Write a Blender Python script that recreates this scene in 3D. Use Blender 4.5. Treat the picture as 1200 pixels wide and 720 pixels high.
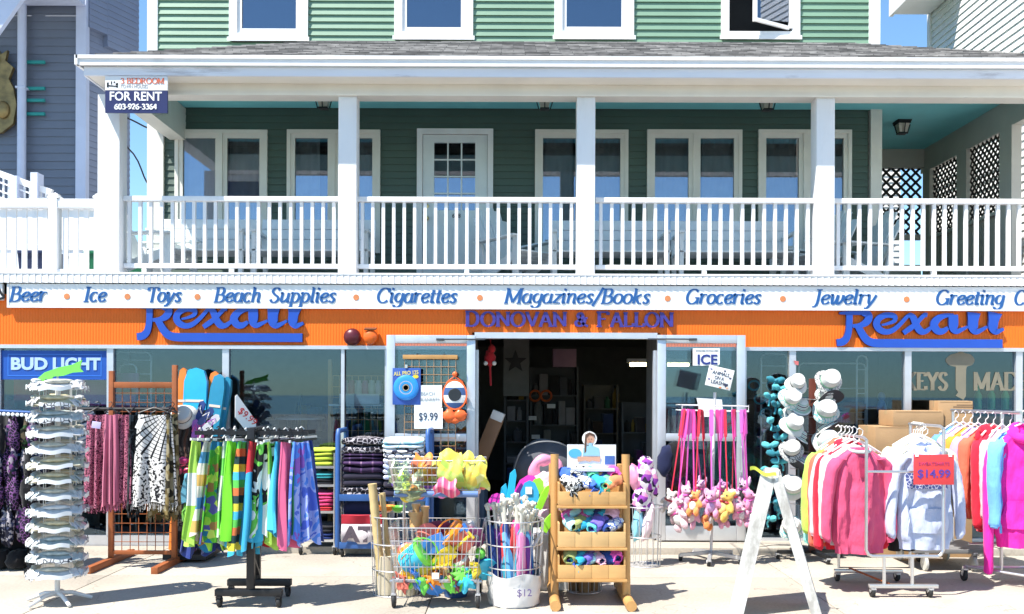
import bpy, bmesh, math, random
from mathutils import Vector, Matrix, noise, Euler
R = math.radians
rnd = random.Random(7)
for o in list(bpy.data.objects): bpy.data.objects.remove(o)
SC = bpy.context.scene
COL = SC.collection

# ------------------------------------------------------------------ camera
F, D, EYE = 1074.0, 9.5, 1.6          # focal length in photo pixels, distance to the shop front, eye height
cd = bpy.data.cameras.new('camera'); cam = bpy.data.objects.new('camera', cd); COL.objects.link(cam)
cam.location = (0, -D, EYE)
cam.rotation_euler = (R(90), R(0.0), 0)
cam.rotation_euler = Euler((R(90), 0, 0)).to_matrix().to_4x4().to_euler()
cd.sensor_width = 36; cd.lens = 36 * F / 1200.0
cd.shift_y = 100 / 1200.0
cd.clip_end = 3000; cd.clip_start = 0.05
ROLL = 0.0035
cam.matrix_world = Matrix.Translation(cam.location) @ Matrix.Rotation(R(90), 4, 'X') @ Matrix.Rotation(ROLL, 4, 'Z')
SC.camera = cam

# ------------------------------------------------------------------ light
LD = Vector((0.75, 0.55, -1.60)).normalized()      # the way the sunlight travels
w = bpy.data.worlds.new('World'); SC.world = w; w.use_nodes = True
nt = w.node_tree; nt.nodes.clear()
sky = nt.nodes.new('ShaderNodeTexSky'); sky.sky_type = 'NISHITA'; sky.sun_disc = False
sky.sun_elevation = math.asin(-LD.z); sky.sun_rotation = math.atan2(-LD.x, -LD.y)
sky.air_density = 1.0; sky.dust_density = 0.1; sky.ozone_density = 0.8
bg = nt.nodes.new('ShaderNodeBackground'); bg.inputs[1].default_value = 0.115
wo = nt.nodes.new('ShaderNodeOutputWorld')
tint = nt.nodes.new('ShaderNodeMix'); tint.data_type = 'RGBA'; tint.blend_type = 'MULTIPLY'; tint.inputs[0].default_value = 1; tint.inputs[7].default_value = (.76, .97, 1.07, 1)
nt.links.new(sky.outputs[0], tint.inputs[6]); nt.links.new(tint.outputs[2], bg.inputs[0]); nt.links.new(bg.outputs[0], wo.inputs[0])
sd = bpy.data.lights.new('sun', 'SUN'); sd.energy = 5.0; sd.angle = R(0.5); sd.color = (1.0, 0.95, 0.87)
sun = bpy.data.objects.new('sun', sd); COL.objects.link(sun); sun.location = (-6, -8, 14)
sun.rotation_euler = LD.to_track_quat('-Z', 'Y').to_euler()
SC.view_settings.view_transform = 'Standard'; SC.view_settings.look = 'None'
SC.view_settings.gamma = 1.0; SC.view_settings.use_curve_mapping = False
SC.view_settings.exposure = 1.0
SC.cycles.use_denoising = True
SC.cycles.max_bounces = 8; SC.cycles.transparent_max_bounces = 16
SC.cycles.sample_clamp_indirect = 6.0
SC.cycles.caustics_reflective = False; SC.cycles.caustics_refractive = False

def S(Y): return F / (Y + D)                        # photo pixels per metre at depth Y
def PX(px, Y): return (px - 600) / S(Y)
def PZ(py, Y, px=600): return EYE - (py - (px - 600) * ROLL - 460) / S(Y)
def GY(py, px=600): return F * EYE / (py - (px - 600) * ROLL - 460) - D    # depth of a point of the ground

# ------------------------------------------------------------------ materials
MATS = {}
def _new(name):
    m = bpy.data.materials.new(name); m.use_nodes = True
    nt = m.node_tree; b = nt.nodes['Principled BSDF']
    return m, nt, b, nt.nodes.new, nt.links.new
def mat(name, col, rough=.6, metal=0, var=.12, vs=6, bump=0, bs=80, spec=.5, coat=0, sheen=0, dirt=0, dirtcol=(.2, .17, .13), stretch=(1, 1, 1), dlo=.56, dhi=.72):
    if name in MATS: return MATS[name]
    m, nt, b, N, L = _new(name); MATS[name] = m
    b.inputs['Roughness'].default_value = rough; b.inputs['Metallic'].default_value = metal
    b.inputs['Specular IOR Level'].default_value = spec
    b.inputs['Coat Weight'].default_value = coat
    if sheen: b.inputs['Sheen Weight'].default_value = sheen
    tc = N('ShaderNodeTexCoord'); mp = N('ShaderNodeMapping'); mp.inputs['Scale'].default_value = stretch
    L(tc.outputs['Object'], mp.inputs[0])
    nz = N('ShaderNodeTexNoise'); nz.inputs['Scale'].default_value = vs; nz.inputs['Detail'].default_value = 6
    L(mp.outputs[0], nz.inputs['Vector'])
    mr = N('ShaderNodeMapRange'); mr.inputs[1].default_value = .3; mr.inputs[2].default_value = .7
    mr.inputs[3].default_value = 1 - var; mr.inputs[4].default_value = 1 + var
    L(nz.outputs[0], mr.inputs[0])
    mx = N('ShaderNodeMix'); mx.data_type = 'RGBA'; mx.blend_type = 'MULTIPLY'; mx.inputs[0].default_value = 1
    mx.inputs[6].default_value = (*col, 1); L(mr.outputs[0], mx.inputs[7])
    out = mx.outputs[2]
    if dirt:
        n2 = N('ShaderNodeTexNoise'); n2.inputs['Scale'].default_value = vs * .7; n2.inputs['Detail'].default_value = 9; n2.inputs['Roughness'].default_value = .7
        L(mp.outputs[0], n2.inputs['Vector'])
        r2 = N('ShaderNodeMapRange'); r2.inputs[1].default_value = dlo; r2.inputs[2].default_value = dhi; r2.inputs[4].default_value = dirt
        L(n2.outputs[0], r2.inputs[0])
        m2 = N('ShaderNodeMix'); m2.data_type = 'RGBA'; L(r2.outputs[0], m2.inputs[0]); L(out, m2.inputs[6]); m2.inputs[7].default_value = (*dirtcol, 1)
        out = m2.outputs[2]
    L(out, b.inputs['Base Color'])
    if bump:
        n3 = N('ShaderNodeTexNoise'); n3.inputs['Scale'].default_value = bs; n3.inputs['Detail'].default_value = 4
        L(mp.outputs[0], n3.inputs['Vector'])
        bp = N('ShaderNodeBump'); bp.inputs['Strength'].default_value = bump; bp.inputs['Distance'].default_value = .01
        L(n3.outputs[0], bp.inputs['Height']); L(bp.outputs[0], b.inputs['Normal'])
    return m
def cloth(name, col, var=.10): return mat(name, col, .9, 0, var, 5, .35, 260, .2, sheen=.15)
def knit(name, col):
    m = mat(name, col, .92, 0, .10, 5, 1.0, 15, .15, sheen=.12, stretch=(1, 1, .38)); m.node_tree.nodes['Bump'].inputs['Distance'].default_value = .022; return m
def fur(name, col):
    m = mat(name, col, .95, 0, .22, 30, 1.0, 170, .1, sheen=.4); return m
def plastic(name, col): return mat(name, col, .32, 0, .06, 9, 0, 1, .5)
def paint(name, col, dirt=0.0): return mat(name, col, .5, 0, .05, 3, .06, 60, .4, dirt=dirt)
def glass(name, refl=.12, tint=(.80, .86, .86), rough=0.0, ior=1.5, reflcol=(1, 1, 1)):
    if name in MATS: return MATS[name]
    m, nt, b, N, L = _new(name); MATS[name] = m
    nt.nodes.remove(b); out = nt.nodes['Material Output']
    t = N('ShaderNodeBsdfTransparent'); t.inputs[0].default_value = (*tint, 1)
    g = N('ShaderNodeBsdfGlossy'); g.inputs['Roughness'].default_value = rough; g.inputs[0].default_value = (*reflcol, 1)
    fr = N('ShaderNodeFresnel'); fr.inputs[0].default_value = ior
    ad = N('ShaderNodeMath'); ad.operation = 'ADD'; ad.inputs[1].default_value = refl; ad.use_clamp = True
    L(fr.outputs[0], ad.inputs[0])
    mx = N('ShaderNodeMixShader'); L(ad.outputs[0], mx.inputs[0]); L(t.outputs[0], mx.inputs[1]); L(g.outputs[0], mx.inputs[2])
    L(mx.outputs[0], out.inputs[0])
    return m
def ramp(N, cols, const=True):
    r = N('ShaderNodeValToRGB'); cr = r.color_ramp
    if const: cr.interpolation = 'CONSTANT'
    while len(cr.elements) < len(cols): cr.elements.new(.5)
    for i, (p, c) in enumerate(cols):
        cr.elements[i].position = p; cr.elements[i].color = (*c, 1)
    return r
def pattern(name, kind, cols, scale=6, rough=.85, rot=0, emit=0):
    """printed cloth: kind = blotch | stripes | vstripes | plaid | shell | speck | swirl"""
    if name in MATS: return MATS[name]
    m, nt, b, N, L = _new(name); MATS[name] = m
    b.inputs['Roughness'].default_value = rough; b.inputs['Specular IOR Level'].default_value = .2
    tc = N('ShaderNodeTexCoord'); mp = N('ShaderNodeMapping'); L(tc.outputs['Object'], mp.inputs[0])
    mp.inputs['Rotation'].default_value = (0, rot, 0)
    n = len(cols); even = [((i) / n, c) for i, c in enumerate(cols)]
    if kind == 'blotch':
        v = N('ShaderNodeTexVoronoi'); v.inputs['Scale'].default_value = scale; L(mp.outputs[0], v.inputs['Vector'])
        s = N('ShaderNodeSeparateColor'); L(v.outputs['Color'], s.inputs[0]); r = ramp(N, even); L(s.outputs[0], r.inputs[0])
    elif kind == 'swirl':
        v = N('ShaderNodeTexNoise'); v.inputs['Scale'].default_value = scale; v.inputs['Distortion'].default_value = 1.2; L(mp.outputs[0], v.inputs['Vector'])
        mr = N('ShaderNodeMapRange'); mr.inputs[1].default_value = .3; mr.inputs[2].default_value = .7; L(v.outputs[0], mr.inputs[0])
        r = ramp(N, even); L(mr.outputs[0], r.inputs[0])
    elif kind in ('stripes', 'vstripes'):
        v = N('ShaderNodeSeparateXYZ'); L(mp.outputs[0], v.inputs[0])
        mu = N('ShaderNodeMath'); mu.operation = 'MULTIPLY'; mu.inputs[1].default_value = scale; L(v.outputs[2 if kind == 'stripes' else 0], mu.inputs[0])
        fr = N('ShaderNodeMath'); fr.operation = 'FRACT'; L(mu.outputs[0], fr.inputs[0]); r = ramp(N, even); L(fr.outputs[0], r.inputs[0])
    elif kind == 'plaid':
        v = N('ShaderNodeSeparateXYZ'); L(mp.outputs[0], v.inputs[0]); fs = []
        for ax in (0, 2):
            mu = N('ShaderNodeMath'); mu.operation = 'MULTIPLY'; mu.inputs[1].default_value = scale; L(v.outputs[ax], mu.inputs[0])
            fr = N('ShaderNodeMath'); fr.operation = 'FRACT'; L(mu.outputs[0], fr.inputs[0]); fs.append(fr)
        ad = N('ShaderNodeMath'); ad.operation = 'ADD'; L(fs[0].outputs[0], ad.inputs[0]); L(fs[1].outputs[0], ad.inputs[1])
        hf = N('ShaderNodeMath'); hf.operation = 'MULTIPLY'; hf.inputs[1].default_value = .5; L(ad.outputs[0], hf.inputs[0])
        gt = N('ShaderNodeMath'); gt.operation = 'GREATER_THAN'; gt.inputs[1].default_value = .86; L(fs[0].outputs[0], gt.inputs[0])
        g2 = N('ShaderNodeMath'); g2.operation = 'GREATER_THAN'; g2.inputs[1].default_value = .8; L(fs[1].outputs[0], g2.inputs[0])
        mxm = N('ShaderNodeMath'); mxm.operation = 'ADD'; L(gt.outputs[0], mxm.inputs[0]); L(g2.outputs[0], mxm.inputs[1])
        sc = N('ShaderNodeMath'); sc.operation = 'MULTIPLY'; sc.inputs[1].default_value = .45; L(mxm.outputs[0], sc.inputs[0])
        r = ramp(N, [(0, cols[0]), (.3, cols[1]), (.7, cols[2])]); L(sc.outputs[0], r.inputs[0])
    elif kind == 'speck':
        v = N('ShaderNodeTexVoronoi'); v.inputs['Scale'].default_value = scale; v.feature = 'DISTANCE_TO_EDGE'; L(mp.outputs[0], v.inputs['Vector'])
        r = ramp(N, [(0, cols[0]), (.06, cols[1])] + ([(.2, cols[2])] if n > 2 else [])); L(v.outputs[0], r.inputs[0])
    elif kind == 'shell':     # fans of light ribs radiating on a dark ground
        v = N('ShaderNodeVectorMath'); v.operation = 'SUBTRACT'; v.inputs[1].default_value = (.15, 0, .03); L(mp.outputs[0], v.inputs[0])
        s = N('ShaderNodeSeparateXYZ'); L(v.outputs[0], s.inputs[0])
        at = N('ShaderNodeMath'); at.operation = 'ARCTAN2'; L(s.outputs[2], at.inputs[0]); L(s.outputs[0], at.inputs[1])
        mu = N('ShaderNodeMath'); mu.operation = 'MULTIPLY'; mu.inputs[1].default_value = 5.5; L(at.outputs[0], mu.inputs[0])
        fr = N('ShaderNodeMath'); fr.operation = 'FRACT'; L(mu.outputs[0], fr.inputs[0])
        ln = N('ShaderNodeVectorMath'); ln.operation = 'LENGTH'; L(v.outputs[0], ln.inputs[0])
        m2 = N('ShaderNodeMath'); m2.operation = 'MULTIPLY'; m2.inputs[1].default_value = 30; L(ln.outputs[1], m2.inputs[0])
        f2 = N('ShaderNodeMath'); f2.operation = 'FRACT'; L(m2.outputs[0], f2.inputs[0])
        lt = N('ShaderNodeMath'); lt.operation = 'GREATER_THAN'; lt.inputs[1].default_value = .25; L(fr.outputs[0], lt.inputs[0])
        l2 = N('ShaderNodeMath'); l2.operation = 'GREATER_THAN'; l2.inputs[1].default_value = .18; L(f2.outputs[0], l2.inputs[0])
        inr = N('ShaderNodeMath'); inr.operation = 'LESS_THAN'; inr.inputs[1].default_value = .46; L(ln.outputs[1], inr.inputs[0]); nz2 = N('ShaderNodeTexNoise'); nz2.inputs['Scale'].default_value = 45; L(mp.outputs[0], nz2.inputs['Vector']); g3 = N('ShaderNodeMath'); g3.operation = 'GREATER_THAN'; g3.inputs[1].default_value = .47; L(nz2.outputs[0], g3.inputs[0]); sel = N('ShaderNodeMix'); sel.data_type = 'FLOAT'; L(inr.outputs[0], sel.inputs[0]); L(g3.outputs[0], sel.inputs[2])
        an = N('ShaderNodeMath'); an.operation = 'MULTIPLY'; L(lt.outputs[0], an.inputs[0]); L(l2.outputs[0], an.inputs[1]); L(an.outputs[0], sel.inputs[3]); an = sel
        r = ramp(N, [(0, cols[0]), (.5, cols[1])]); L(an.outputs[0], r.inputs[0])
    L(r.outputs[0], b.inputs['Base Color'])
    n3 = N('ShaderNodeTexNoise'); n3.inputs['Scale'].default_value = 240; L(tc.outputs['Object'], n3.inputs['Vector'])
    bp = N('ShaderNodeBump'); bp.inputs['Strength'].default_value = .3; bp.inputs['Distance'].default_value = .006
    L(n3.outputs[0], bp.inputs['Height']); L(bp.outputs[0], b.inputs['Normal'])
    return m
def emitter(name, col, st):
    m, nt, b, N, L = _new(name)
    b.inputs['Base Color'].default_value = (*col, 1); b.inputs['Emission Color'].default_value = (*col, 1); b.inputs['Emission Strength'].default_value = st
    return m

# ------------------------------------------------------------------ objects
def thing(name, label, cat, loc=(0, 0, 0), rz=0, group=None):
    o = bpy.data.objects.new(name, None); COL.objects.link(o); o.empty_display_size = .1
    o.location = loc; o.rotation_euler = (0, 0, rz)
    o['label'] = label; o['category'] = cat
    if group: o['group'] = group
    return o
def tag(o, label, cat, group=None):
    o['label'] = label; o['category'] = cat
    if group: o['group'] = group
    return o
def dup(root, loc=None, rot=None, label=None, group=None):
    r = root.copy(); COL.objects.link(r)
    if loc is not None: r.location = loc
    if rot is not None: r.rotation_euler = rot
    if label: r['label'] = label
    if group: r['group'] = group
    for ch in list(root.children):
        c = ch.copy(); COL.objects.link(c); c.parent = r
        for g in list(ch.children):
            d = g.copy(); COL.objects.link(d); d.parent = c
    return r

class MB:
    def __init__(s): s.v = []; s.f = []; s.mi = []; s.M = None; s.m = 0
    def add(s, vs, fs, mi=None):
        n = len(s.v)
        if s.M is not None: vs = [s.M @ Vector(v) for v in vs]
        s.v += [tuple(v) for v in vs]; s.f += [tuple(i + n for i in f) for f in fs]
        s.mi += [s.m if mi is None else mi] * len(fs); return s
    def box(s, x0, x1, y0, y1, z0, z1, mi=None):
        return s.add([(x0, y0, z0), (x1, y0, z0), (x1, y1, z0), (x0, y1, z0), (x0, y0, z1), (x1, y0, z1), (x1, y1, z1), (x0, y1, z1)],
                     [(0, 3, 2, 1), (4, 5, 6, 7), (0, 1, 5, 4), (1, 2, 6, 5), (2, 3, 7, 6), (3, 0, 4, 7)], mi)
    def bbox(s, x0, x1, y0, y1, z0, z1, b=.006, mi=None):     # box with chamfered edges
        vs = []; 
        bm = bmesh.new(); bmesh.ops.create_cube(bm, size=1)
        for v in bm.verts:
            v.co = Vector(((x0 + x1) / 2 + v.co.x * (x1 - x0), (y0 + y1) / 2 + v.co.y * (y1 - y0), (z0 + z1) / 2 + v.co.z * (z1 - z0)))
        b = min(b, .45 * min(x1 - x0, y1 - y0, z1 - z0))
        bmesh.ops.bevel(bm, geom=bm.edges[:], offset=b, segments=2, affect='EDGES', profile=.6)
        bm.verts.index_update()
        s.add([v.co.copy() for v in bm.verts], [[v.index for v in f.verts] for f in bm.faces], mi); bm.free(); return s
    def obox(s, c, size, rot=(0, 0, 0), b=0, mi=None):
        old = s.M; m = Matrix.Translation(c) @ Euler(rot).to_matrix().to_4x4()
        s.M = m if old is None else old @ m
        a = (-size[0] / 2, size[0] / 2, -size[1] / 2, size[1] / 2, -size[2] / 2, size[2] / 2)
        (s.bbox(*a, b=b, mi=mi) if b else s.box(*a, mi=mi)); s.M = old; return s
    def beam(s, p, q, wx, wy, up=(0, 1, 0), mi=None):   # square bar from p to q
        p = Vector(p); q = Vector(q); d = (q - p).normalized(); u = Vector(up); a = d.cross(u)
        if a.length < 1e-4: a = d.cross(Vector((1, 0, 0)))
        a.normalize(); c = a.cross(d).normalized(); a *= wx / 2; c *= wy / 2
        vs = [p - a - c, p + a - c, p + a + c, p - a + c, q - a - c, q + a - c, q + a + c, q - a + c]
        return s.add(vs, [(0, 3, 2, 1), (4, 5, 6, 7), (0, 1, 5, 4), (1, 2, 6, 5), (2, 3, 7, 6), (3, 0, 4, 7)], mi)
    def tube(s, pts, r, n=8, closed=False, mi=None, caps=True):
        pts = [Vector(p) for p in pts]; k = len(pts); rs = r if isinstance(r, (list, tuple)) else [r] * k
        vs = []; fs = []; prev = None
        for i, p in enumerate(pts):
            if closed: t = pts[(i + 1) % k] - pts[i - 1]
            else: t = pts[min(i + 1, k - 1)] - pts[max(i - 1, 0)]
            t.normalize()
            if prev is None:
                a = t.cross(Vector((0, 0, 1)));
                if a.length < .1: a = t.cross(Vector((0, 1, 0)))
            else:
                a = prev - t * prev.dot(t)
            a.normalize(); prev = a; b = t.cross(a)
            for j in range(n):
                an = 2 * math.pi * j / n; vs.append(p + (a * math.cos(an) + b * math.sin(an)) * rs[i])
        for i in range(k if closed else k - 1):
            for j in range(n):
                i2 = (i + 1) % k; j2 = (j + 1) % n
                fs.append((i * n + j, i * n + j2, i2 * n + j2, i2 * n + j))
        if not closed and caps:
            fs.append(tuple(range(n))[::-1]); fs.append(tuple((k - 1) * n + j for j in range(n)))
        return s.add(vs, fs, mi)
    def lathe(s, prof, n=16, c=(0, 0, 0), rot=None, mi=None, sx=1, sy=1, wob=None):
        vs = []; fs = []; m = Matrix.Translation(c) @ (Euler(rot).to_matrix().to_4x4() if rot else Matrix.Identity(4))
        for r, z in prof:
            for j in range(n):
                a = 2 * math.pi * j / n; q = r * (wob(a, z) if wob else 1)
                vs.append(m @ Vector((q * sx * math.cos(a), q * sy * math.sin(a), z)))
        for i in range(len(prof) - 1):
            for j in range(n):
                j2 = (j + 1) % n; fs.append((i * n + j, i * n + j2, (i + 1) * n + j2, (i + 1) * n + j))
        if prof[0][0] > 1e-5: fs.append(tuple(range(n))[::-1])
        if prof[-1][0] > 1e-5: fs.append(tuple((len(prof) - 1) * n + j for j in range(n)))
        return s.add(vs, fs, mi)
    def ell(s, c, r, rot=None, nu=14, nv=9, mi=None, wr=0, ws=6, pw=1.0):
        vs = []; fs = []; m = Matrix.Translation(c) @ (Euler(rot).to_matrix().to_4x4() if rot else Matrix.Identity(4))
        sg = lambda v: math.copysign(abs(v) ** pw, v)
        for i in range(nv + 1):
            ph = -math.pi / 2 + math.pi * i / nv
            for j in range(nu):
                a = 2 * math.pi * j / nu
                p = Vector((r[0] * sg(math.cos(ph)) * sg(math.cos(a)), r[1] * sg(math.cos(ph)) * sg(math.sin(a)), r[2] * sg(math.sin(ph))))
                if wr: p = p * (1 + wr * noise.noise(Vector(p) * ws / max(r) + Vector(c) * 9))
                vs.append(m @ p)
        for i in range(nv):
            for j in range(nu):
                j2 = (j + 1) % nu; fs.append((i * nu + j, i * nu + j2, (i + 1) * nu + j2, (i + 1) * nu + j))
        return s.add(vs, fs, mi)
    def prism(s, poly, y0, y1, mi=None, side=None):       # outline in XZ pushed along Y; y0 is the front
        n = len(poly); a = sum(poly[i][0] * poly[(i + 1) % n][1] - poly[(i + 1) % n][0] * poly[i][1] for i in range(n))
        if a < 0: poly = poly[::-1]
        vs = [(x, y0, z) for x, z in poly] + [(x, y1, z) for x, z in poly]
        s.add(vs, [tuple(range(n)), tuple(range(2 * n - 1, n - 1, -1))], mi)
        k = len(s.v) - 2 * n
        sides = [(k + i, k + n + i, k + n + (i + 1) % n, k + (i + 1) % n) for i in range(n)]
        s.f += sides; s.mi += [(s.m if mi is None else mi) if side is None else side] * n
        return s
    def sheet(s, fn, nu, nv, th=.004, tdir=None, mi=None, closed=False):   # solid sheet from fn(u,v)
        g = [[Vector(fn(i / nu, j / nv)) for i in range(nu + 1)] for j in range(nv + 1)]
        top = []; bot = []
        for j in range(nv + 1):
            for i in range(nu + 1):
                du = g[j][min(i + 1, nu)] - g[j][max(i - 1, 0)]; dv = g[min(j + 1, nv)][i] - g[max(j - 1, 0)][i]
                n = du.cross(dv)
                n = n.normalized() if n.length > 1e-9 else Vector((0, 1, 0))
                top.append(g[j][i] + n * th / 2); bot.append(g[j][i] - n * th / 2)
        W = nu + 1; K = W * (nv + 1); fs = []
        for j in range(nv):
            for i in range(nu):
                a, b, c, d = j * W + i, j * W + i + 1, (j + 1) * W + i + 1, (j + 1) * W + i
                fs += [(a, b, c, d), (K + d, K + c, K + b, K + a)]
        ring = [i for i in range(nu)] + [j * W + nu for j in range(nv)] + [nv * W + i for i in range(nu, 0, -1)] + [j * W for j in range(nv, 0, -1)]
        for q in range(len(ring)):
            a, b = ring[q], ring[(q + 1) % len(ring)]; fs.append((b, a, K + a, K + b))
        return s.add(top + bot, fs, mi)
    def build(s, name, mats, parent=None, smooth=38, loc=None, rot=None):
        me = bpy.data.meshes.new(name); me.from_pydata(s.v, [], s.f)
        mats = mats if isinstance(mats, (list, tuple)) else [mats]
        for m in mats: me.materials.append(m)
        if len(mats) > 1: me.polygons.foreach_set('material_index', s.mi)
        bm = bmesh.new(); bm.from_mesh(me); bmesh.ops.recalc_face_normals(bm, faces=bm.faces); bm.to_mesh(me); bm.free()
        if smooth:
            me.polygons.foreach_set('use_smooth', [True] * len(me.polygons)); me.set_sharp_from_angle(angle=R(smooth))
        me.update()
        o = bpy.data.objects.new(name, me); COL.objects.link(o)
        if parent is not None: o.parent = parent
        if loc is not None: o.location = loc
        if rot is not None: o.rotation_euler = rot
        return o
def structure(o): o['kind'] = 'structure'; return o
def solo(name, label, cat, mb, mats, loc=(0, 0, 0), rot=None, group=None, smooth=38):
    return tag(mb.build(name, mats, None, smooth, loc, rot), label, cat, group)

# ------------------------------------------------------------------ lettering
def smooth_path(pts, sub=6):
    if len(pts) < 3: return [tuple(p) for p in pts]
    P = [pts[0]] + list(pts) + [pts[-1]]; out = []
    for i in range(1, len(P) - 2):
        p0, p1, p2, p3 = P[i - 1], P[i], P[i + 1], P[i + 2]
        for k in range(sub):
            t = k / sub
            out.append(tuple(.5 * ((2 * p1[a]) + (-p0[a] + p2[a]) * t + (2 * p0[a] - 5 * p1[a] + 4 * p2[a] - p3[a]) * t * t + (-p0[a] + 3 * p1[a] - 3 * p2[a] + p3[a]) * t ** 3) for a in range(len(p1))))
    out.append(tuple(pts[-1])); return out
def ribbon(mb, pts, hw, y0, y1, mi=0, side=None):     # pts: (x,z) list, hw: half width per point
    n = len(pts); Lf = []; Rt = []
    for i in range(n):
        a = Vector(pts[max(i - 1, 0)]); b = Vector(pts[min(i + 1, n - 1)]); t = (b - a)
        t = t.normalized() if t.length > 1e-9 else Vector((1, 0))
        nn = Vector((-t.y, t.x)); p = Vector(pts[i]); Lf.append(p + nn * hw[i]); Rt.append(p - nn * hw[i])
    vs = []; fs = []; ms = []
    for y in (y0, y1):
        for l, r in zip(Lf, Rt): vs += [(l.x, y, l.y), (r.x, y, r.y)]
    K = 2 * n
    for i in range(n - 1):
        a = 2 * i
        mb.add([], [])
        fs += [(a, a + 1, a + 3, a + 2), (K + a, K + a + 2, K + a + 3, K + a + 1)]; ms += [mi, mi]
        fs += [(a, a + 2, K + a + 2, K + a), (a + 1, K + a + 1, K + a + 3, a + 3)]; ms += [mi if side is None else side] * 2
    fs += [(0, K, K + 1, 1), (K - 2, K - 1, 2 * K - 1, 2 * K - 2)]; ms += [mi if side is None else side] * 2
    k0 = len(mb.v); mb.add(vs, fs); mb.mi[-len(fs):] = ms
def EL(cx, cy, rx, ry, a0, a1, n=14): return [(cx + rx * math.cos(R(a0 + (a1 - a0) * i / n)), cy + ry * math.sin(R(a0 + (a1 - a0) * i / n))) for i in range(n + 1)]
def C(*p): return smooth_path(list(p), 5)
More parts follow.
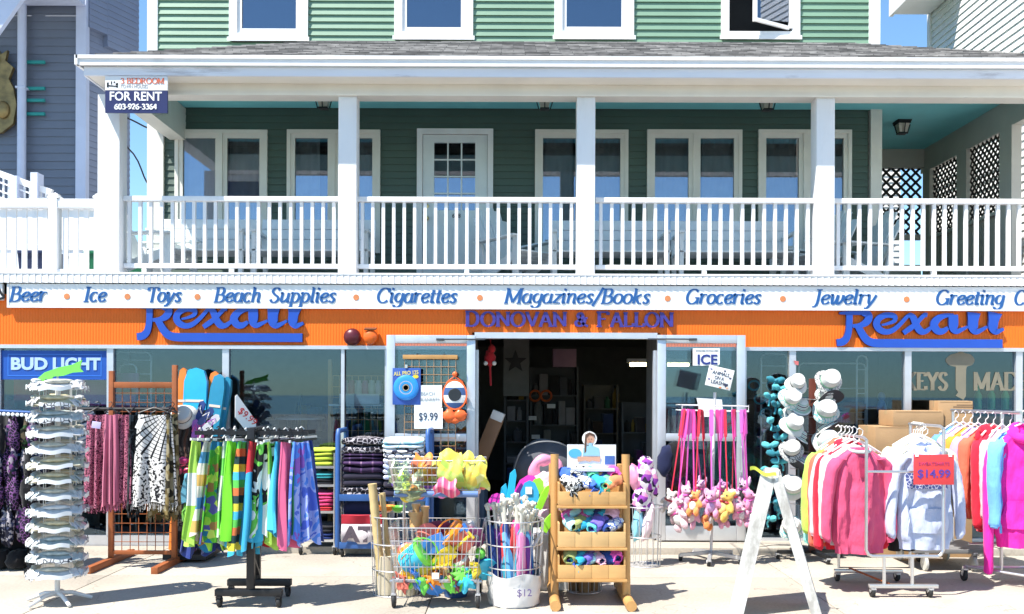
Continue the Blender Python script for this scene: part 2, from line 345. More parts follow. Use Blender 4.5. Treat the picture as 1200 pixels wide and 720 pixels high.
GL = {  # pen strokes of a serif alphabet: advance, strokes (x, z); 'h' thin bars
 'a': (.50, [EL(.21, .23, .18, .22, 75, 345), C((.39, .46), (.38, .1), (.42, .02), (.48, .05))]),
 'c': (.42, [EL(.21, .23, .18, .22, 50, 320)]),
 'd': (.52, [EL(.21, .23, .18, .22, 75, 345), C((.41, .70), (.39, .1), (.43, .02), (.49, .05)), [(.32, .70), (.42, .70)]]),
 'e': (.43, [C((.05, .21), (.25, .25), (.36, .36), (.24, .45), (.09, .36), (.04, .2), (.14, .03), (.3, .04), (.39, .12))]),
 'g': (.48, [EL(.21, .25, .17, .2, 75, 345), C((.39, .46), (.38, .1), (.36, -.1), (.22, -.21), (.05, -.17), (.02, -.1))]),
 'h': (.50, [[(.08, .70), (.08, 0)], C((.08, .28), (.2, .44), (.33, .44), (.37, .33), (.36, .08), (.40, .01), (.47, .05)), [(-.01, .70), (.08, .70)]]),
 'i': (.25, [C((.0, .40), (.09, .46), (.09, .1), (.13, .01), (.21, .05)), [(.09, .60), (.11, .69)]]),
 'k': (.47, [[(.08, .70), (.08, 0)], C((.38, .44), (.25, .36), (.1, .22)), C((.16, .26), (.3, .04), (.44, .02)), [(-.01, .70), (.08, .70)]]),
 'l': (.25, [C((.09, .70), (.09, .1), (.13, .01), (.21, .05)), [(-.01, .70), (.09, .70)]]),
 'n': (.50, [C((.0, .40), (.08, .45), (.08, 0)), C((.08, .28), (.2, .44), (.33, .44), (.37, .33), (.36, .08), (.40, .01), (.47, .05))]),
 'o': (.46, [EL(.22, .23, .19, .22, 0, 360, 22)]),
 'p': (.50, [C((.0, .40), (.09, .45), (.08, .1), (.08, -.2)), EL(.24, .23, .18, .22, 150, -150), [(-.02, -.2), (.18, -.2)]]),
 'r': (.38, [C((.0, .40), (.08, .45), (.08, 0)), C((.08, .28), (.18, .43), (.34, .43))]),
 's': (.38, [C((.32, .38), (.2, .45), (.08, .36), (.17, .25), (.29, .15), (.2, .01), (.03, .08))]),
 't': (.30, [C((.13, .60), (.11, .12), (.15, .01), (.26, .06)), [(.0, .44), (.27, .44)]]),
 'u': (.52, [C((.0, .40), (.08, .45), (.07, .12), (.14, .01), (.28, .08), (.38, .2)), C((.39, .45), (.38, .1), (.42, .01), (.49, .05))]),
 'w': (.66, [C((.0, .42), (.07, .44), (.1, .1), (.17, .01), (.28, .15), (.32, .4)), C((.33, .44), (.33, .1), (.42, .01), (.56, .2), (.58, .44))]),
 'y': (.48, [C((.0, .40), (.08, .45), (.12, .12), (.17, .02)), C((.42, .44), (.3, .15), (.15, -.1), (.05, -.2), (-.04, -.17))]),
 'z': (.40, [[(.04, .43), (.36, .43)], [(.36, .43), (.04, .02)], [(.03, .02), (.37, .02)]]),
 '/': (.36, [[(.0, -.12), (.34, .74)]]),
 '-': (.30, [[(.03, .26), (.27, .26)]]),
 '&': (.72, [C((.62, .4), (.5, .4), (.46, .2), (.3, .02), (.1, .06), (.08, .22), (.3, .36), (.4, .5), (.3, .66), (.17, .58), (.2, .42), (.4, .14), (.64, .0))]),
 'A': (.66, [[(.06, .0), (.32, .69)], [(.32, .69), (.58, .0)], [(.16, .23), (.48, .23)], [(-.02, 0), (.16, 0)], [(.46, 0), (.68, 0)]]),
 'B': (.58, [[(.11, .68), (.11, 0)], C((.11, .67), (.36, .67), (.44, .53), (.34, .37), (.11, .36)), C((.3, .36), (.48, .29), (.48, .1), (.33, .01), (.11, .01)), [(.0, .68), (.14, .68)], [(.0, .0), (.14, .0)]]),
 'C': (.66, [EL(.35, .34, .29, .34, 42, 318, 20), [(.57, .68), (.57, .5)]]),
 'D': (.68, [[(.11, .68), (.11, 0)], C((.11, .67), (.4, .67), (.6, .5), (.6, .18), (.4, .01), (.11, .01)), [(0, .68), (.14, .68)], [(0, 0), (.14, 0)]]),
 'E': (.56, [[(.11, .68), (.11, 0)], [(0, .67), (.48, .67)], [(.11, .35), (.38, .35)], [(0, .01), (.5, .01)], [(.48, .67), (.48, .54)], [(.5, .01), (.5, .15)]]),
 'F': (.54, [[(.11, .68), (.11, 0)], [(0, .67), (.48, .67)], [(.11, .35), (.38, .35)], [(0, .0), (.22, .0)], [(.48, .67), (.48, .54)]]),
 'G': (.70, [EL(.35, .34, .29, .34, 42, 340, 20), [(.6, .0), (.6, .28)], [(.46, .29), (.68, .29)]]),
 'I': (.32, [[(.15, .68), (.15, 0)], [(.02, .68), (.28, .68)], [(.02, 0), (.28, 0)]]),
 'J': (.40, [C((.24, .68), (.24, .1), (.16, -.1), (.02, -.12)), [(.1, .68), (.36, .68)]]),
 'K': (.66, [[(.11, .68), (.11, 0)], [(.54, .68), (.13, .3)], [(.24, .4), (.56, .0)], [(0, .68), (.22, .68)], [(0, 0), (.22, 0)], [(.44, .68), (.64, .68)], [(.46, 0), (.66, 0)]]),
 'L': (.54, [[(.11, .68), (.11, 0)], [(0, .68), (.22, .68)], [(0, .01), (.5, .01)], [(.5, .01), (.5, .16)]]),
 'M': (.84, [[(.10, .68), (.10, 0)], [(.10, .68), (.40, .04)], [(.40, .04), (.70, .68)], [(.71, .68), (.71, 0)], [(0, .68), (.12, .68)], [(.69, .68), (.82, .68)], [(0, 0), (.2, 0)], [(.6, 0), (.82, 0)]]),
 'N': (.74, [[(.11, .68), (.11, 0)], [(.10, .68), (.60, .02)], [(.60, .68), (.60, .0)], [(0, .68), (.12, .68)], [(0, 0), (.22, 0)], [(.5, .68), (.71, .68)]]),
 'O': (.74, [EL(.36, .34, .31, .35, 0, 360, 26)]),
 'R': (.64, [[(.11, .68), (.11, 0)], C((.11, .67), (.4, .67), (.48, .52), (.38, .36), (.11, .34)), C((.28, .34), (.44, .1), (.6, .01)), [(0, .68), (.14, .68)], [(0, 0), (.22, 0)]]),
 'S': (.52, [C((.42, .56), (.34, .66), (.18, .66), (.08, .52), (.2, .38), (.38, .26), (.42, .12), (.28, .0), (.12, .03), (.04, .14))]),
 'T': (.60, [[(.30, .67), (.30, 0)], [(.03, .67), (.57, .67)], [(.2, 0), (.4, 0)], [(.03, .67), (.03, .53)], [(.57, .67), (.57, .53)]]),
 'V': (.66, [[(.06, .68), (.33, .0)], [(.33, .0), (.58, .68)], [(-.02, .68), (.16, .68)], [(.48, .68), (.67, .68)]]),
 'Y': (.64, [[(.06, .68), (.31, .32)], [(.57, .68), (.31, .32)], [(.31, .34), (.31, 0)], [(-.02, .68), (.16, .68)], [(.47, .68), (.66, .68)], [(.2, 0), (.42, 0)]]),
 '0': (.52, [EL(.25, .33, .19, .33, 0, 360, 22)]),
 '2': (.52, [C((.08, .5), (.14, .64), (.3, .66), (.4, .52), (.32, .34), (.06, .03)), [(.05, .02), (.45, .02)]]),
 '3': (.52, [C((.08, .56), (.2, .66), (.36, .6), (.36, .44), (.2, .36)), C((.2, .36), (.4, .3), (.42, .12), (.26, .0), (.06, .06))]),
 '4': (.54, [[(.36, .66), (.36, 0)], [(.36, .66), (.03, .2)], [(.03, .2), (.5, .2)]]),
 '6': (.52, [C((.42, .64), (.22, .56), (.07, .3), (.12, .06), (.28, .0), (.42, .14), (.38, .32), (.22, .38), (.09, .26))]),
 '9': (.52, [C((.08, .02), (.28, .1), (.43, .36), (.38, .6), (.22, .66), (.08, .52), (.12, .34), (.28, .28), (.41, .4))]),
 ' ': (.28, []),
}
def write(mb, text, x, z, cap, y, th, thick=.10, thin=.035, shear=0, width=None, mi=0, side=None, space=.0):
    """serif lettering drawn with a pen: cap = capital height; fits width if given"""
    k = cap / .68; adv = sum(GL[c][0] + space for c in text) * k; fx = (width / adv) if width else 1
    cx = x; j = 0
    for ch in text:
        a, st = GL[ch]
        for s in st:
            pts = [(cx + (px + shear * pz) * k * fx, z + pz * k) for px, pz in s]; n = len(pts); hw = []
            for i in range(n):
                p, q = pts[max(i - 1, 0)], pts[min(i + 1, n - 1)]; dx, dz = q[0] - p[0], q[1] - p[1]
                ll = math.hypot(dx, dz) or 1; v = abs(dz) / ll
                hw.append(.5 * k * (thin + (thick - thin) * v))
            off = (j % 9) * .00035; j += 1
            ribbon(mb, pts, hw, y - off, y + th - off, mi, side)
        cx += (a + space) * k * fx
    return mb
def sans(text, size, mats, parent=None, name='lettering', loc=(0, 0, 0), rot=(R(90), 0, 0), bold=0, th=.001, width=None, align='LEFT', shear=0):
    """plain lettering: a text object turned into a mesh"""
    cu = bpy.data.curves.new(name, 'FONT'); cu.body = text; cu.size = size; cu.offset = bold; cu.extrude = th; cu.align_x = align; cu.shear = shear
    cu.resolution_u = 3
    t = bpy.data.objects.new('tmp', cu); COL.objects.link(t)
    dg = bpy.context.evaluated_depsgraph_get(); me = bpy.data.meshes.new_from_object(t.evaluated_get(dg))
    bpy.data.objects.remove(t); bpy.data.curves.remove(cu)
    if width:
        xs = [v.co.x for v in me.vertices]; f = width / (max(xs) - min(xs)); x0 = min(xs)
        for v in me.vertices: v.co.x = (v.co.x - x0) * f + (0 if align == 'LEFT' else -width / 2)
    me.materials.clear(); me.materials.append(mats)
    o = bpy.data.objects.new(name, me); COL.objects.link(o); o.location = loc; o.rotation_euler = rot
    if parent is not None: o.parent = parent
    return o
# ================================================================== setting
def ground_mat():
    m, nt, b, N, L = _new('concrete')
    b.inputs['Roughness'].default_value = .85; b.inputs['Specular IOR Level'].default_value = .25
    tc = N('ShaderNodeTexCoord')
    n1 = N('ShaderNodeTexNoise'); n1.inputs['Scale'].default_value = .7; n1.inputs['Detail'].default_value = 8; L(tc.outputs['Object'], n1.inputs['Vector'])
    n2 = N('ShaderNodeTexNoise'); n2.inputs['Scale'].default_value = 45; n2.inputs['Detail'].default_value = 5; L(tc.outputs['Object'], n2.inputs['Vector'])
    n3 = N('ShaderNodeTexVoronoi'); n3.inputs['Scale'].default_value = 5; L(tc.outputs['Object'], n3.inputs['Vector'])
    r1 = ramp(N, [(.3, (.33, .295, .245)), (.55, (.43, .39, .33)), (.75, (.385, .345, .29))], False); L(n1.outputs[0], r1.inputs[0])
    mr = N('ShaderNodeMapRange'); mr.inputs[1].default_value = .3; mr.inputs[2].default_value = .7; mr.inputs[3].default_value = .88; mr.inputs[4].default_value = 1.08; L(n2.outputs[0], mr.inputs[0])
    mx = N('ShaderNodeMix'); mx.data_type = 'RGBA'; mx.blend_type = 'MULTIPLY'; mx.inputs[0].default_value = 1; L(r1.outputs[0], mx.inputs[6]); L(mr.outputs[0], mx.inputs[7])
    # old chewing-gum spots and stains
    lt = N('ShaderNodeMapRange'); lt.inputs[1].default_value = .05; lt.inputs[2].default_value = .09; lt.inputs[3].default_value = .5; lt.inputs[4].default_value = 0; L(n3.outputs['Distance'], lt.inputs[0])
    m2 = N('ShaderNodeMix'); m2.data_type = 'RGBA'; L(lt.outputs[0], m2.inputs[0]); L(mx.outputs[2], m2.inputs[6]); m2.inputs[7].default_value = (.24, .21, .18, 1)
    # hairline cracks and soft drip stains
    n5 = N('ShaderNodeTexNoise'); n5.inputs['Scale'].default_value = 2.2; n5.inputs['Detail'].default_value = 5; L(tc.outputs['Object'], n5.inputs['Vector'])
    va = N('ShaderNodeVectorMath'); va.operation = 'ADD'; L(tc.outputs['Object'], va.inputs[0]); L(n5.outputs['Color'], va.inputs[1])
    vc = N('ShaderNodeTexVoronoi'); vc.feature = 'DISTANCE_TO_EDGE'; vc.inputs['Scale'].default_value = .55; L(va.outputs[0], vc.inputs['Vector'])
    cr = N('ShaderNodeMapRange'); cr.inputs[1].default_value = .0015; cr.inputs[2].default_value = .004; cr.inputs[3].default_value = .45; cr.inputs[4].default_value = 0; L(vc.outputs['Distance'], cr.inputs[0])
    m3 = N('ShaderNodeMix'); m3.data_type = 'RGBA'; L(cr.outputs[0], m3.inputs[0]); L(m2.outputs[2], m3.inputs[6]); m3.inputs[7].default_value = (.16, .14, .12, 1)
    n6 = N('ShaderNodeTexNoise'); n6.inputs['Scale'].default_value = 1.7; n6.inputs['Detail'].default_value = 9; n6.inputs['Roughness'].default_value = .65; L(tc.outputs['Object'], n6.inputs['Vector'])
    st = N('ShaderNodeMapRange'); st.inputs[1].default_value = .56; st.inputs[2].default_value = .70; st.inputs[4].default_value = .38; L(n6.outputs[0], st.inputs[0])
    m4 = N('ShaderNodeMix'); m4.data_type = 'RGBA'; L(st.outputs[0], m4.inputs[0]); L(m3.outputs[2], m4.inputs[6]); m4.inputs[7].default_value = (.25, .215, .175, 1)
    L(m4.outputs[2], b.inputs['Base Color'])
    bp = N('ShaderNodeBump'); bp.inputs['Strength'].default_value = .25; bp.inputs['Distance'].default_value = .01; L(n2.outputs[0], bp.inputs['Height']); L(bp.outputs[0], b.inputs['Normal'])
    return m
CONC = ground_mat()
m = MB(); m.box(-400, 400, -400, 400, -.62, -.22); structure(m.build('ground', mat('earth', (.20, .18, .15), .95, vs=.3, var=.3)))
# pavement slabs with open joints, one object
m = MB(); jx = [-60, -20, -9.6, -6.55, -3.5, -.62, 2.42, 5.47, 8.5, 20, 60]; jy = [-4.6, -3.12, -1.55, -.02]
for i in range(len(jx) - 1):
    for j in range(3): m.bbox(jx[i] + .004, jx[i + 1] - .004, jy[j] + .004, jy[j + 1] - .004, -.12, 0, .006)
m.box(-60, 60, -4.6, -.02, -.2, -.012)
structure(m.build('sidewalk', CONC))
m = MB(); m.box(-60, 60, -4.78, -4.6, -.3, -.004); structure(m.build('kerb', mat('kerb_stone', (.42, .41, .39), .8)))
m = MB(); m.box(-60, 60, -17, -4.78, -.35, -.15); structure(m.build('road', mat('asphalt', (.055, .055, .058), .9, bump=.4, bs=90, vs=2)))
m = MB(); m.box(-60, 60, -22, -17, -.3, -.02); structure(m.build('far_sidewalk', CONC))
m = MB(); m.box(-200, 200, -60, -22, -.4, -.1); structure(m.build('beach', mat('sand', (.45, .39, .3), .95, vs=.8)))
m = MB(); m.box(-400, 400, -400, -60, -.4, -.16); structure(m.build('sea', mat('sea_water', (.03, .08, .12), .15, bump=.4, bs=1.5)))
m = MB(); m.bbox(PX(300, -.4), PX(1200, -.4) + 1, -.44, .1, -.05, .07, .012); structure(m.build('entrance_step', CONC))

# ================================================================== shop building
WHITE = mat('white_paint', (.80, .80, .80), .5, 0, .04, 3, .08, 60, .4, dirt=.22, dirtcol=(.42, .40, .36), stretch=(1.6, 1.6, .35)); CREAM = paint('cream_paint', (.76, .73, .66)); PEEL = mat('weathered_white', (.74, .76, .82), .6, 0, .05, 3, .1, 40, dirt=.75, dirtcol=(.30, .27, .28), stretch=(.35, 1, 2.6))
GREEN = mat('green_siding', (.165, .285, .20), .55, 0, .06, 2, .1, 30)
TEAL = paint('teal_paint', (.25, .72, .76)); ALU = mat('aluminium', (.62, .64, .68), .38, .55, .05, 8)
BLACK = mat('black_metal', (.015, .015, .017), .45, .3, .1); DARK = mat('dark_interior', (.035, .032, .03), .9)
BLDG = thing('shop_building', 'three storey beach shop with orange fascia, white porch and green clapboards', 'building')
def P(mb, name, mt, parent=BLDG, smooth=38): return mb.build(name, mt, parent, smooth)

def clapboards(mb, x0, x1, z0, z1, pitch, holes=(), t=.014):
    """lapped boards on the plane y=0 facing -y, with rectangular holes (xa,xb,za,zb)"""
    z = z0
    while z < z1 - 1e-6:
        zt = min(z + pitch, z1); cuts = sorted((a, b) for a, b, c, d in holes if c < z + pitch * .6 and d > z + pitch * .4)
        xs = []; c = x0
        for a, b in cuts:
            if a > c: xs.append((c, a))
            c = max(c, b)
        if c < x1: xs.append((c, x1))
        for a, b in xs:
            mb.add([(a, -t, z), (b, -t, z), (b, 0, zt), (a, 0, zt), (a, 0, z), (b, 0, z)], [(0, 1, 2, 3), (4, 5, 1, 0), (0, 3, 4), (1, 5, 2)])
        z += pitch

YW = 2.15
upx = [(268, 360, 48), (461, 553, 46.5), (648, 741, 46), (843, 935, 46)]
uw = [(PX(a, YW), PX(b, YW), PZ(c, YW, a), 7.55) for a, b, c in upx]
XL, XR = PX(184, YW), PX(1016, YW)
m = MB(); m.M = Matrix.Translation((0, YW, 0)); clapboards(m, XL, XR, 5.42, 8.3, .088, [(a + .03, b - .03, c + .03, d) for a, b, c, d in uw], .021); P(m, 'upper_siding', GREEN, smooth=0)
m = MB(); m.box(PX(172, YW), XL, YW - .03, YW + .12, 5.25, 8.3); P(m, 'corner_board', WHITE)
m = MB(); m.box(XR, PX(1029, YW), YW - .03, YW + .12, 5.25, 8.3); P(m, 'corner_board', WHITE)
m = MB(); m.M = Matrix.Translation((XR + .12, 0, 0)) @ Matrix.Rotation(R(90), 4, 'Z'); clapboards(m, YW + .13, 9, 2.82, 8.3, .088); P(m, 'side_siding', GREEN, smooth=0)
m = MB(); m.M = Matrix.Translation((XL - .11, 0, 0)) @ Matrix.Rotation(R(-90), 4, 'Z'); clapboards(m, -9, -YW - .13, 2.82, 8.3, .088); P(m, 'side_siding', paint('bounce_pale_siding', (.55, .56, .58)), smooth=0)  # unseen wall; pale colour made up to keep green bounce off the blue house
m = MB(); m.prism([(XL - .5, 8.28), (XR + .5, 8.28), (XR + .5, 8.45), (0, 11.5), (XL - .5, 8.45)], YW - .4, 9.3); P(m, 'main_roof', mat('roof_dark', (.12, .115, .11), .9, bump=.5))
UGL = glass('upper_glass', .20, (.55, .62, .68), reflcol=(.70, .74, .84)); LACE = mat('curtain_cloth', (.60, .62, .62), .9)
for i, (a, b, c, d) in enumerate(uw):
    wd = P(MB().box(a, a + .1, YW - .045, YW + .02, c, d).box(b - .1, b, YW - .045, YW + .02, c, d).box(a + .1, b - .1, YW - .045, YW + .02, c, c + .085).box(a + .1, b - .1, YW - .04, YW + .02, d - .1, d)
           .box(a - .02, b + .02, YW - .06, YW - .045, c - .02, c + .03), 'window', WHITE)
    if i < 3:
        P(MB().box(a + .1, a + .155, YW - .02, YW + .03, c + .085, d - .1).box(b - .155, b - .1, YW - .02, YW + .03, c + .085, d - .1).box(a + .155, b - .155, YW - .02, YW + .03, c + .085, c + .15), 'sash', WHITE, wd)
        P(MB().box(a + .155, b - .155, YW + .002, YW + .008, c + .15, d - .1), 'pane', UGL, wd)
    else:      # top-hung sash standing open
        sx0, sx1 = a + .36, b - .10; mm = MB()
        mm.M = Matrix.Translation((b - .10, YW - .02, 0)) @ Matrix.Rotation(R(12), 4, 'Z') @ Matrix.Translation((-(b - .10), 0, 0))
        mm.box(sx0, sx0 + .05, -.03, 0, c + .17, d - .1).box(sx1 - .05, sx1, -.03, 0, c + .12, d - .1)
        mm.add([(sx0 + .05, -.03, c + .17), (sx1 - .05, -.03, c + .10), (sx1 - .05, 0, c + .10), (sx0 + .05, 0, c + .17), (sx0 + .05, -.03, c + .215), (sx1 - .05, -.03, c + .145), (sx1 - .05, 0, c + .145), (sx0 + .05, 0, c + .215)],
               [(0, 1, 5, 4), (1, 2, 6, 5), (2, 3, 7, 6), (3, 0, 4, 7), (4, 5, 6, 7), (0, 3, 2, 1)])
        P(mm, 'open_sash', WHITE, wd)
        mm2 = MB(); mm2.M = mm.M; mm2.box(sx0 + .05, sx1 - .05, -.02, -.014, c + .2, d - .1); P(mm2, 'pane', UGL, wd)
m = MB()
for a, b, c, d in uw: m.box(a - .2, b + .2, YW + .35, YW + .4, c - .2, d + .1)
P(m, 'upper_room', DARK)
m = MB(); m.box(XL + .02, XR - .02, YW + .5, 9, 5.5, 8.27); P(m, 'upper_storey_core', DARK)

# porch roof
E0, ER, EZ, SL = PX(88, .03), 6.3, 5.085, .46; T = YW - .03
def shingle_mat():
    m, nt, b, N, L = _new('asphalt_shingles'); b.inputs['Roughness'].default_value = .95; b.inputs['Specular IOR Level'].default_value = .15
    tc = N('ShaderNodeTexCoord'); mp = N('ShaderNodeMapping'); L(tc.outputs['Object'], mp.inputs[0])
    br = N('ShaderNodeTexBrick'); br.inputs['Scale'].default_value = 1; br.inputs['Brick Width'].default_value = .26; br.inputs['Row Height'].default_value = .125; br.inputs['Mortar Size'].default_value = .004
    br.inputs['Color1'].default_value = (.125, .12, .118, 1); br.inputs['Color2'].default_value = (.36, .345, .33, 1); br.inputs['Mortar'].default_value = (.10, .10, .10, 1); br.offset_frequency = 2; br.inputs['Bias'].default_value = -.1
    L(mp.outputs[0], br.inputs['Vector'])
    n1 = N('ShaderNodeTexNoise'); n1.inputs['Scale'].default_value = 9; n1.inputs['Detail'].default_value = 8; L(mp.outputs[0], n1.inputs['Vector'])
    mr = N('ShaderNodeMapRange'); mr.inputs[1].default_value = .3; mr.inputs[2].default_value = .7; mr.inputs[3].default_value = .6; mr.inputs[4].default_value = 1.25; L(n1.outputs[0], mr.inputs[0])
    mx = N('ShaderNodeMix'); mx.data_type = 'RGBA'; mx.blend_type = 'MULTIPLY'; mx.inputs[0].default_value = 1; L(br.outputs[0], mx.inputs[6]); L(mr.outputs[0], mx.inputs[7]); L(mx.outputs[2], b.inputs['Base Color'])
    bp = N('ShaderNodeBump'); bp.inputs['Strength'].default_value = .6; bp.inputs['Distance'].default_value = .02; L(br.outputs['Fac'], bp.inputs['Height']); bp.invert = True; L(bp.outputs[0], b.inputs['Normal'])
    return m
m = MB()
# front slope laid in courses so that the butt edges show
n = 16
for k in range(n):
    t0, t1 = T * k / n, T * (k + 1) / n; lift = .012
    a0 = (E0 + t0, .03 + t0, EZ + SL * t0 + lift); a1 = (ER - t0, .03 + t0, EZ + SL * t0 + lift)
    b1 = (ER - t1, .03 + t1, EZ + SL * t1); b0 = (E0 + t1, .03 + t1, EZ + SL * t1)
    c0 = (a0[0], a0[1], a0[2] - .02); c1 = (a1[0], a1[1], a1[2] - .02)
    m.add([a0, a1, b1, b0, c0, c1], [(0, 1, 2, 3), (4, 5, 1, 0)])
zt = EZ + SL * T
m.add([(E0, .03, EZ), (E0, 2.3, EZ), (E0 + T, 2.3, zt), (E0 + T, YW, zt)], [(0, 1, 2, 3)])
m.add([(ER, .03, EZ), (ER, 4.4, EZ), (ER - T, 4.4, zt), (ER - T, YW, zt)], [(3, 2, 1, 0)])
P(m, 'porch_roof', shingle_mat(), smooth=0)
m = MB(); m.box(E0, ER, .025, .06, EZ - .095, EZ - .004).box(E0, ER, .012, .03, EZ - .03, EZ + .006); m.box(E0 - .012, E0 + .02, .012, 2.25, EZ - .095, EZ + .006); m.box(ER - .02, ER + .012, .012, 4.4, EZ - .095, EZ + .006); P(m, 'drip_board', WHITE)
m = MB(); m.box(E0 + .06, ER - .06, .07, .10, 4.895, EZ - .095).box(E0 + .05, E0 + .075, .1, 2.2, 4.895, EZ - .095); P(m, 'fascia_board', PEEL)
m = MB(); m.box(E0 + .08, ER - .08, .10, .36, 4.90, 4.915).box(E0 + .08, -4.40, .36, 2.1, 4.90, 4.915); P(m, 'soffit', CREAM)
BX0 = PX(124, .33)
m = MB(); m.box(BX0, 6.2, .33, .57, 4.79, 5.02).box(BX0, 6.2, .315, .33, 4.775, 4.80); P(m, 'porch_beam', CREAM)
m = MB(); m.box(BX0, BX0 + .2, .57, YW, 4.79, 5.19); P(m, 'side_beam', CREAM)
m = MB(); m.box(BX0 + .02, 6.2, .57, YW - .02, 5.2, 5.23).box(XR + .14, 6.2, YW - .02, 4.1, 5.2, 5.23); P(m, 'porch_ceiling', TEAL)
# porch deck with its edge trims
m = MB(); m.box(-9, 6.6, -.05, 4.3, 2.722, 2.82); P(m, 'porch_floor', mat('deck_grey', (.4, .4, .42), .7))
m = MB(); x = -9.0
while x < 6.6:      # scalloped drip strip
    m.add([(x, -.066, 2.715), (x + .06, -.070, 2.71), (x + .066, -.055, 2.71), (x, -.06, 2.81), (x + .06, -.066, 2.81), (x + .066, -.055, 2.81)], [(0, 1, 4, 3), (1, 2, 5, 4), (0, 2, 1)]); x += .066
m.box(-9, 6.6, -.07, -.05, 2.806, 2.824); P(m, 'drip_strip', WHITE, smooth=0)
# posts
for px in (131, 408, 685, 963, 1240):
    x = PX(px, .45); hw = .118 if px == 131 else .098
    p = P(MB().bbox(x - hw, x + hw, .35, .55, 2.822, 4.79, .006), 'porch_post', WHITE)
    if px == 131: P(MB().box(x - hw - .02, x + hw + .02, .33, .57, 2.822, 2.87), 'post_foot', WHITE, p)
# porch wall
dpx = [(205, 313), (336, 445), (626, 735), (757, 868), (887, 996)]
dw = [(PX(a, YW), PX(b, YW), 3.36, PZ(153, YW, (a + b) / 2)) for a, b in dpx]
DX0, DX1 = PX(488, YW), PX(577, YW); DZ = PZ(152, YW, 530)
GREEN_SHADE = mat('green_siding_shade_tone', (.072, .112, .092), .6, 0, .08, 2, .1, 30)  # porch shade put into the colour: darker tone of the upper green siding
m = MB(); m.M = Matrix.Translation((0, YW, 0)); clapboards(m, XL, XR, 2.82, 5.2, .088, [(a + .03, b - .03, c + .03, d - .03) for a, b, c, d in dw] + [(DX0 + .02, DX1 - .02, 2.8, DZ - .02)]); P(m, 'porch_siding', GREEN_SHADE, smooth=0)
m = MB(); m.box(PX(173, YW), PX(192, YW), YW - .045, YW + .1, 2.82, 5.2); P(m, 'porch_corner_board', CREAM)
m = MB(); m.box(PX(1018, YW), PX(1031, YW), YW - .045, YW + .13, 2.82, 5.2); P(m, 'porch_corner_board', CREAM)
PGL = glass('porch_glass', .20, (.85, .88, .9), reflcol=(.68, .74, .90))
for a, b, c, d in dw:
    mid = (a + b) / 2
    wd = P(MB().box(a, a + .045, YW - .045, YW + .03, c, d).box(b - .045, b, YW - .045, YW + .03, c, d).box(a + .045, b - .045, YW - .045, YW + .03, c, c + .05).box(a + .045, b - .045, YW - .045, YW + .03, d - .045, d)
           .box(mid - .02, mid + .02, YW - .05, YW + .03, c + .05, d - .045), 'porch_window', CREAM)
    for e, f in ((a + .045, mid - .02), (mid + .02, b - .045)):
        P(MB().box(e, e + .055, YW - .03, YW + .02, c + .05, d - .045).box(f - .055, f, YW - .03, YW + .02, c + .05, d - .045).box(e + .055, f - .055, YW - .03, YW + .02, d - .105, d - .045).box(e + .055, f - .055, YW - .03, YW + .02, c + .05, c + .11), 'sash', CREAM, wd)
        P(MB().box(e + .055, f - .055, YW - .004, YW + .002, c + .11, d - .105), 'pane', PGL, wd)
m = MB(); m.box(XL + .1, XR - .1, YW + .6, YW + .65, 2.83, 5.19).box(XL + .05, XL + .1, YW + .1, YW + .6, 2.83, 5.19).box(XR - .1, XR - .05, YW + .1, YW + .6, 2.83, 5.19); P(m, 'porch_room', mat('room_grey', (.24, .23, .21), .9))
m = MB()
for px, wd_ in ((236, 24), (290, 22), (352, 22), (420, 20), (650, 20), (712, 20), (785, 20), (842, 20), (912, 20), (972, 20)):
    x0 = PX(px - wd_, YW + .1); x1 = PX(px + wd_, YW + .1)
    P(MB().sheet(lambda u, v: (x0 + (x1 - x0) * u, YW + .10 + .015 * math.sin(u * 22), 3.40 + 1.5 * v), 24, 2, .004), 'curtain', LACE)
# porch door
dr = P(MB().box(DX0, DX0 + .07, YW - .05, YW + .03, 2.82, DZ).box(DX1 - .07, DX1, YW - .05, YW + .03, 2.82, DZ).box(DX0 + .07, DX1 - .07, YW - .05, YW + .03, DZ - .07, DZ), 'porch_door', WHITE)
gx0, gx1, gz0, gz1 = PX(508, YW), PX(556, YW), PZ(247, YW, 530), PZ(168, YW, 530)
lf = MB(); a, b = DX0 + .075, DX1 - .075
lf.box(a, gx0, YW - .025, YW + .02, 2.83, DZ - .075).box(gx1, b, YW - .025, YW + .02, 2.83, DZ - .075).box(gx0, gx1, YW - .025, YW + .02, gz1, DZ - .075).box(gx0, gx1, YW - .025, YW + .02, 2.83, gz0)
for e, f in ((gx0 - .03, (gx0 + gx1) / 2 - .03), ((gx0 + gx1) / 2 + .03, gx1 + .03)): lf.bbox(e, f, YW - .034, YW - .02, 3.0, 3.72, .008)
for k in (1, 2):
    x = gx0 + (gx1 - gx0) * k / 3; lf.box(x - .009, x + .009, YW - .02, YW + .01, gz0, gz1)
for k in (1, 2, 3):
    z = gz0 + (gz1 - gz0) * k / 4; lf.box(gx0, gx1, YW - .017, YW + .007, z - .009, z + .009)
P(lf, 'leaf', paint('door_white', (.74, .78, .78)), dr)
P(MB().box(gx0, gx1, YW - .003, YW + .002, gz0, gz1), 'pane', PGL, dr)
BRASS = mat('brass', (.6, .45, .2), .3, 1)
P(MB().lathe([(.03, 0), (.03, .012), (.012, .02), (.012, .04), (.03, .05), (.024, .075), (0, .08)], 12, (a + .05, YW - .025, 3.80), (R(90), 0, 0)), 'handle', BRASS, dr)
P(MB().lathe([(.03, 0), (.028, .015), (0, .02)], 12, (a + .05, YW - .025, 3.96), (R(90), 0, 0)), 'lock', BRASS, dr)
sans('678', .075, BLACK, dr, 'house_number', (PX(529, YW), YW - .036, PZ(256, YW, 530)))
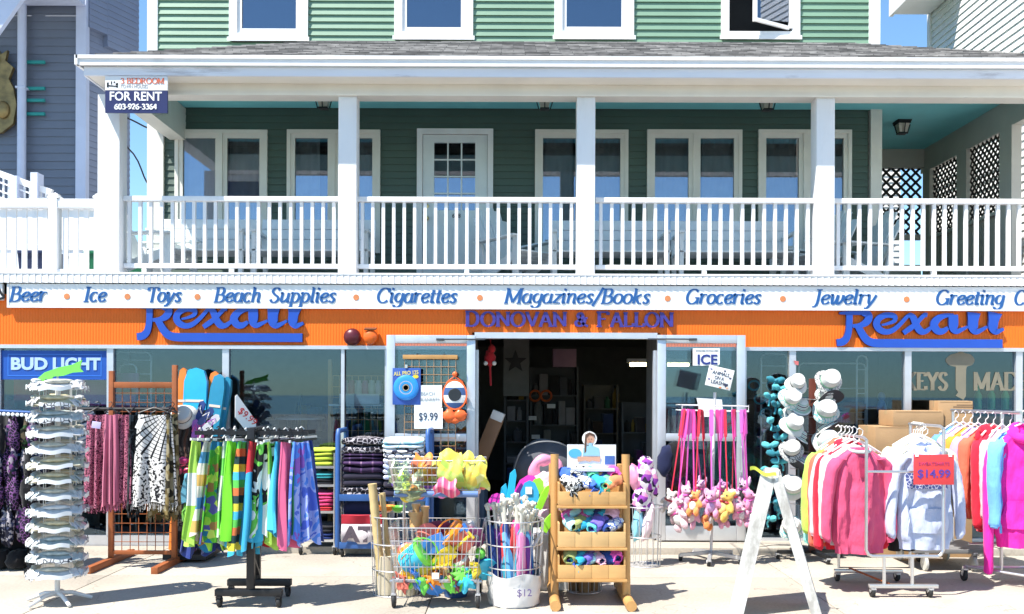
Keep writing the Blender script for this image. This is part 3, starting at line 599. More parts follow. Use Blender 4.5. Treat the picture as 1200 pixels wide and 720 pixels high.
# right side of the porch: lattice screens
SX = 6.05; LATT = mat('dark_lattice', (.028, .025, .022), .8); BEIGE = paint('beige_trim', (.50, .48, .43))
m = MB(); m.box(SX, SX + .12, .57, 4.1, 4.86, 5.2).box(XR + .13, SX, 3.98, 4.1, 4.93, 5.2); P(m, 'screen_beam', BEIGE)
m = MB(); m.box(SX + .02, SX + .08, 1.6, 4.0, 2.82, 3.86)
y = 1.6
while y < 4.0: m.box(SX + .012, SX + .02, y, y + .006, 2.83, 3.86); y += .14
P(m, 'screen_panel', mat('tan_boards', (.40, .37, .31), .8, stretch=(1, 8, .5)))
for y0, y1 in ((3.76, 3.98), (2.69, 2.95), (1.58, 1.86)): P(MB().box(SX - .02, SX + .1, y0, y1, 2.82, 4.86), 'screen_post', BEIGE)
P(MB().box(SX - .03, SX + .1, 1.86, 2.69, 3.84, 3.88).box(SX - .03, SX + .1, 2.95, 3.76, 3.84, 3.88), 'screen_rail', BEIGE)
def lattice(mb, u0, u1, z0, z1, pitch, wd, th):
    """crossed strips on the plane y=0"""
    for sgn in (1, -1):
        c = u0 - (z1 - z0)
        while c < u1 + (z1 - z0):
            pts = []
            for (ua, za) in ((c, z0), (c + (z1 - z0), z1)): pts.append((ua, za))
            (ua, za), (ub, zb) = pts
            t0 = max(0, (u0 - ua) / (ub - ua)); t1 = min(1, (u1 - ua) / (ub - ua))
            if t1 - t0 > .02:
                p = (ua + (ub - ua) * t0, za + (zb - za) * t0); q = (ua + (ub - ua) * t1, za + (zb - za) * t1)
                if sgn < 0: p = (u0 + u1 - p[0], p[1]); q = (u0 + u1 - q[0], q[1])
                mb.beam((p[0], th * .5 * sgn, p[1]), (q[0], th * .5 * sgn, q[1]), wd, th * .95)
            c += pitch
for y0, y1 in ((1.86, 2.69), (2.95, 3.76)):
    m = MB(); m.M = Matrix.Translation((SX + .04, 0, 0)) @ Matrix.Rotation(R(90), 4, 'Z'); lattice(m, y0, y1, 3.88, 4.86, .105, .03, .008); P(m, 'lattice_screen', LATT, smooth=0)
m = MB(); m.M = Matrix.Translation((0, 4.04, 0)); lattice(m, XR + .2, SX - .02, 3.95, 4.93, .145, .036, .008); P(m, 'lattice_screen', LATT, smooth=0)
P(MB().box(XR + .13, SX - .02, 4.0, 4.08, 3.87, 3.95).box(5.45, 5.53, 4.0, 4.08, 2.82, 3.87).box(5.55, SX - .03, 4.0, 4.04, 2.82, 3.5), 'screen_rail', BEIGE)
# ceiling lanterns
for px, py, Y in ((378, 118, 1.62), (637, 118, 1.62), (898, 119, 1.62), (1056, 158, 2.6)):
    t = thing('porch_lantern', {378: 'black square ceiling lantern over the pair of windows beside the first post', 637: 'black square ceiling lantern just right of the glazed porch door', 898: 'black square ceiling lantern left of the last white post', 1056: 'black square ceiling lantern over the latticed corner of the porch'}[px], 'lantern', (PX(px, Y), Y, 5.2), group='porch ceiling lanterns')
    MB().box(-.09, .09, -.09, .09, -.02, 0).lathe([(.115, -.02), (.12, -.035), (.115, -.045)], 4, rot=(0, 0, R(45))).build('mount', BLACK, t)
    MB().lathe([(.10, -.045), (.065, -.16), (.05, -.16)], 4, rot=(0, 0, R(45))).build('glass', mat('lantern_glass', (.55, .5, .42), .3), t)
    f = MB()
    for k in range(4):
        an = R(45 + 90 * k) + R(45); f.beam((.104 * math.cos(an), .104 * math.sin(an), -.045), (.07 * math.cos(an), .07 * math.sin(an), -.165), .012, .012)
    f.lathe([(.08, -.158), (.08, -.17), (.03, -.175), (0, -.18)], 4, rot=(0, 0, R(45))); f.build('cage', BLACK, t)

# ------------------------------------------------------------------ railings
def baluster(x, y, z0, z1, par, i): return MB().box(x - .0175, x + .0175, y - .0175, y + .0175, z0, z1).build('baluster', WHITE, par, 0)
secs = [(145, 397, 'first', 'behind the for-rent sign post'), (418, 675, 'second', 'in front of the glazed porch door'), (697, 952, 'third', 'in front of two white benches'), (975, 1212, 'fourth', 'in front of the lattice corner')]
for a, b, w_, wh in secs:
    Y = .47; x0, x1 = PX(a, Y), PX(b, Y); zt0, zb0 = PZ(232, Y, 600), PZ(316, Y, 600)
    t = thing('porch_railing', 'white porch railing section ' + wh, 'railing', (0, 0, 0), group='porch railing sections')
    MB().bbox(x0, x1, Y - .04, Y + .04, zt0 - .055, zt0, .006).build('top_rail', WHITE, t)
    MB().bbox(x0, x1, Y - .025, Y + .025, zb0, zb0 + .05, .005).build('bottom_rail', WHITE, t)
    k = int((x1 - x0) / .113); st = (x1 - x0) / k
    for i in range(k):
        xx = x0 + st * (i + .5); baluster(xx, Y, zb0 + .05, zt0 - .055, t, i)
    for xx in ((x0 + x1) / 2,): MB().box(xx - .025, xx + .025, Y - .02, Y + .02, 2.822, zb0).build('foot', WHITE, t)
# deck fence at the left
Y = .55; t = thing('deck_fence', 'white vinyl picket fence along the deck left of the porch', 'fence')
x0, x1 = -8.8, PX(119, Y)
MB().bbox(x0, x1, Y - .05, Y + .05, PZ(245, Y, 60), PZ(234, Y, 60), .008).build('top_rail', WHITE, t)
MB().bbox(x0, x1, Y - .035, Y + .035, 2.86, 2.93, .006).build('bottom_rail', WHITE, t)
for px in (64, 117, -60):
    x = PX(px, Y); MB().bbox(x - .045, x + .045, Y - .06, Y + .06, 2.822, PZ(234, Y, 60) + .005, .005).lathe([(.085, 0), (.085, .02), (.06, .035), (.06, .045), (0, .07)], 4, (x, Y, PZ(234, Y, 60) + .006), (0, 0, R(45))).build('post', WHITE, t)
x = x0 + .06
while x < x1 - .03:
    MB().box(x - .026, x + .026, Y - .012, Y + .012, 2.93, PZ(245, Y, 60)).build('picket', WHITE, t, 0); x += .113
solo('white_shed', 'low plain white store wall behind the deck fence', 'shed', MB().box(-9, PX(125, 2.6), 2.6, 3.2, 2.82, 3.98).box(-9, PX(125, 2.6) + .03, 2.57, 3.23, 3.98, 4.03).box(-9, PX(125, 2.6), 2.585, 2.6, 3.46, 3.52), WHITE, smooth=0)
def bin_(px0, px1, col, label):
    Y = 1.5; xa, xb = PX(px0, Y), PX(px1, Y); w_ = xb - xa
    t = thing('storage_bin', label, 'bin', ((xa + xb) / 2, Y + .2, 2.822), group='bins behind the fence')
    MB().add([(-w_ * .44, -.17, 0), (w_ * .44, -.17, 0), (w_ * .44, .17, 0), (-w_ * .44, .17, 0), (-w_ * .5, -.2, .42), (w_ * .5, -.2, .42), (w_ * .5, .2, .42), (-w_ * .5, .2, .42)], [(0, 3, 2, 1), (4, 5, 6, 7), (0, 1, 5, 4), (1, 2, 6, 5), (2, 3, 7, 6), (3, 0, 4, 7)]).build('body', plastic(col[0], col[1]), t)
    MB().bbox(-w_ * .53, w_ * .53, -.22, .22, .42, .46, .012).build('lid', plastic(col[0], col[1]), t)
bin_(20, 60, ('navy_plastic', (.02, .03, .08)), 'navy storage bin behind the white deck fence')
bin_(98, 128, ('green_plastic', (.01, .14, .06)), 'green storage bin behind the deck fence just left of the corner post')
bin_(136, 166, ('green_plastic', (.01, .14, .06)), 'green storage bin behind the railing just right of the corner post')

# porch furniture
CHW = paint('furniture_white', (.72, .77, .78))
def bench(px0, px1, label):
    Y = 1.45; xa, xb = PX(px0, Y), PX(px1, Y); w_ = xb - xa; t = thing('porch_bench', label, 'bench', ((xa + xb) / 2, Y, 2.822), group='benches on the porch')
    h = w_ / 2; ang = -R(8)
    bk = MB()
    for k in range(3): bk.obox((0, -.02 + .1 * .12 * k, .53 + .122 * k), (w_, .022, .118), (ang, 0, 0), b=.004)
    bk.build('backrest', CHW, t)
    st = MB()
    for k in range(5): st.bbox(-h, h, -.52 + .1 * k, -.43 + .1 * k, .38, .402, .004)
    st.build('seat', CHW, t)
    for s_ in (-1, 1):
        MB().bbox(s_ * (h - .04) - .03, s_ * (h - .04) + .03, -.55, .02, .60, .63, .004).build('armrest', CHW, t)
        MB().bbox(s_ * (h - .04) - .025, s_ * (h - .04) + .025, -.52, -.46, 0, .60, .004).build('leg', CHW, t)
        MB().bbox(s_ * (h - .04) - .025, s_ * (h - .04) + .025, -.04, .03, 0, .60, .004).build('leg', CHW, t)
bench(190, 300, 'white slatted porch bench left of the first slim post'); bench(307, 440, 'white slatted porch bench behind the post left of the glazed door')
bench(643, 777, 'white slatted porch bench behind the post right of the glazed door'); bench(785, 921, 'white slatted porch bench under the window pair nearest the last post')
def adirondack(px, Y, rz, label):
    t = thing('adirondack_chair', label, 'chair', (PX(px, Y), Y, 2.822), rz, group='adirondack chairs on the porch')
    b = MB()
    for k in range(5):
        x = (k - 2) * .105; top = 1.02 - .035 * (k - 2) ** 2
        b.beam((x * .8, .20, .28), (x, .52, top), .092, .02, (0, 1, .3))
    b.build('backrest', CHW, t)
    st = MB()
    for k in range(5): st.obox((0, -.34 + .115 * k, .37 - .03 * k), (.52, .10, .02), (R(-15), 0, 0), b=.003)
    st.build('seat', CHW, t)
    for s_ in (-1, 1):
        MB().bbox(s_ * .32 - .06, s_ * .32 + .06, -.42, .34, .53, .552, .004).build('armrest', CHW, t)
        MB().bbox(s_ * .285 - .012, s_ * .285 + .012, -.40, -.31, 0, .53, .003).build('leg', CHW, t)
        MB().beam((s_ * .262, -.38, .36), (s_ * .262, .48, .05), .02, .10, (0, .3, 1)).build('leg', CHW, t)
        MB().beam((s_ * .24, .24, .1), (s_ * .3, .3, .53), .03, .06).build('arm_brace', CHW, t)
adirondack(604, 1.25, R(38), 'white adirondack chair turned beside the glazed porch door')
adirondack(178, 1.05, R(80), 'white adirondack chair seen from the side by the corner post')
adirondack(951, 1.5, R(-60), 'white adirondack chair just left of the last slim post')
adirondack(1000, 1.6, R(-70), 'white adirondack chair just right of the last slim post')

# ------------------------------------------------------------------ shop front
ORANGE = mat('orange_metal', (.86, .165, .012), .5, 0, .04, 2, 0, 1, .3)
def corrugated(mb, x0, x1, z0, z1, y, pitch=.03, d=.0022):
    n = int((x1 - x0) / pitch); st = (x1 - x0) / n; vs = []; fs = []
    for i in range(n * 4 + 1):
        x = x0 + st * i / 4; yy = y + d * (0, 1, 1, 0)[i % 4]
        vs += [(x, yy, z0), (x, yy, z1)]
    for i in range(n * 4): fs.append((2 * i, 2 * i + 2, 2 * i + 3, 2 * i + 1))
    mb.add(vs, fs)
ZF0 = PZ(405, 0, 300); ZF1 = 2.60
xa, xb = PX(553, 0), PX(773, 0)
m = MB(); corrugated(m, -9, xa, ZF0, ZF1, 0); corrugated(m, xa, xb, PZ(390, 0, 660), ZF1, 0); corrugated(m, xb, 6.6, ZF0, ZF1, 0)
m.box(-9, 6.6, .012, .1, PZ(390, 0, 660), ZF1).box(-9, xa, .012, .1, ZF0, PZ(390, 0, 660) - .001).box(xb, 6.6, .012, .1, ZF0, PZ(390, 0, 660) - .001); P(m, 'orange_fascia', ORANGE, smooth=0)
m = MB(); m.box(-9, xa, -.02, .09, ZF0 - .038, ZF0).box(xb, 6.6, -.02, .09, ZF0 - .038, ZF0); P(m, 'head_trim', ALU)
m = MB(); m.box(PX(556, -.03), PX(770, -.03), -.04, .1, PZ(397, -.03, 660), PZ(390, -.03, 660)); P(m, 'door_header', ALU)
ZG = ZF0 - .038; muls = [-140, -2, 130, 265, 402, 455, 557, 769, 872, 928, 1063, 1193, 1260]; mw = {402: .018, 872: .02}
for px in muls:
    x = PX(px, .02); h = mw.get(px, .034); P(MB().box(x - h, x + h, -.005, .07, .1, ZG), 'mullion', ALU)
P(MB().box(-9, PX(455, 0), -.002, .08, -.02, .1).box(PX(872, 0), 6.6, -.002, .08, -.02, .1), 'window_plinth', ALU)
SGL = glass('shop_glass', .03, (.84, .89, .91), reflcol=(.55, .76, 1))
for a, b in zip(muls[:-1], muls[1:]):
    if a in (557, 455, 769): continue
    P(MB().box(PX(a, .02) + .03, PX(b, .02) - .03, .03, .036, .1, ZG), 'shop_window', SGL)
for a, b in ((455, 557), (769, 872)): P(MB().box(PX(a, .02) + .03, PX(b, .02) - .03, .03, .036, .1, ZG), 'shop_window', SGL)
# rooms inside
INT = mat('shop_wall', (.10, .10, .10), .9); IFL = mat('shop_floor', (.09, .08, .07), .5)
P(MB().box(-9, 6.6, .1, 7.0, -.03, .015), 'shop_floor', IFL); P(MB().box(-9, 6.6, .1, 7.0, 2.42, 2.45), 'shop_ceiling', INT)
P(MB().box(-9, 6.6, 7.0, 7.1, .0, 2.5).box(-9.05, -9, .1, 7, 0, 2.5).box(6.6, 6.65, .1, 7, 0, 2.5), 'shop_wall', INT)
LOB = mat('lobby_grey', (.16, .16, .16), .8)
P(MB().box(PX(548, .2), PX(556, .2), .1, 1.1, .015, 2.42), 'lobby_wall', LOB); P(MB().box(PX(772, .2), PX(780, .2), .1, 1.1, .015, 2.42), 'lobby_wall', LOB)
# glazed entrance doors, folded open against the front
def shop_door(px0, px1, hinge_right):
    Y = -.075; a, b = PX(px0, Y), PX(px1, Y); z1 = PZ(393, Y, (px0 + px1) / 2); z0 = .085
    d = P(MB().bbox(a, a + .088, Y - .022, Y + .022, z0, z1, .006).bbox(b - .088, b, Y - .022, Y + .022, z0, z1, .006).bbox(a + .088, b - .088, Y - .022, Y + .022, z1 - .085, z1, .006).bbox(a + .088, b - .088, Y - .022, Y + .022, z0, z0 + .15, .006)
          .bbox(a + .088, b - .088, Y - .024, Y + .024, PZ(517, Y, px0), PZ(508, Y, px0), .006), 'entrance_door', ALU)
    P(MB().box(a + .088, b - .088, Y - .003, Y + .003, z0 + .15, PZ(517, Y, px0)), 'pane', SGL, d); P(MB().box(a + .088, b - .088, Y - .003, Y + .003, PZ(508, Y, px0), z1 - .085), 'pane', SGL, d)
    s_ = 1 if hinge_right else -1; hx = b if hinge_right else a
    P(MB().box(hx - s_ * .36 - .04, hx - s_ * .36 + .04, Y - .05, Y - .022, z1 - .058, z1 - .035).beam((hx - s_ * .36, Y - .055, z1 - .045), (hx + s_ * .10, Y - .02, z1 - .042), .014, .012), 'closer', mat('dark_steel', (.1, .1, .11), .4, .8), d)
    P(MB().tube([(hx - s_ * .86, Y - .03, z1 - 1.15), (hx - s_ * .86, Y - .07, z1 - 1.15), (hx - s_ * .86, Y - .07, z1 - 1.4), (hx - s_ * .86, Y - .03, z1 - 1.4)], .009, 6), 'handle', ALU, d)
    return d
shop_door(453, 557, True); shop_door(770, 873, False)

# ------------------------------------------------------------------ neighbours
BLUE_SHADE = mat('blue_grey_shade_tone', (.14, .165, .215), .6, 0, .07, 2); BLUE_LIT = mat('blue_grey_lit_tone', (.235, .275, .37), .6, 0, .06, 2)  # one siding in two tones: front coloured as shaded, side coloured as lit
TR = paint('lilac_white_trim', (.55, .60, .74))
YN = 5.0; sN = S(YN); nb = thing('blue_house', 'blue-grey clapboard house with white corner trim beside the porch', 'house')
cx = PX(94, YN)
m = MB(); m.M = Matrix.Translation((0, YN, 0)); clapboards(m, cx - 5, cx, 2.5, 10, .13); P(m, 'front_wall', BLUE_SHADE, nb, 0)
side = Matrix.Translation((cx, YN, 0)) @ Matrix.Rotation(R(67), 4, 'Z')
m = MB(); m.M = side; clapboards(m, 0, .99, 0, 10, .10); P(m, 'side_wall', BLUE_LIT, nb, 0)
m = MB(); m.M = side @ Matrix.Translation((0, -.10, 0)); clapboards(m, .42, 1.08, PZ(64, 5.7, 150), 10, .10); m.box(.42, 1.08, .001, .10, PZ(64, 5.7, 150) + .002, 10); P(m, 'side_bay', BLUE_LIT, nb, 0)
m = MB(); m.M = side @ Matrix.Translation((0, -.10, 0)); clapboards(m, .06, .42, PZ(40, 5.3, 120), 10, .10); m.box(.06, .42, .001, .10, PZ(40, 5.3, 120) + .002, 10); P(m, 'side_bay', BLUE_LIT, nb, 0)
P(MB().box(cx - .06, cx + .10, YN - .06, YN + .06, 0, 10), 'corner_trim', TR, nb)
P(MB().box(cx - 5, cx - .06, YN - .08, YN - .02, PZ(2, YN, 60), PZ(2, YN, 60) + .2), 'frieze', TR, nb)
P(MB().box(cx - 5.2, cx + .1, YN - 1.5, YN - .1, 7.65, 7.8), 'shade_overhang', TR, nb)  # slab added above the front wall to keep it in shade
P(MB().beam((PX(-30, 3.8), 3.8, PZ(60, 3.8)), (PX(40, 3.8), 3.8, PZ(-40, 3.8)), .3, .08), 'rake_board', TR, nb)
P(MB().tube([(PX(26, 4.9), 4.86, .2), (PX(26, 4.9), 4.86, 9.9)], .065, 12).box(PX(26, 4.9) - .075, PX(26, 4.9) + .075, 4.8, 4.95, PZ(106, 4.9) - .02, PZ(106, 4.9) + .01), 'downspout', TR, nb)
P(MB().box(cx - 5, cx - .7, YN + .05, YN + 1.0, 0, 10).prism([(cx - 5.3, 10), (cx + .3, 10), (cx - 2.5, 12.5)], YN - .5, YN + 1), 'house_core', BLUE_SHADE, nb)
# ornament
def fishpoly(): return [(.0, .30), (.12, .42), (.10, .62), (.22, .70), (.28, .58), (.40, .66), (.36, .48), (.5, .36), (.42, .16), (.5, .0), (.56, -.3), (.5, -.62), (.3, -.78), (.05, -.8), (-.2, -.6), (-.1, -.2), (.12, -.05)]
solo('wall_ornament', 'gold cut-out ornament on the blue-grey house wall', 'ornament', MB().prism([(x * .9, z * .9) for x, z in fishpoly()], -.03, .03).ell((.3, -.05, -.35), (.1, .05, .14)).ell((.2, -.04, .45), (.05, .04, .05)), mat('gold_paint', (.24, .165, .06), .4, .4, .4, 8), (PX(-20, 4.86), 4.9, PZ(105, 4.86)))
for py in (73, 104, 118, 134):
    solo('teal_slat', 'teal wooden slat sticking out beside the downspout', 'slat', MB().bbox(-.18, .14, -.02, .02, -.025, .025), paint('teal_slat', (.02, .26, .24)), (PX(38, 4.85), 4.93, PZ(py, 4.85)), group='teal slats on the blue house')
dl = thing('stair_railing', 'white lattice stair railing at the blue-grey house', 'railing')
P(MB().beam((PX(-40, 3.6), 3.6, PZ(192, 3.6)), (PX(60, 3.6), 3.6, PZ(228, 3.6)), .09, .06).beam((PX(-40, 3.6), 3.6, PZ(222, 3.6)), (PX(60, 3.6), 3.6, PZ(256, 3.6)), .06, .05), 'rail', WHITE, dl)
m = MB()
for k in range(16):
    x = PX(-40 + 6.2 * k, 3.6); zz = PZ(194 + 2.2 * k, 3.6); m.box(x - .012, x + .012, 3.59, 3.61, zz - .34, zz)
for k in (1, 2): m.beam((PX(-40, 3.6), 3.575, PZ(192 + 10 * k, 3.6)), (PX(60, 3.6), 3.575, PZ(228 + 10 * k, 3.6)), .022, .015)
P(m, 'lattice', WHITE, dl)
for px, py in ((19, 210), (43, 206)): P(MB().box(PX(px, 3.6) - .05, PX(px, 3.6) + .05, 3.5, 3.68, 2.9, PZ(py, 3.6)), 'post', TR, dl)
# right neighbour
WS = paint('white_vinyl', (.82, .82, .81)); rb = thing('white_house', 'white vinyl-sided house beyond the right end of the porch', 'house')
m = MB(); m.M = Matrix.Translation((7.2, 0, 0)) @ Matrix.Rotation(R(-90), 4, 'Z'); clapboards(m, -6.3, 3, 0, 10, .115, t=.018); P(m, 'side_wall', WS, rb, 0)
P(MB().box(7.24, 12, -3, 6.26, 0, 10), 'house_core', WS, rb); P(MB().box(7.16, 7.26, 6.26, 6.36, 0, 10), 'corner_trim', WS, rb)
zz = 8.14
P(MB().box(6.55, 7.18, 5.2, 6.3, zz, zz + .05).box(6.5, 6.56, 5.15, 6.36, zz - .02, zz + .35).box(6.56, 7.18, 5.15, 5.2, zz - .02, zz + .35), 'eave_box', WS, rb)
m = MB(); m.M = Matrix.Translation((0, 7.5, 0)); clapboards(m, 4.9, 7.19, 0, 6.2, .115, t=.018); P(m, 'rear_wing', WS, rb, 0)
P(MB().prism([(6.4, 9.1), (12.5, 9.1), (9.5, 13)], 6.3, 6.5).prism([(6.9, 10), (12.5, 10), (9.5, 13)], -3.2, 6.3), 'gable_roof', mat('roof_dark', (.12, .115, .11)), rb)
# cable between the houses
solo('power_cable', 'black cable sagging across the sky gap beside the corner post', 'cable', MB().tube(smooth_path([(PX(120, 3), 3.0, PZ(128, 3)), (PX(150, 3), 3.1, PZ(140, 3)), (PX(173, 3.2), 3.2, PZ(152, 3.2)), (PX(200, 3.4), 3.4, PZ(160, 3.4))], 4), .012, 6).tube(smooth_path([(PX(120, 3), 3.0, PZ(150, 3)), (PX(152, 3), 3.1, PZ(180, 3)), (PX(171, 3.2), 3.2, PZ(215, 3.2)), (PX(185, 3.3), 3.3, PZ(228, 3.3))], 4), .012, 6), BLACK)
# ================================================================== signs on the front
NAVY = mat('navy_lettering', (.012, .095, .30), .5, 0, .05); ODOT = mat('orange_dot', (.62, .22, .08), .6)
SB = thing('lettered_sign_board', 'long white sign board listing shop goods in blue italics', 'sign')
YS = -.045; sx0, sx1 = PX(8, YS), 6.6; z0, z1 = PZ(361, YS, 300), PZ(333.5, YS, 300)
MB().box(sx0, sx1, YS, -.005, z0, z1).build('board', paint('sign_white', (.84, .85, .84)), SB, 0)
MB().box(sx0, sx1, YS - .006, YS + .02, z0 - .006, z0 + .008).box(sx0, sx0 + .02, YS - .006, YS + .02, z0 + .008, z1).build('edge_strip', WHITE, SB, 0)
for k in range(5):
    m = MB()
words = [('Beer', 10, 56), ('Ice', 97, 126), ('Toys', 171, 214), ('Beach', 250, 307), ('Supplies', 315, 395), ('Cigarettes', 440, 537), ('Magazines/Books', 590, 763), ('Groceries', 802, 893), ('Jewelry', 951, 1028), ('Greeting', 1095, 1178), ('Cards', 1187, 1240)]
zb = PZ(353.6, YS, 70)
for wtx, a, b in words:
    m = MB(); write(m, wtx, PX(a, YS), zb, .148, YS - .004, .006, .135, .05, .22, PX(b, YS) - PX(a, YS) - .02); m.build('lettering', NAVY, SB, 0)
for px in (78, 149, 231, 417, 562, 782, 917, 1062):
    MB().lathe([(.031, 0), (.031, .006)], 20, (PX(px, YS), YS + .002, PZ(347.5, YS, 70)), (R(90), 0, 0)).build('bullet', ODOT, SB)
# neighbour's board at the far left
nsb = thing('neighbour_sign', 'white sign end with a black curl at the left edge of the orange fascia', 'sign')
MB().box(-9, sx0 - .05, YS, -.005, z0 + .07, z1).build('board', WHITE, nsb, 0)
m = MB(); ribbon(m, smooth_path([(PX(-8, YS), PZ(354, YS)), (PX(4, YS), PZ(351, YS)), (PX(1, YS), PZ(346, YS)), (PX(-2, YS), PZ(340, YS))], 5), [.012] * 16, YS - .006, YS + .001); m.build('curl', BLACK, nsb, 0)

# script letters with underline (two of them)
RB = mat('sign_blue', (.012, .075, .45), .35, 0, .04); RN = mat('sign_blue_edge', (.008, .02, .13), .5)
def q(pts): return pts
SCRIPT = [
 ([(110, 450), (180, 440), (235, 390), (262, 300), (270, 180), (270, 62)], [45, 48, 44, 40, 40, 42]),
 ([(140, 72), (230, 70), (430, 68)], [14, 22, 26]),
 ([(430, 70), (500, 85), (515, 140), (475, 195), (400, 228), (310, 236)], [30, 48, 48, 44, 30, 22]),
 ([(380, 240), (420, 315), (462, 380), (510, 425), (570, 448), (640, 455), (720, 456)], [42, 45, 48, 50, 52, 54, 54]),
 ([(700, 456), (2226, 456)], [55, 55]),
 ([(680, 222), (760, 205), (845, 165), (840, 108), (740, 95), (650, 135), (615, 205), (650, 275), (730, 310), (820, 290), (920, 210), (1010, 110), (1060, 85)], [12, 18, 26, 34, 36, 40, 44, 42, 36, 32, 26, 24, 26]),
 ([(1040, 88), (1085, 130), (1130, 235), (1180, 298), (1240, 305), (1300, 265), (1350, 220)], [30, 42, 44, 44, 32, 24, 16]),
 ([(960, 325), (1050, 262), (1110, 215), (1180, 140), (1230, 92), (1265, 95)], [30, 34, 30, 26, 28, 26]),
 ([(1600, 92), (1490, 100), (1400, 140), (1350, 215), (1390, 290), (1460, 300), (1530, 255)], [20, 30, 44, 50, 46, 38, 22]),
 ([(1595, 88), (1598, 180), (1600, 260), (1640, 300), (1710, 275), (1780, 240)], [60, 62, 54, 36, 24, 16]),
 ([(1860, 60), (1850, 160), (1850, 250), (1885, 302), (1950, 285), (2030, 240)], [85, 66, 62, 40, 26, 16]),
 ([(2130, 60), (2112, 160), (2105, 250), (2140, 302), (2190, 290), (2240, 268)], [92, 64, 60, 40, 26, 18])]
def script_sign(dx, dy, label):
    Y = -.034; t = thing('script_letter_sign', label, 'sign', group='blue script signs on the fascia')
    m = MB(); k = 1 / 10.909
    for j, (pts, hw) in enumerate(SCRIPT):
        sp = smooth_path([(a, b, h) for (a, b), h in zip(pts, hw)], 6)
        pp = [(PX(150 + a * k + dx, Y), PZ(355 + b * k + dy, Y)) for a, b, h in sp]
        ribbon(m, pp, [h * k / S(Y) for a, b, h in sp], Y - .0004 * j, Y + .028 - .0004 * j, 0, 1)
    m.build('lettering', [RB, RN], t, 0)
script_sign(0, 0, 'blue script sign with underline above the hanging sarongs'); script_sign(820.5, 4.2, 'blue script sign with underline above the stacked cardboard boxes')
t = thing('serif_letter_sign', 'dark blue serif letter sign on the fascia over the open doorway', 'sign')
VIO = mat('violet_letter', (.045, .035, .25), .45); VE = mat('violet_edge', (.03, .01, .07), .5)
m = MB(); Y = -.03
x0 = PX(545, Y)
for wtx, a, b, cap in (('D', 545, 562, 18), ('ONOVAN', 563, 666, 17), ('&', 673, 692, 17), ('F', 699, 715, 18), ('ALLON', 715, 791, 17)):
    write(m, wtx, PX(a, Y), PZ(382.3, Y, 600), (cap - 1) / S(Y), Y, .024, .16, .07, 0, PX(b, Y) - PX(a, Y) - .01, 0, 1)
m.build('lettering', [VIO, VE], t, 0)
# alarm bell and floodlight under the fascia
t = thing('alarm_bell', 'dark red round alarm bell below the orange fascia', 'bell', (PX(413, -.02), -.02, PZ(396, -.02)))
MB().lathe([(.088, 0), (.09, .02), (.085, .05), (.06, .075), (.02, .085), (0, .086)], 24, (0, 0, 0), (R(90), 0, 0)).build('gong', mat('maroon', (.10, .012, .02), .35, .2), t)
MB().lathe([(.05, -.02), (.05, .01)], 16, (0, 0, 0), (R(90), 0, 0)).build('mount', BLACK, t)
t = thing('round_wall_lamp', 'orange round wall lamp beside the dark red bell', 'lamp', (PX(434.5, -.02), -.02, PZ(396, -.02)))
MB().lathe([(.075, 0), (.078, .03), (.07, .06), (.045, .075), (.02, .08), (0, .081)], 24, (0, 0, 0), (R(90), 0, 0)).build('body', mat('orange_enamel', (.70, .12, .01), .35), t)
MB().obox((0, -.04, .085), (.12, .08, .012), (R(15), 0, 0)).build('visor', mat('rust_brown', (.15, .05, .02), .6), t)

# rental sign hung under the porch fascia
Y = .075; t = thing('rental_sign', 'FOR RENT sign with phone number on the porch corner', 'sign', (0, 0, 0))
a, b = PX(122, Y), PX(195, Y)
MB().box(a, b, Y, Y + .02, PZ(107.5, Y), PZ(91, Y)).build('white_panel', WHITE, t, 0)
MB().box(a, b, Y, Y + .02, PZ(134, Y), PZ(108, Y)).build('navy_panel', paint('sign_navy', (.012, .02, .10)), t, 0)
SW = mat('letter_white', (.85, .85, .85), .5, 0, 0); RED = mat('letter_red', (.60, .13, .06), .5, 0, 0); GREY = mat('letter_grey', (.35, .36, .38), .5, 0, 0)
sans('FOR RENT', 10.6 / S(Y) * 1.37, SW, t, 'lettering', (PX(127.5, Y), Y - .002, PZ(119.5, Y)), bold=.0025, width=PX(188.5, Y) - PX(127.5, Y))
m = MB(); write(m, '603-926-3364', PX(133, Y), PZ(129.8, Y), 6.2 / S(Y), Y - .003, .004, .18, .08, 0, PX(183, Y) - PX(133, Y)); m.build('lettering', SW, t, 0)
m = MB(); write(m, '3 BEDROOM', PX(140, Y), PZ(99.6, Y), 6.2 / S(Y), Y - .003, .004, .13, .045, 0, PX(191.5, Y) - PX(140, Y)); m.build('lettering', RED, t, 0)
sans('TOWN HOUSES', 4.4 / S(Y) * 1.37, GREY, t, 'lettering', (PX(140, Y), Y - .002, PZ(105, Y)), width=PX(172, Y) - PX(140, Y))
m = MB(); lg = lambda pts: m.prism([(PX(x, Y), PZ(y, Y)) for x, y in pts], Y - .003, Y + .001)
lg([(124, 99), (126, 98.2), (126, 101.6), (137, 102.6), (137, 104.4), (134.8, 104.2), (134.8, 103.6), (126, 103), (126, 104.2), (124, 104)]); lg([(128.8, 97.2), (130, 97.2), (130, 100.6), (128.8, 100.6)]); lg([(134.4, 99.6), (137, 98.8), (137, 102.2), (134.4, 101.8)])
m.lathe([(.009, 0), (.009, .003)], 12, (PX(132.8, Y), Y + .001, PZ(98.2, Y)), (R(90), 0, 0)); m.build('logo', BLACK, t, 0)

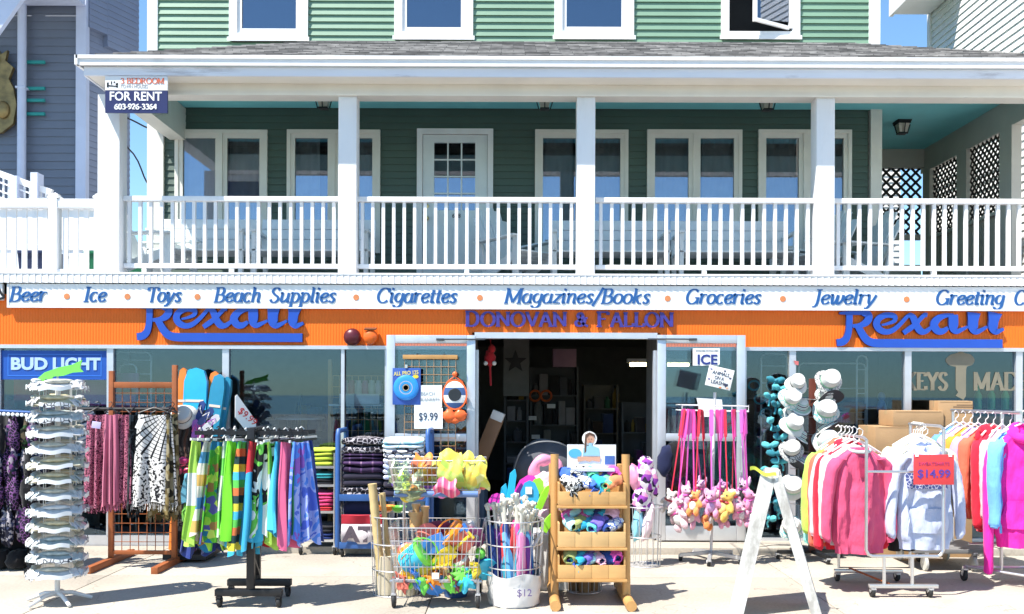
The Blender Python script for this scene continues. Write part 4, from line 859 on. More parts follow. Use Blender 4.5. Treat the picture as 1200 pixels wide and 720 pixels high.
# window lettering
KEYC = mat('key_gold', (.20, .185, .135), .5, 0, .1)
t = thing('window_lettering', 'pale gold KEYS MADE lettering and key painted on shop window', 'window lettering')
Y = .026; k = 1 / 1.0
m = MB()
write(m, 'KEYS', PX(1060, Y), PZ(457, Y, 1080), 20 / S(Y), Y, .004, .15, .06, 0, PX(1111, Y) - PX(1060, Y)); write(m, 'MADE', PX(1141, Y), PZ(457, Y, 1150), 20 / S(Y), Y, .004, .15, .06, 0, PX(1206, Y) - PX(1141, Y)); m.build('lettering', KEYC, t, 0)
m = MB(); K_ = lambda x, y: (PX(1126 + x, Y), PZ(438 + y, Y, 1126))
m.prism([K_(*p) for p in smooth_path([(-6, -8), (-14, -10), (-18, -16), (-12, -22), (-5, -24), (0, -26), (5, -24), (12, -22), (16, -16), (13, -10), (7, -8), (6, 0)], 4) + [(6, 26), (3, 31), (-2, 28), (-6, 26), (-3, 22), (-6, 18), (-6, 10)]], Y, Y + .004); m.build('key_emblem', KEYC, t, 0)

# blue banner inside the left window
Y = .012; t = thing('beer_banner', 'blue BUD LIGHT beer banner on the left shop window', 'banner')
a, b = PX(1, Y), PX(127, Y); z0, z1 = PZ(445, Y, 60), PZ(411, Y, 60)
MB().box(a, b, Y, Y + .01, z0, z1).build('cloth', paint('banner_blue', (.012, .085, .40)), t, 0)
LB = mat('banner_pale', (.42, .58, .86), .5, 0, 0); LB2 = mat('banner_line', (.03, .17, .62), .5, 0, 0)
MB().box(a + .07, b - .07, Y - .002, Y + .001, z1 - .045, z1 - .035).box(a + .07, b - .07, Y - .002, Y + .001, z0 + .035, z0 + .045).box(a + .07, a + .08, Y - .002, Y + .001, z0 + .045, z1 - .045).box(b - .08, b - .07, Y - .002, Y + .001, z0 + .045, z1 - .045).build('border', LB2, t, 0)
sans('BUD', .17, LB, t, 'lettering', (PX(13, Y), Y - .004, PZ(433, Y, 50)), bold=.007, width=PX(56, Y) - PX(13, Y)); sans('LIGHT', .17, LB, t, 'lettering', (PX(62, Y), Y - .004, PZ(433, Y, 50)), bold=.007, width=PX(118, Y) - PX(62, Y))
# ================================================================== building blocks for the goods
CHROME = mat('chrome', (.62, .62, .63), .28, .85, .04); WMET = mat('white_metal', (.66, .66, .66), .4, 0, .04); GALV = mat('galvanised_wire', (.55, .55, .56), .4, .6, .05)
RUST = mat('orange_brown_metal', (.34, .10, .03), .55, .2, .15, 7, dirt=.4, dirtcol=(.2, .08, .04)); BMET = mat('blue_metal', (.03, .10, .30), .45, .1, .1)
RUBBER = mat('rubber', (.02, .02, .02), .7); HANG = plastic('hanger_white', (.75, .75, .72)); HANGK = plastic('hanger_black', (.02, .02, .02))
CARD = mat('cardboard', (.42, .26, .13), .85, 0, .10, 4, .15, 60); PAPER = mat('paper_white', (.82, .82, .80), .8, 0, .03)
WOOD = mat('pine_wood', (.50, .27, .09), .55, 0, .22, 5, .15, 30, stretch=(1, 1, .12)); WOODH = mat('pine_plank', (.52, .30, .11), .6, 0, .28, 7, .15, 30, stretch=(.25, 1, 1))

def caster(par, x, y, z, r=.045, fork=None, tyre=None, rz=0):
    c = MB(); c.M = Matrix.Translation((x, y, 0)) @ Matrix.Rotation(rz, 4, 'Z')
    c.box(-.018, .018, -.022, .022, z - .012, z).beam((-.019, .0, z - .012), (-.019, .02, r), .004, .03).beam((.019, 0, z - .012), (.019, .02, r), .004, .03)
    o = c.build('caster', fork or GALV, par)
    wv = MB(); wv.M = c.M; wv.lathe([(r * .5, -.014), (r * .92, -.013), (r, -.007), (r, .007), (r * .92, .013), (r * .5, .014)], 16, (0, .02, r), (0, R(90), 0)); wv.build('wheel', tyre or RUBBER, o)
    return o
def hanger(par, w_=.40, m=None, drop=.10, hook=.07):
    h = MB(); h.tube([(.0, 0, hook - .02), (.028, 0, hook), (.03, 0, hook + .03), (0, 0, hook + .05), (-.02, 0, hook + .035)], .004, 5).tube([(0, 0, 0), (0, 0, hook - .02)], .004, 5)
    h.tube([(-w_ / 2, 0, -drop), (-w_ * .25, 0, -drop * .45), (0, 0, 0), (w_ * .25, 0, -drop * .45), (w_ / 2, 0, -drop)], .008, 6)
    return h.build('hanger', m or HANG, par)
def drape_mb(w0, w1, L, folds=3, amp=.03, seed=0, th=.008, nu=30, nv=20, skew=0, hem=.02):
    r = random.Random(seed); ph = r.uniform(0, 6); p2 = r.uniform(0, 6); ox = r.uniform(0, 50)
    def fn(u, v):
        wv = w0 + (w1 - w0) * v ** .8
        x = (u - .5) * wv + skew * v; a = amp * (.25 + .75 * v)
        y = a * math.sin(2 * math.pi * folds * u + ph + .9 * v) + .5 * a * math.sin(2 * math.pi * folds * 1.7 * u + p2) + .5 * amp * noise.noise(Vector((u * 3 + ox, v * 2.2, 0)))
        z = -L * v - hem * v * math.sin(2 * math.pi * folds * .6 * u + p2) - .01 * math.sin(math.pi * u) * (1 - v)
        return (x, y, z)
    return MB().sheet(fn, nu, nv, th)
def garment(label, cat, M_, loc, rz=0, L=.80, w_=.21, seed=0, hood=True, pocket=False, group=None, name='hoodie', sleeve=.80, print_=None, placket=None, hang=None, lean=0, trim=None):
    r = random.Random(seed); ph = [r.uniform(0, 6.3) for _ in range(6)]; ox = r.uniform(0, 90)
    t = thing(name, label, cat, loc, rz, group)
    rows = [(-.055, .075, .05), (-.085, .11, .06), (-.125, .175, .072), (-.18, .205, .085), (-.30, .21, .09), (-.45, .215, .092), (-.60, .218, .095), (-.72, .22, .095), (-.80, .215, .09), (-.835, .195, .08), (-.90, .19, .078)]
    kz = L / .80; kw = w_ / .21
    def at(z):
        z = z / kz
        for (z0, a0, b0), (z1, a1, b1) in zip(rows[:-1], rows[1:]):
            if z >= z1 - 1e-9:
                f = max(0, min(1, (z0 - z) / (z0 - z1))); return a0 + (a1 - a0) * f, b0 + (b1 - b0) * f
        return rows[-1][1:]
    def surf(a, z, off=0):
        wv, d = at(z); d *= .72; v = min(1, max(0, -z / L)); sg = lambda q, e: math.copysign(abs(q) ** e, q)
        f = (.018 * math.sin(5 * a + ph[0] + 2 * v) + .012 * math.sin(9 * a + ph[1] - 3 * v)) * (.25 + v) * min(1, v * 4) + .020 * noise.noise(Vector((3 * math.cos(a) + ox, 3 * math.sin(a), z * 7))) + .012 * noise.noise(Vector((7 * math.cos(a) + ox, 7 * math.sin(a), z * 11)))
        x = (wv * kw + off) * sg(math.cos(a), .8) + f * .3; y = (d + f + off) * sg(math.sin(a), .8)
        return Vector((x + lean * v, y, z))
    m = MB(); nr = 44; na = 64; vs = []; fs = []
    for i in range(nr + 1):
        z = (-.055 - (.90 - .055) * (i / nr)) * kz
        for j in range(na): vs.append(surf(2 * math.pi * j / na, z))
    for i in range(nr):
        for j in range(na): fs.append((i * na + j, i * na + (j + 1) % na, (i + 1) * na + (j + 1) % na, (i + 1) * na + j))
    fs.append(tuple(range(na))); fs.append(tuple(nr * na + j for j in range(na))); m.add(vs, fs)
    for s_ in (-1, 1):
        sl = sleeve * kz; k1 = r.uniform(-.01, .025); pts = smooth_path([(s_ * .165 * kw, 0, -.145 * kz), (s_ * .225 * kw, -.005, -.22 * kz), (s_ * (.255 + k1) * kw, -.02, -.45 * kz), (s_ * (.262 + k1) * kw + r.uniform(-.015, .015), -.03, -.145 * kz - sl + .12), (s_ * (.262 + k1) * kw, -.03, -.145 * kz - sl)], 7)
        n = len(pts); k0 = 14; vs = []; fs = []
        for i, p in enumerate(pts):
            f = i / (n - 1); rad = .082 - .03 * f; rad *= (.74 if f > .93 else 1)
            for j in range(k0):
                a = 2 * math.pi * j / k0; wob = 1 + .16 * noise.noise(Vector((p[2] * 16 + ox, math.cos(a) * 1.3, math.sin(a) * 1.3 + s_)))
                vs.append((p[0] + rad * .62 * wob * math.cos(a), p[1] + rad * .85 * wob * math.sin(a), p[2] + .01 * math.cos(a) * s_))
        for i in range(n - 1):
            for j in range(k0): fs.append((i * k0 + j, i * k0 + (j + 1) % k0, (i + 1) * k0 + (j + 1) % k0, (i + 1) * k0 + j))
        fs.append(tuple(range(k0))); fs.append(tuple((n - 1) * k0 + j for j in range(k0))); m.add(vs, fs)
    m.build('body', M_, t, 60)
    if hood:
        h = MB(); n = 22; pts = []; rs = []
        for i in range(n):
            a = 2 * math.pi * i / n; fr = .5 - .5 * math.sin(a)     # 1 at the front
            pts.append((.092 * math.cos(a) * (1 - .25 * fr), .072 * math.sin(a) - .012, -.055 - .095 * fr ** 1.6 + .012 * math.sin(3 * a + ph[2]))); rs.append(.036 + .014 * (1 - fr) + .006 * math.sin(5 * a + ph[3]))
        h.tube(pts, rs, 10, closed=True); h.ell((0, .085, -.13), (.115, .05, .12), nu=16, nv=10, wr=.12, ws=3); h.build('hood', M_, t, 60)
    else:
        h = MB(); n = 20; h.tube([(.085 * math.cos(2 * math.pi * i / n), .06 * math.sin(2 * math.pi * i / n), -.06 - .03 * (.5 - .5 * math.sin(2 * math.pi * i / n))) for i in range(n)], .014, 8, closed=True); h.build('collar', trim or M_, t, 60)
    if pocket:
        MB().sheet(lambda u, v: surf(-math.pi / 2 + (u - .5) * (1.0 + .7 * v), (-.56 - .2 * v) * kz, .012), 14, 8, .008).build('pocket', M_, t, 60)
    if print_:
        MB().sheet(lambda u, v: surf(-math.pi / 2 + (u - .5) * 1.75, (print_[1] + (print_[2] - print_[1]) * v) * kz, .007), 20, 8, .003).build('chest_print', print_[0], t, 60)
    if placket:
        MB().sheet(lambda u, v: surf(-math.pi / 2 + (u - .5) * .16, (-.13 - .16 * v) * kz, .008), 3, 8, .006).build('placket', placket, t, 60)
    hanger(t, .36 * kw, hang, .10, .05)
    return t
def folded(mb, c, w_, d, h, seed=0, rz=0):
    """a folded cloth lying flat: two soft layers with a rounded front fold"""
    r = random.Random(seed); ox = r.uniform(0, 50)
    n = 2; hh = h / n
    for k in range(n):
        z0 = c[2] + hh * k; m2 = Matrix.Translation((c[0], c[1], z0 + hh / 2)) @ Matrix.Rotation(rz + r.uniform(-.04, .04), 4, 'Z')
        vs = []; fs = []; nu, nv = 24, 10; sg = lambda v, e: math.copysign(abs(v) ** e, v)
        for i in range(nv + 1):
            p = -math.pi / 2 + math.pi * i / nv
            for j in range(nu):
                a = 2 * math.pi * j / nu
                q = Vector((w_ / 2 * sg(math.cos(a), .35) * sg(math.cos(p), .4), d / 2 * sg(math.sin(a), .35) * sg(math.cos(p), .4), hh / 2 * sg(math.sin(p), .6)))
                nn = noise.noise(Vector((q.x * 9 + ox, q.y * 9, k * 3))); q.z += .25 * hh * nn; q.x += .012 * nn; q.y += .012 * noise.noise(Vector((q.x * 14, q.z * 30 + ox, 1)))
                vs.append(m2 @ q)
        for i in range(nv):
            for j in range(nu): fs.append((i * nu + j, i * nu + (j + 1) % nu, (i + 1) * nu + (j + 1) % nu, (i + 1) * nu + j))
        mb.add(vs, fs)
    return mb
def blobs(name, ells, mt, par, voxel=.011):
    """several soft lumps fused into one continuous skin"""
    b = MB()
    for e in ells: b.ell(*e)
    o = b.build(name, mt, None, 0)
    md = o.modifiers.new('r', 'REMESH'); md.mode = 'VOXEL'; md.voxel_size = voxel
    sm = o.modifiers.new('s', 'SMOOTH'); sm.iterations = 3; sm.factor = .5
    dg = bpy.context.evaluated_depsgraph_get(); me = bpy.data.meshes.new_from_object(o.evaluated_get(dg)); old = o.data
    o.modifiers.clear(); o.data = me; me.name = name; bpy.data.meshes.remove(old)
    me.polygons.foreach_set('use_smooth', [True] * len(me.polygons)); o.parent = par
    return o
def wire_grid(mb, x0, x1, z0, z1, y, nx, nz, r=.0025, diag=None):
    for i in range(nx + 1):
        x = x0 + (x1 - x0) * i / nx; mb.box(x - r, x + r, y - r, y + r, z0, z1)
    for j in range(nz + 1):
        z = z0 + (z1 - z0) * j / nz; mb.box(x0, x1, y - 3 * r, y - r, z - r, z + r)
    return mb
# ================================================================== goods, left half
# --- dark rack of hanging bags at the far left
Y = -1.35; X0 = PX(6, Y); t = thing('bag_rack', 'black rail rack crowded with dark bags at the left end of the front', 'rack', (X0, Y, 0))
MB().tube([(-.55, 0, 1.44), (.36, 0, 1.40)], .014, 8).tube([(-.55, .0, 1.06), (.36, .0, 1.02)], .01, 8).tube([(-.55, .0, .66), (.36, .0, .64)], .01, 8).build('rail', BMET, t)
for x in (-.5, .34): MB().tube([(x, 0.02, .05), (x, 0.02, 1.40)], .014, 8).box(x - .02, x + .02, -.28, .3, .02, .06).build('post', BLACK, t)
MB().sheet(lambda u, v: (-.54 + .92 * u, .14 + .03 * math.sin(u * 30), .10 + 1.28 * v), 60, 4, .01).build('dark_backing', cloth('backing_black', (.014, .014, .018)), t)  # dark sheet added to darken the gaps behind the bags
m = MB()
for i in range(22): m.lathe([(.012, -.003), (.018, 0), (.012, .003)], 8, (-.52 + i * .04, -.02, 1.415 - .0018 * i), (R(90), 0, 0))
m.build('rail_ring', PAPER, t)
pats = [pattern('bag_a', 'blotch', [(.01, .01, .015), (.03, .02, .06), (.01, .02, .04), (.16, .05, .18), (.01, .01, .01), (.3, .25, .3)], 40), pattern('bag_b', 'blotch', [(.01, .01, .012), (.02, .06, .02), (.01, .01, .01), (.10, .08, .05)], 34), pattern('bag_c', 'speck', [(.20, .08, .24), (.012, .01, .02)], 34), cloth('bag_black', (.012, .012, .014)), pattern('bag_d', 'blotch', [(.01, .012, .03), (.05, .06, .12), (.3, .28, .3), (.01, .01, .02)], 48)]
bagdesc = ['dark purple-speckled', 'black and moss-green', 'black violet-netted', 'plain black', 'navy and grey']
rb_ = random.Random(5)
for row, (zt, L, n) in enumerate(((1.40, .34, 14), (1.16, .34, 13), (.92, .36, 14), (.66, .40, 13))):
    for i in range(n):
        k = rb_.randrange(5); x = X0 - .56 + (.92 / n) * (i + .5) + rb_.uniform(-.015, .015); b = MB(); r_ = rb_.uniform(.042, .058)
        b.ell((0, 0, -L * .60), (r_, r_ * .8, L * .40), wr=.45, ws=4, nu=14, nv=10); b.tube([(-.025, 0, -L * .3), (-.012, 0, -.03), (0, 0, 0), (.012, 0, -.03), (.025, 0, -L * .3)], .006, 5)
        if i % 3 == 0: b.box(-.02, .02, -r_ * .8 - .012, -r_ * .8 - .009, -L * .6, -L * .45)
        tag(b.build('hanging_bag', pats[k], None, 60, (x, Y - .06 + .05 * ((i + row) % 2) - .02 * row, zt + rb_.uniform(-.03, .01)), (0, 0, rb_.uniform(-.9, .9))), '%s drawstring bag hanging in the %s row of the far-left rack' % (bagdesc[k], ('top', 'second', 'third', 'lowest')[row]), 'bag', 'bags on the left rack %s %s' % ('abcde'[k], ('top', 'second', 'third', 'lowest')[row]))
for i in range(5):
    b = MB().ell((0, 0, .09), (.09, .11, .09), wr=.3, ws=3); solo('sandal_bag', 'black bundle on the ground below the far-left bag rack', 'bag', b, pats[3], (X0 - .42 + i * .17, Y + .05, 0), (0, 0, i), 'bundles below the bag rack', 60)

# --- white display spinner
Y = GY(711, 68) + .12; X0 = PX(68, Y); s_ = S(Y); zt = lambda py: EYE - (py + 1.9 - 460) / s_
t = thing('display_spinner', 'white wire display spinner with five-footed base and lime topper', 'display stand', (X0, Y, 0))
m = MB().tube([(0, 0, .05), (0, 0, zt(455))], .019, 12); m.build('pole', WMET, t)
for k in range(5):
    a = R(100 + 72 * k); MB().tube([(0, 0, .075), (.1 * math.cos(a), .1 * math.sin(a), .07), (.24 * math.cos(a), .24 * math.sin(a), .018)], [.018, .017, .013], 8).build('foot', WMET, t)
m = MB()
for k in range(8):
    a = R(22.5 + 45 * k); m.tube([(.125 * math.cos(a), .125 * math.sin(a), zt(672)), (.125 * math.cos(a), .125 * math.sin(a), zt(450))], .0035, 5)
tiers = [zt(452 + (668 - 452) * i / 12.0) for i in range(13)]
for z in tiers: m.tube([(.115 * math.cos(R(65 + 90 * q)) * 1.3, .115 * math.sin(R(65 + 90 * q)) * 1.3, z + .035) for q in range(4)], .0035, 5, closed=True)
m.build('wire_cage', WMET, t)
gl = MB(); gz = zt(436)
gl.prism([(-.17, -.075), (-.09, -.005), (.02, .035), (.12, .055), (.19, .09), (.175, .03), (.20, .0), (.12, -.005), (.05, -.03), (-.02, -.035), (-.055, -.065), (-.08, -.05), (-.105, -.085), (-.125, -.06), (-.15, -.095)], -.006, .006)
gl.build('topper', mat('lime_card', (.20, .75, .10), .5), t, loc=(0, -.02, gz)); MB().tube([(0, 0, zt(455)), (0, -.012, gz - .01)], .008, 6).build('topper_rod', WMET, t)
PK = [mat('packet_white', (.62, .62, .62), .35, 0, .1, 25), mat('packet_cream', (.52, .48, .36), .4, 0, .15, 25), mat('packet_mist', (.42, .46, .46), .3, 0, .15, 25), mat('packet_clear', (.54, .56, .58), .2, 0, .15, 25)]
LBL = pattern('packet_print', 'speck', [(.06, .06, .08), (.85, .85, .85)], 26)
pk_names = ['white', 'cream', 'grey', 'pale']
ORD = ['topmost', 'second', 'third', 'fourth', 'fifth', 'sixth', 'seventh', 'eighth', 'ninth', 'tenth', 'eleventh', 'twelfth', 'thirteenth']
def packet_mesh(q, rr):
    w_ = .30 + rr.uniform(-.03, .03); a_ = rr.uniform(0, 9); b = MB()
    b.sheet(lambda u, v: ((u - .5) * (w_ * (.80 + .25 * v)), -.005 - (.055 + .03 * math.sin(u * 3.1)) * v, .030 - .052 * v + .006 * math.sin(u * 9 + a_) * v + .007 * noise.noise(Vector((u * 5 + a_, v * 3, 0)))), 20, 6, .005)
    for s_ in (-1, 1): b.sheet(lambda u, v: (s_ * (w_ * .40 + .055 * u), -.01 - .05 * v + .03 * u, .02 - .05 * v + .025 * noise.noise(Vector((u * 6 + a_, v * 5, s_)))), 8, 5, .004)
    o = b.build('packet', PK[q], None, 60)
    e = MB().ell((rr.uniform(-.02, .02), -.03, .032), (w_ * .30, .035, .018), nu=16, nv=8, wr=.35, ws=4); e.build('contents', (mat('packet_stone', (.46, .45, .38), .5, 0, .2, 30), mat('packet_sand', (.56, .50, .34), .5, 0, .2, 30), mat('packet_slate', (.36, .42, .43), .4, 0, .2, 30), PK[3])[q], o)
    MB().sheet(lambda u, v: ((u - .5) * w_ * .74, -.076 - .02 * math.sin(u * 3.1), -.034 + .030 * v + .006 * math.sin(u * 9 + a_)), 14, 2, .003).build('name_strip', (mat('strip_white', (.82, .82, .82), .5), LBL)[rr.random() < .45], o); return o
rs = random.Random(11)
for i, z in enumerate(tiers):
    q = (0, 1, 2, 0, 0, 1, 1, 0, 3, 1, 2, 2, 0)[i]
    for k in range(4):
        a = R(-90 + 20 + 90 * k); o = packet_mesh(q if k % 2 == 0 else rs.choice((0, 2, 3)), rs)
        o.location = (X0 + .118 * math.cos(a), Y + .118 * math.sin(a), z + rs.uniform(-.006, .006)); o.rotation_euler = (rs.uniform(-.06, .06), rs.uniform(-.05, .05), a + R(90))
        tag(o, '%s card packet on the %s side of the %s spinner tier' % (('printed', 'clear', 'plain', 'pale')[k], ('street', 'doorway', 'shop', 'outer')[k], ORD[i]), 'packet', 'packets on the spinner')

# --- orange-brown grid stand with sarongs
Y = -1.02; xa, xb = PX(131, Y), PX(205, Y); X0 = (xa + xb) / 2; h = (xb - xa) / 2
t = thing('grid_stand', 'orange-brown grid panel stand holding sarongs', 'rack', (X0, Y, 0))
for s_, top in ((-1, 435), (1, 428)):
    MB().bbox(s_ * h - .022, s_ * h + .022, -.022, .022, .03, PZ(top, Y, 170), .004).build('post', RUST, t)
    MB().bbox(s_ * h - .03, s_ * h + .03, -.48, .46, .0, .06, .006).build('foot', RUST, t)
MB().bbox(-h + .022, h - .022, -.018, .018, PZ(455, Y, 170), PZ(448, Y, 170), .004).build('crossbar', RUST, t); MB().bbox(-h + .022, h - .022, -.018, .018, .09, .125, .004).build('crossbar', RUST, t)
MB().tube([(h - .02, 0, 1.44), (-h - .3, -.3, 1.44)], .012, 8).tube([(-h - .28, -.3, 1.44), (h + .06, -.3, 1.44)], .014, 8).tube([(h, 0, 1.44), (h, -.3, 1.44)], .012, 8).build('hanging_bar', BLACK, t)
wire_grid(MB(), -h + .02, h - .02, .12, PZ(450, Y, 170), 0, 7, 18, .003).build('wire_grid', RUST, t, 0)
PINKS = pattern('sarong_pink', 'swirl', [(.05, .008, .02), (.50, .15, .23), (.06, .01, .025), (.55, .19, .27)], 30); PINK2 = cloth('sarong_rose', (.50, .14, .22)); BLKS = pattern('sarong_black', 'swirl', [(.012, .012, .015), (.05, .06, .07), (.012, .012, .012)], 9)
SHELL = pattern('sarong_shell', 'shell', [(.015, .015, .018), (.66, .65, .63)], 1); OLIVE = pattern('sarong_olive', 'blotch', [(.10, .075, .03), (.2, .15, .06), (.03, .025, .015), (.3, .26, .16)], 22)
def sarong(px, w_, L, m_, rz, sd, label, folds=3, dy=0, fr=True):
    Y_ = -1.33 + dy; t2 = thing('sarong', label, 'sarong', (PX(px, Y_), Y_, 1.425), rz)
    drape_mb(w_ * .8, w_ * 1.15, L, folds, .022, sd, .012).build('cloth', m_, t2, 70, loc=(0, 0, -.03))
    f = MB(); rr = random.Random(sd)
    for i in range(26):
        x = (i / 25 - .5) * w_ * 1.12; f.tube([(x, 0, -L - .02), (x + rr.uniform(-.01, .01), rr.uniform(-.02, .02), -L - .075 - rr.uniform(0, .025))], .0035, 4)
    f.build('fringe', m_, t2)
    MB().tube([(-w_ * .4, 0, -.02), (0, 0, .03), (w_ * .4, 0, -.02)], .007, 6).tube([(0, 0, .03), (.02, 0, .06), (0, 0, .08), (-.02, 0, .07)], .004, 5).build('hanger', HANGK, t2)
    return t2
sarong(115, .21, .82, PINKS, .2, 3, 'pink and black patterned sarong nearest the white spinner')
sarong(130, .13, .80, PINK2, .15, 4, 'plain rose-pink fringed sarong between two patterned pink ones', dy=-.04)
sarong(145, .17, .79, PINKS, -.3, 5, 'pink patterned sarong beside the black one on the grid stand')
sarong(157, .10, .86, BLKS, .9, 6, 'black sarong between the pink and the white shell sarongs')
o = sarong(181, .35, .80, SHELL, .05, 7, 'white and black shell-patterned sarong with fringe', 2, -.03)
sarong(202, .12, .88, OLIVE, .8, 8, 'olive-brown fringed sarong right of the white shell sarong')
sarong(192, .26, .92, OLIVE, .1, 28, 'brown camouflage sarong hanging behind the white shell sarong', 3, .12)
MB_ = MB().bbox(-.028, .028, -.003, .003, -.045, .045, .006)
solo('price_tag', 'white price tag pinned on the shell-patterned sarong', 'tag', MB_, PAPER, (PX(164, -1.40), -1.40, PZ(499, -1.40)), (0, R(25), 0)); 
solo('price_tag', 'lilac price tag pinned on the pink patterned sarong', 'tag', MB().bbox(-.04, .04, -.003, .003, -.03, .03, .006), plastic('tag_lilac', (.5, .45, .7)), (PX(113, -1.41), -1.41, PZ(500, -1.41)), (0, R(8), 0))
# blue-grey slips behind the spinner
for i in range(8):
    solo('card_slip', 'blue-grey striped card packet hanging behind the white spinner', 'card', MB().bbox(-.07, .07, -.004, .004, -.05, .05, .003), pattern('slip_print', 'stripes', [(.35, .42, .5), (.08, .14, .25), (.6, .62, .64)], 30), (PX(101, -1.0), -1.0 + .02 * i, PZ(488 + 15 * i, -1.0)), (R(12), R(-24), .3), 'card packets behind the spinner')

# --- stand of hanging beach goods
Y = -.75; t = thing('peg_stand', 'narrow black peg stand with beach shoes and goggles', 'rack', (PX(226, Y), Y, 0)); 
MB().box(-.17, .17, .05, .08, .08, 1.42).build('panel', BLACK, t); MB().box(-.2, .2, -.22, .25, 0.03, .08).build('foot', BLACK, t)
for k in range(4): MB().tube([(-.15, .05, 1.34 - .32 * k), (-.15, -.08, 1.34 - .32 * k)], .005, 5).tube([(.15, .05, 1.34 - .32 * k), (.15, -.08, 1.34 - .32 * k)], .005, 5).box(-.15, .15, -.08, -.07, 1.338 - .32 * k, 1.345 - .32 * k).build('peg', CHROME, t)
Yf = Y - .1
def hat_mb(r, h, brim, seed=0):
    rr = random.Random(seed); a0 = rr.uniform(0, 6)
    wb = lambda a, z: 1 + .05 * math.sin(2 * a + a0)
    c = MB().lathe([(r * 1.0, 0), (r * 1.02, h * .3), (r * .97, h * .75), (r * .86, h * .97), (r * .6, h * 1.02), (r * .3, h * .96), (0, h * .94)], 24, wob=wb)
    b = MB().lathe([(r * .98, 0.004), (r * 1.2, -.004), (brim * .96, -.028), (brim, -.034), (brim * .96, -.037), (r * 1.2, -.012), (r * .96, -.004)], 28, wob=lambda a, z: 1 + .07 * math.sin(3 * a + a0))
    n = MB().lathe([(r * 1.012, .002), (r * 1.03, .006), (r * 1.035, h * .26), (r * 1.012, h * .3)], 24, wob=wb)
    return c, b, n
def hat(loc, rot, mc, mb_, mn, label, r=.085, h=.10, brim=.15, group=None, seed=0):
    t = thing('sun_hat', label, 'hat', loc, 0, group); t.rotation_euler = rot; c, b, n = hat_mb(r, h, brim, seed)
    c.build('crown', mc, t, 50); b.build('brim', mb_, t, 50); n.build('band', mn, t, 50); return t
HW = cloth('hat_white', (.60, .60, .57)); HG = cloth('hat_band_green', (.22, .48, .30)); HB = cloth('hat_black', (.02, .02, .022))
hat((PX(217, Yf), Yf - .05, PZ(488, Yf)), (R(70), R(25), 0), HW, HW, HB, 'white cap with black inside hanging above brown straps', .08, .07, .12)
brown = cloth('strap_brown', (.10, .055, .04)); 
for i in range(5):
    solo('brown_strap', 'brown twisted strap bundle below the white cap', 'strap', MB().tube(smooth_path([(0, 0, 0), (.02, -.02, -.12), (-.015, .01, -.24), (.01, -.01, -.34 - .02 * i)], 4), [.014] * 13, 7), (brown, cloth('strap_black', (.02, .018, .018)))[i % 2], (PX(208 + 5 * i, Yf), Yf, PZ(490, Yf)), None, 'brown straps on the peg stand')
FLIP = [plastic('flip_purple', (.42, .12, .55)), plastic('flip_pink', (.75, .12, .45)), plastic('flip_navy', (.03, .06, .22)), plastic('flip_white', (.7, .7, .72))]
def sole(): 
    return [(.0, -.12), (.03, -.11), (.04, -.06), (.034, 0), (.045, .06), (.04, .11), (.0, .135), (-.035, .115), (-.042, .06), (-.03, 0), (-.035, -.06), (-.028, -.11)]
def flipflop(px, py, k, rot, label):
    t = thing('flip_flop', label, 'flip-flop', (PX(px, Yf), Yf - .03, PZ(py, Yf)), 0); t.rotation_euler = rot
    MB().prism([(x * .8, z * .8) for x, z in sole()], -.008, .008).build('footbed', FLIP[k], t); MB().tube([(-.026, -.008, -.01), (-.012, -.03, .03), (0, -.012, .06), (.012, -.03, .03), (.026, -.008, -.01)], .005, 6).build('strap', FLIP[(k + 1) % 4], t)
flipflop(230, 506, 0, (0, .1, .2), 'purple flip-flop left of the pair right of the white cap'); flipflop(237, 508, 1, (0, .15, .1), 'magenta flip-flop right of the pair beside the white cap'); flipflop(242, 490, 2, (0, .7, .2), 'navy flip-flop hung askew beside the towel rack'); flipflop(248, 497, 3, (0, .8, .2), 'white flip-flop hung askew beside the navy one'); flipflop(236, 484, 2, (0, .3, -.3), 'navy flip-flop above the purple and magenta ones')
def goggles(px, py, col, label, big=1):
    t = thing('swim_goggles', label, 'goggles', (PX(px, Yf), Yf - .05, PZ(py, Yf)), 0)
    for s_ in (-1, 1): MB().ell((s_ * .045, 0, 0), (.042, .025, .034), nu=14, nv=8, pw=.8).build('lens', plastic(col[0], col[1]), t)
    MB().tube([(-.085, 0, 0), (-.07, .05, .03), (0, .07, .05), (.07, .05, .03), (.085, 0, 0)], .008, 6).build('strap', plastic(col[0] + '_s', tuple(c * .5 for c in col[1])), t)
goggles(223, 541, ('goggle_pink', (.62, .07, .22)), 'pink swim goggles upper left below the flip-flops'); goggles(237, 546, ('goggle_rose', (.75, .25, .35)), 'rose swim goggles right of the pink pair'); goggles(217, 553, ('goggle_red', (.5, .05, .12)), 'dark red swim goggles lowest of the three pairs')
for px, py, label in ((221, 572, 'sky-blue swim fin left of the hanging pair'), (231, 577, 'sky-blue swim fin right of the hanging pair'), (242, 567, 'sky-blue swim fin nearest the towel rack')):
    t = thing('swim_fin', label, 'swim fin', (PX(px, Yf), Yf - .04, PZ(py, Yf)), 0); t.rotation_euler = (0, .1, .3 * math.sin(px)); SKY = plastic('fin_sky', (.18, .55, .75))
    MB().prism([(-.03, .10), (.03, .10), (.04, .02), (.055, -.13), (.03, -.16), (0, -.14), (-.03, -.16), (-.055, -.13), (-.04, .02)], -.006, .006).build('blade', SKY, t); MB().ell((0, -.012, .10), (.034, .03, .06), nu=12, nv=8).build('foot_pocket', SKY, t)
for px, py in ((222, 604), (234, 608), (243, 600)):
    solo('green_bag', 'bright green mesh bag below the blue swim fins', 'bag', MB().ell((0, 0, 0), (.06, .05, .11), wr=.25, ws=3), cloth('green_mesh', (.13, .42, .06)), (PX(px, Yf), Yf - .02, PZ(py, Yf)), None, 'green bags on the peg stand', 60)
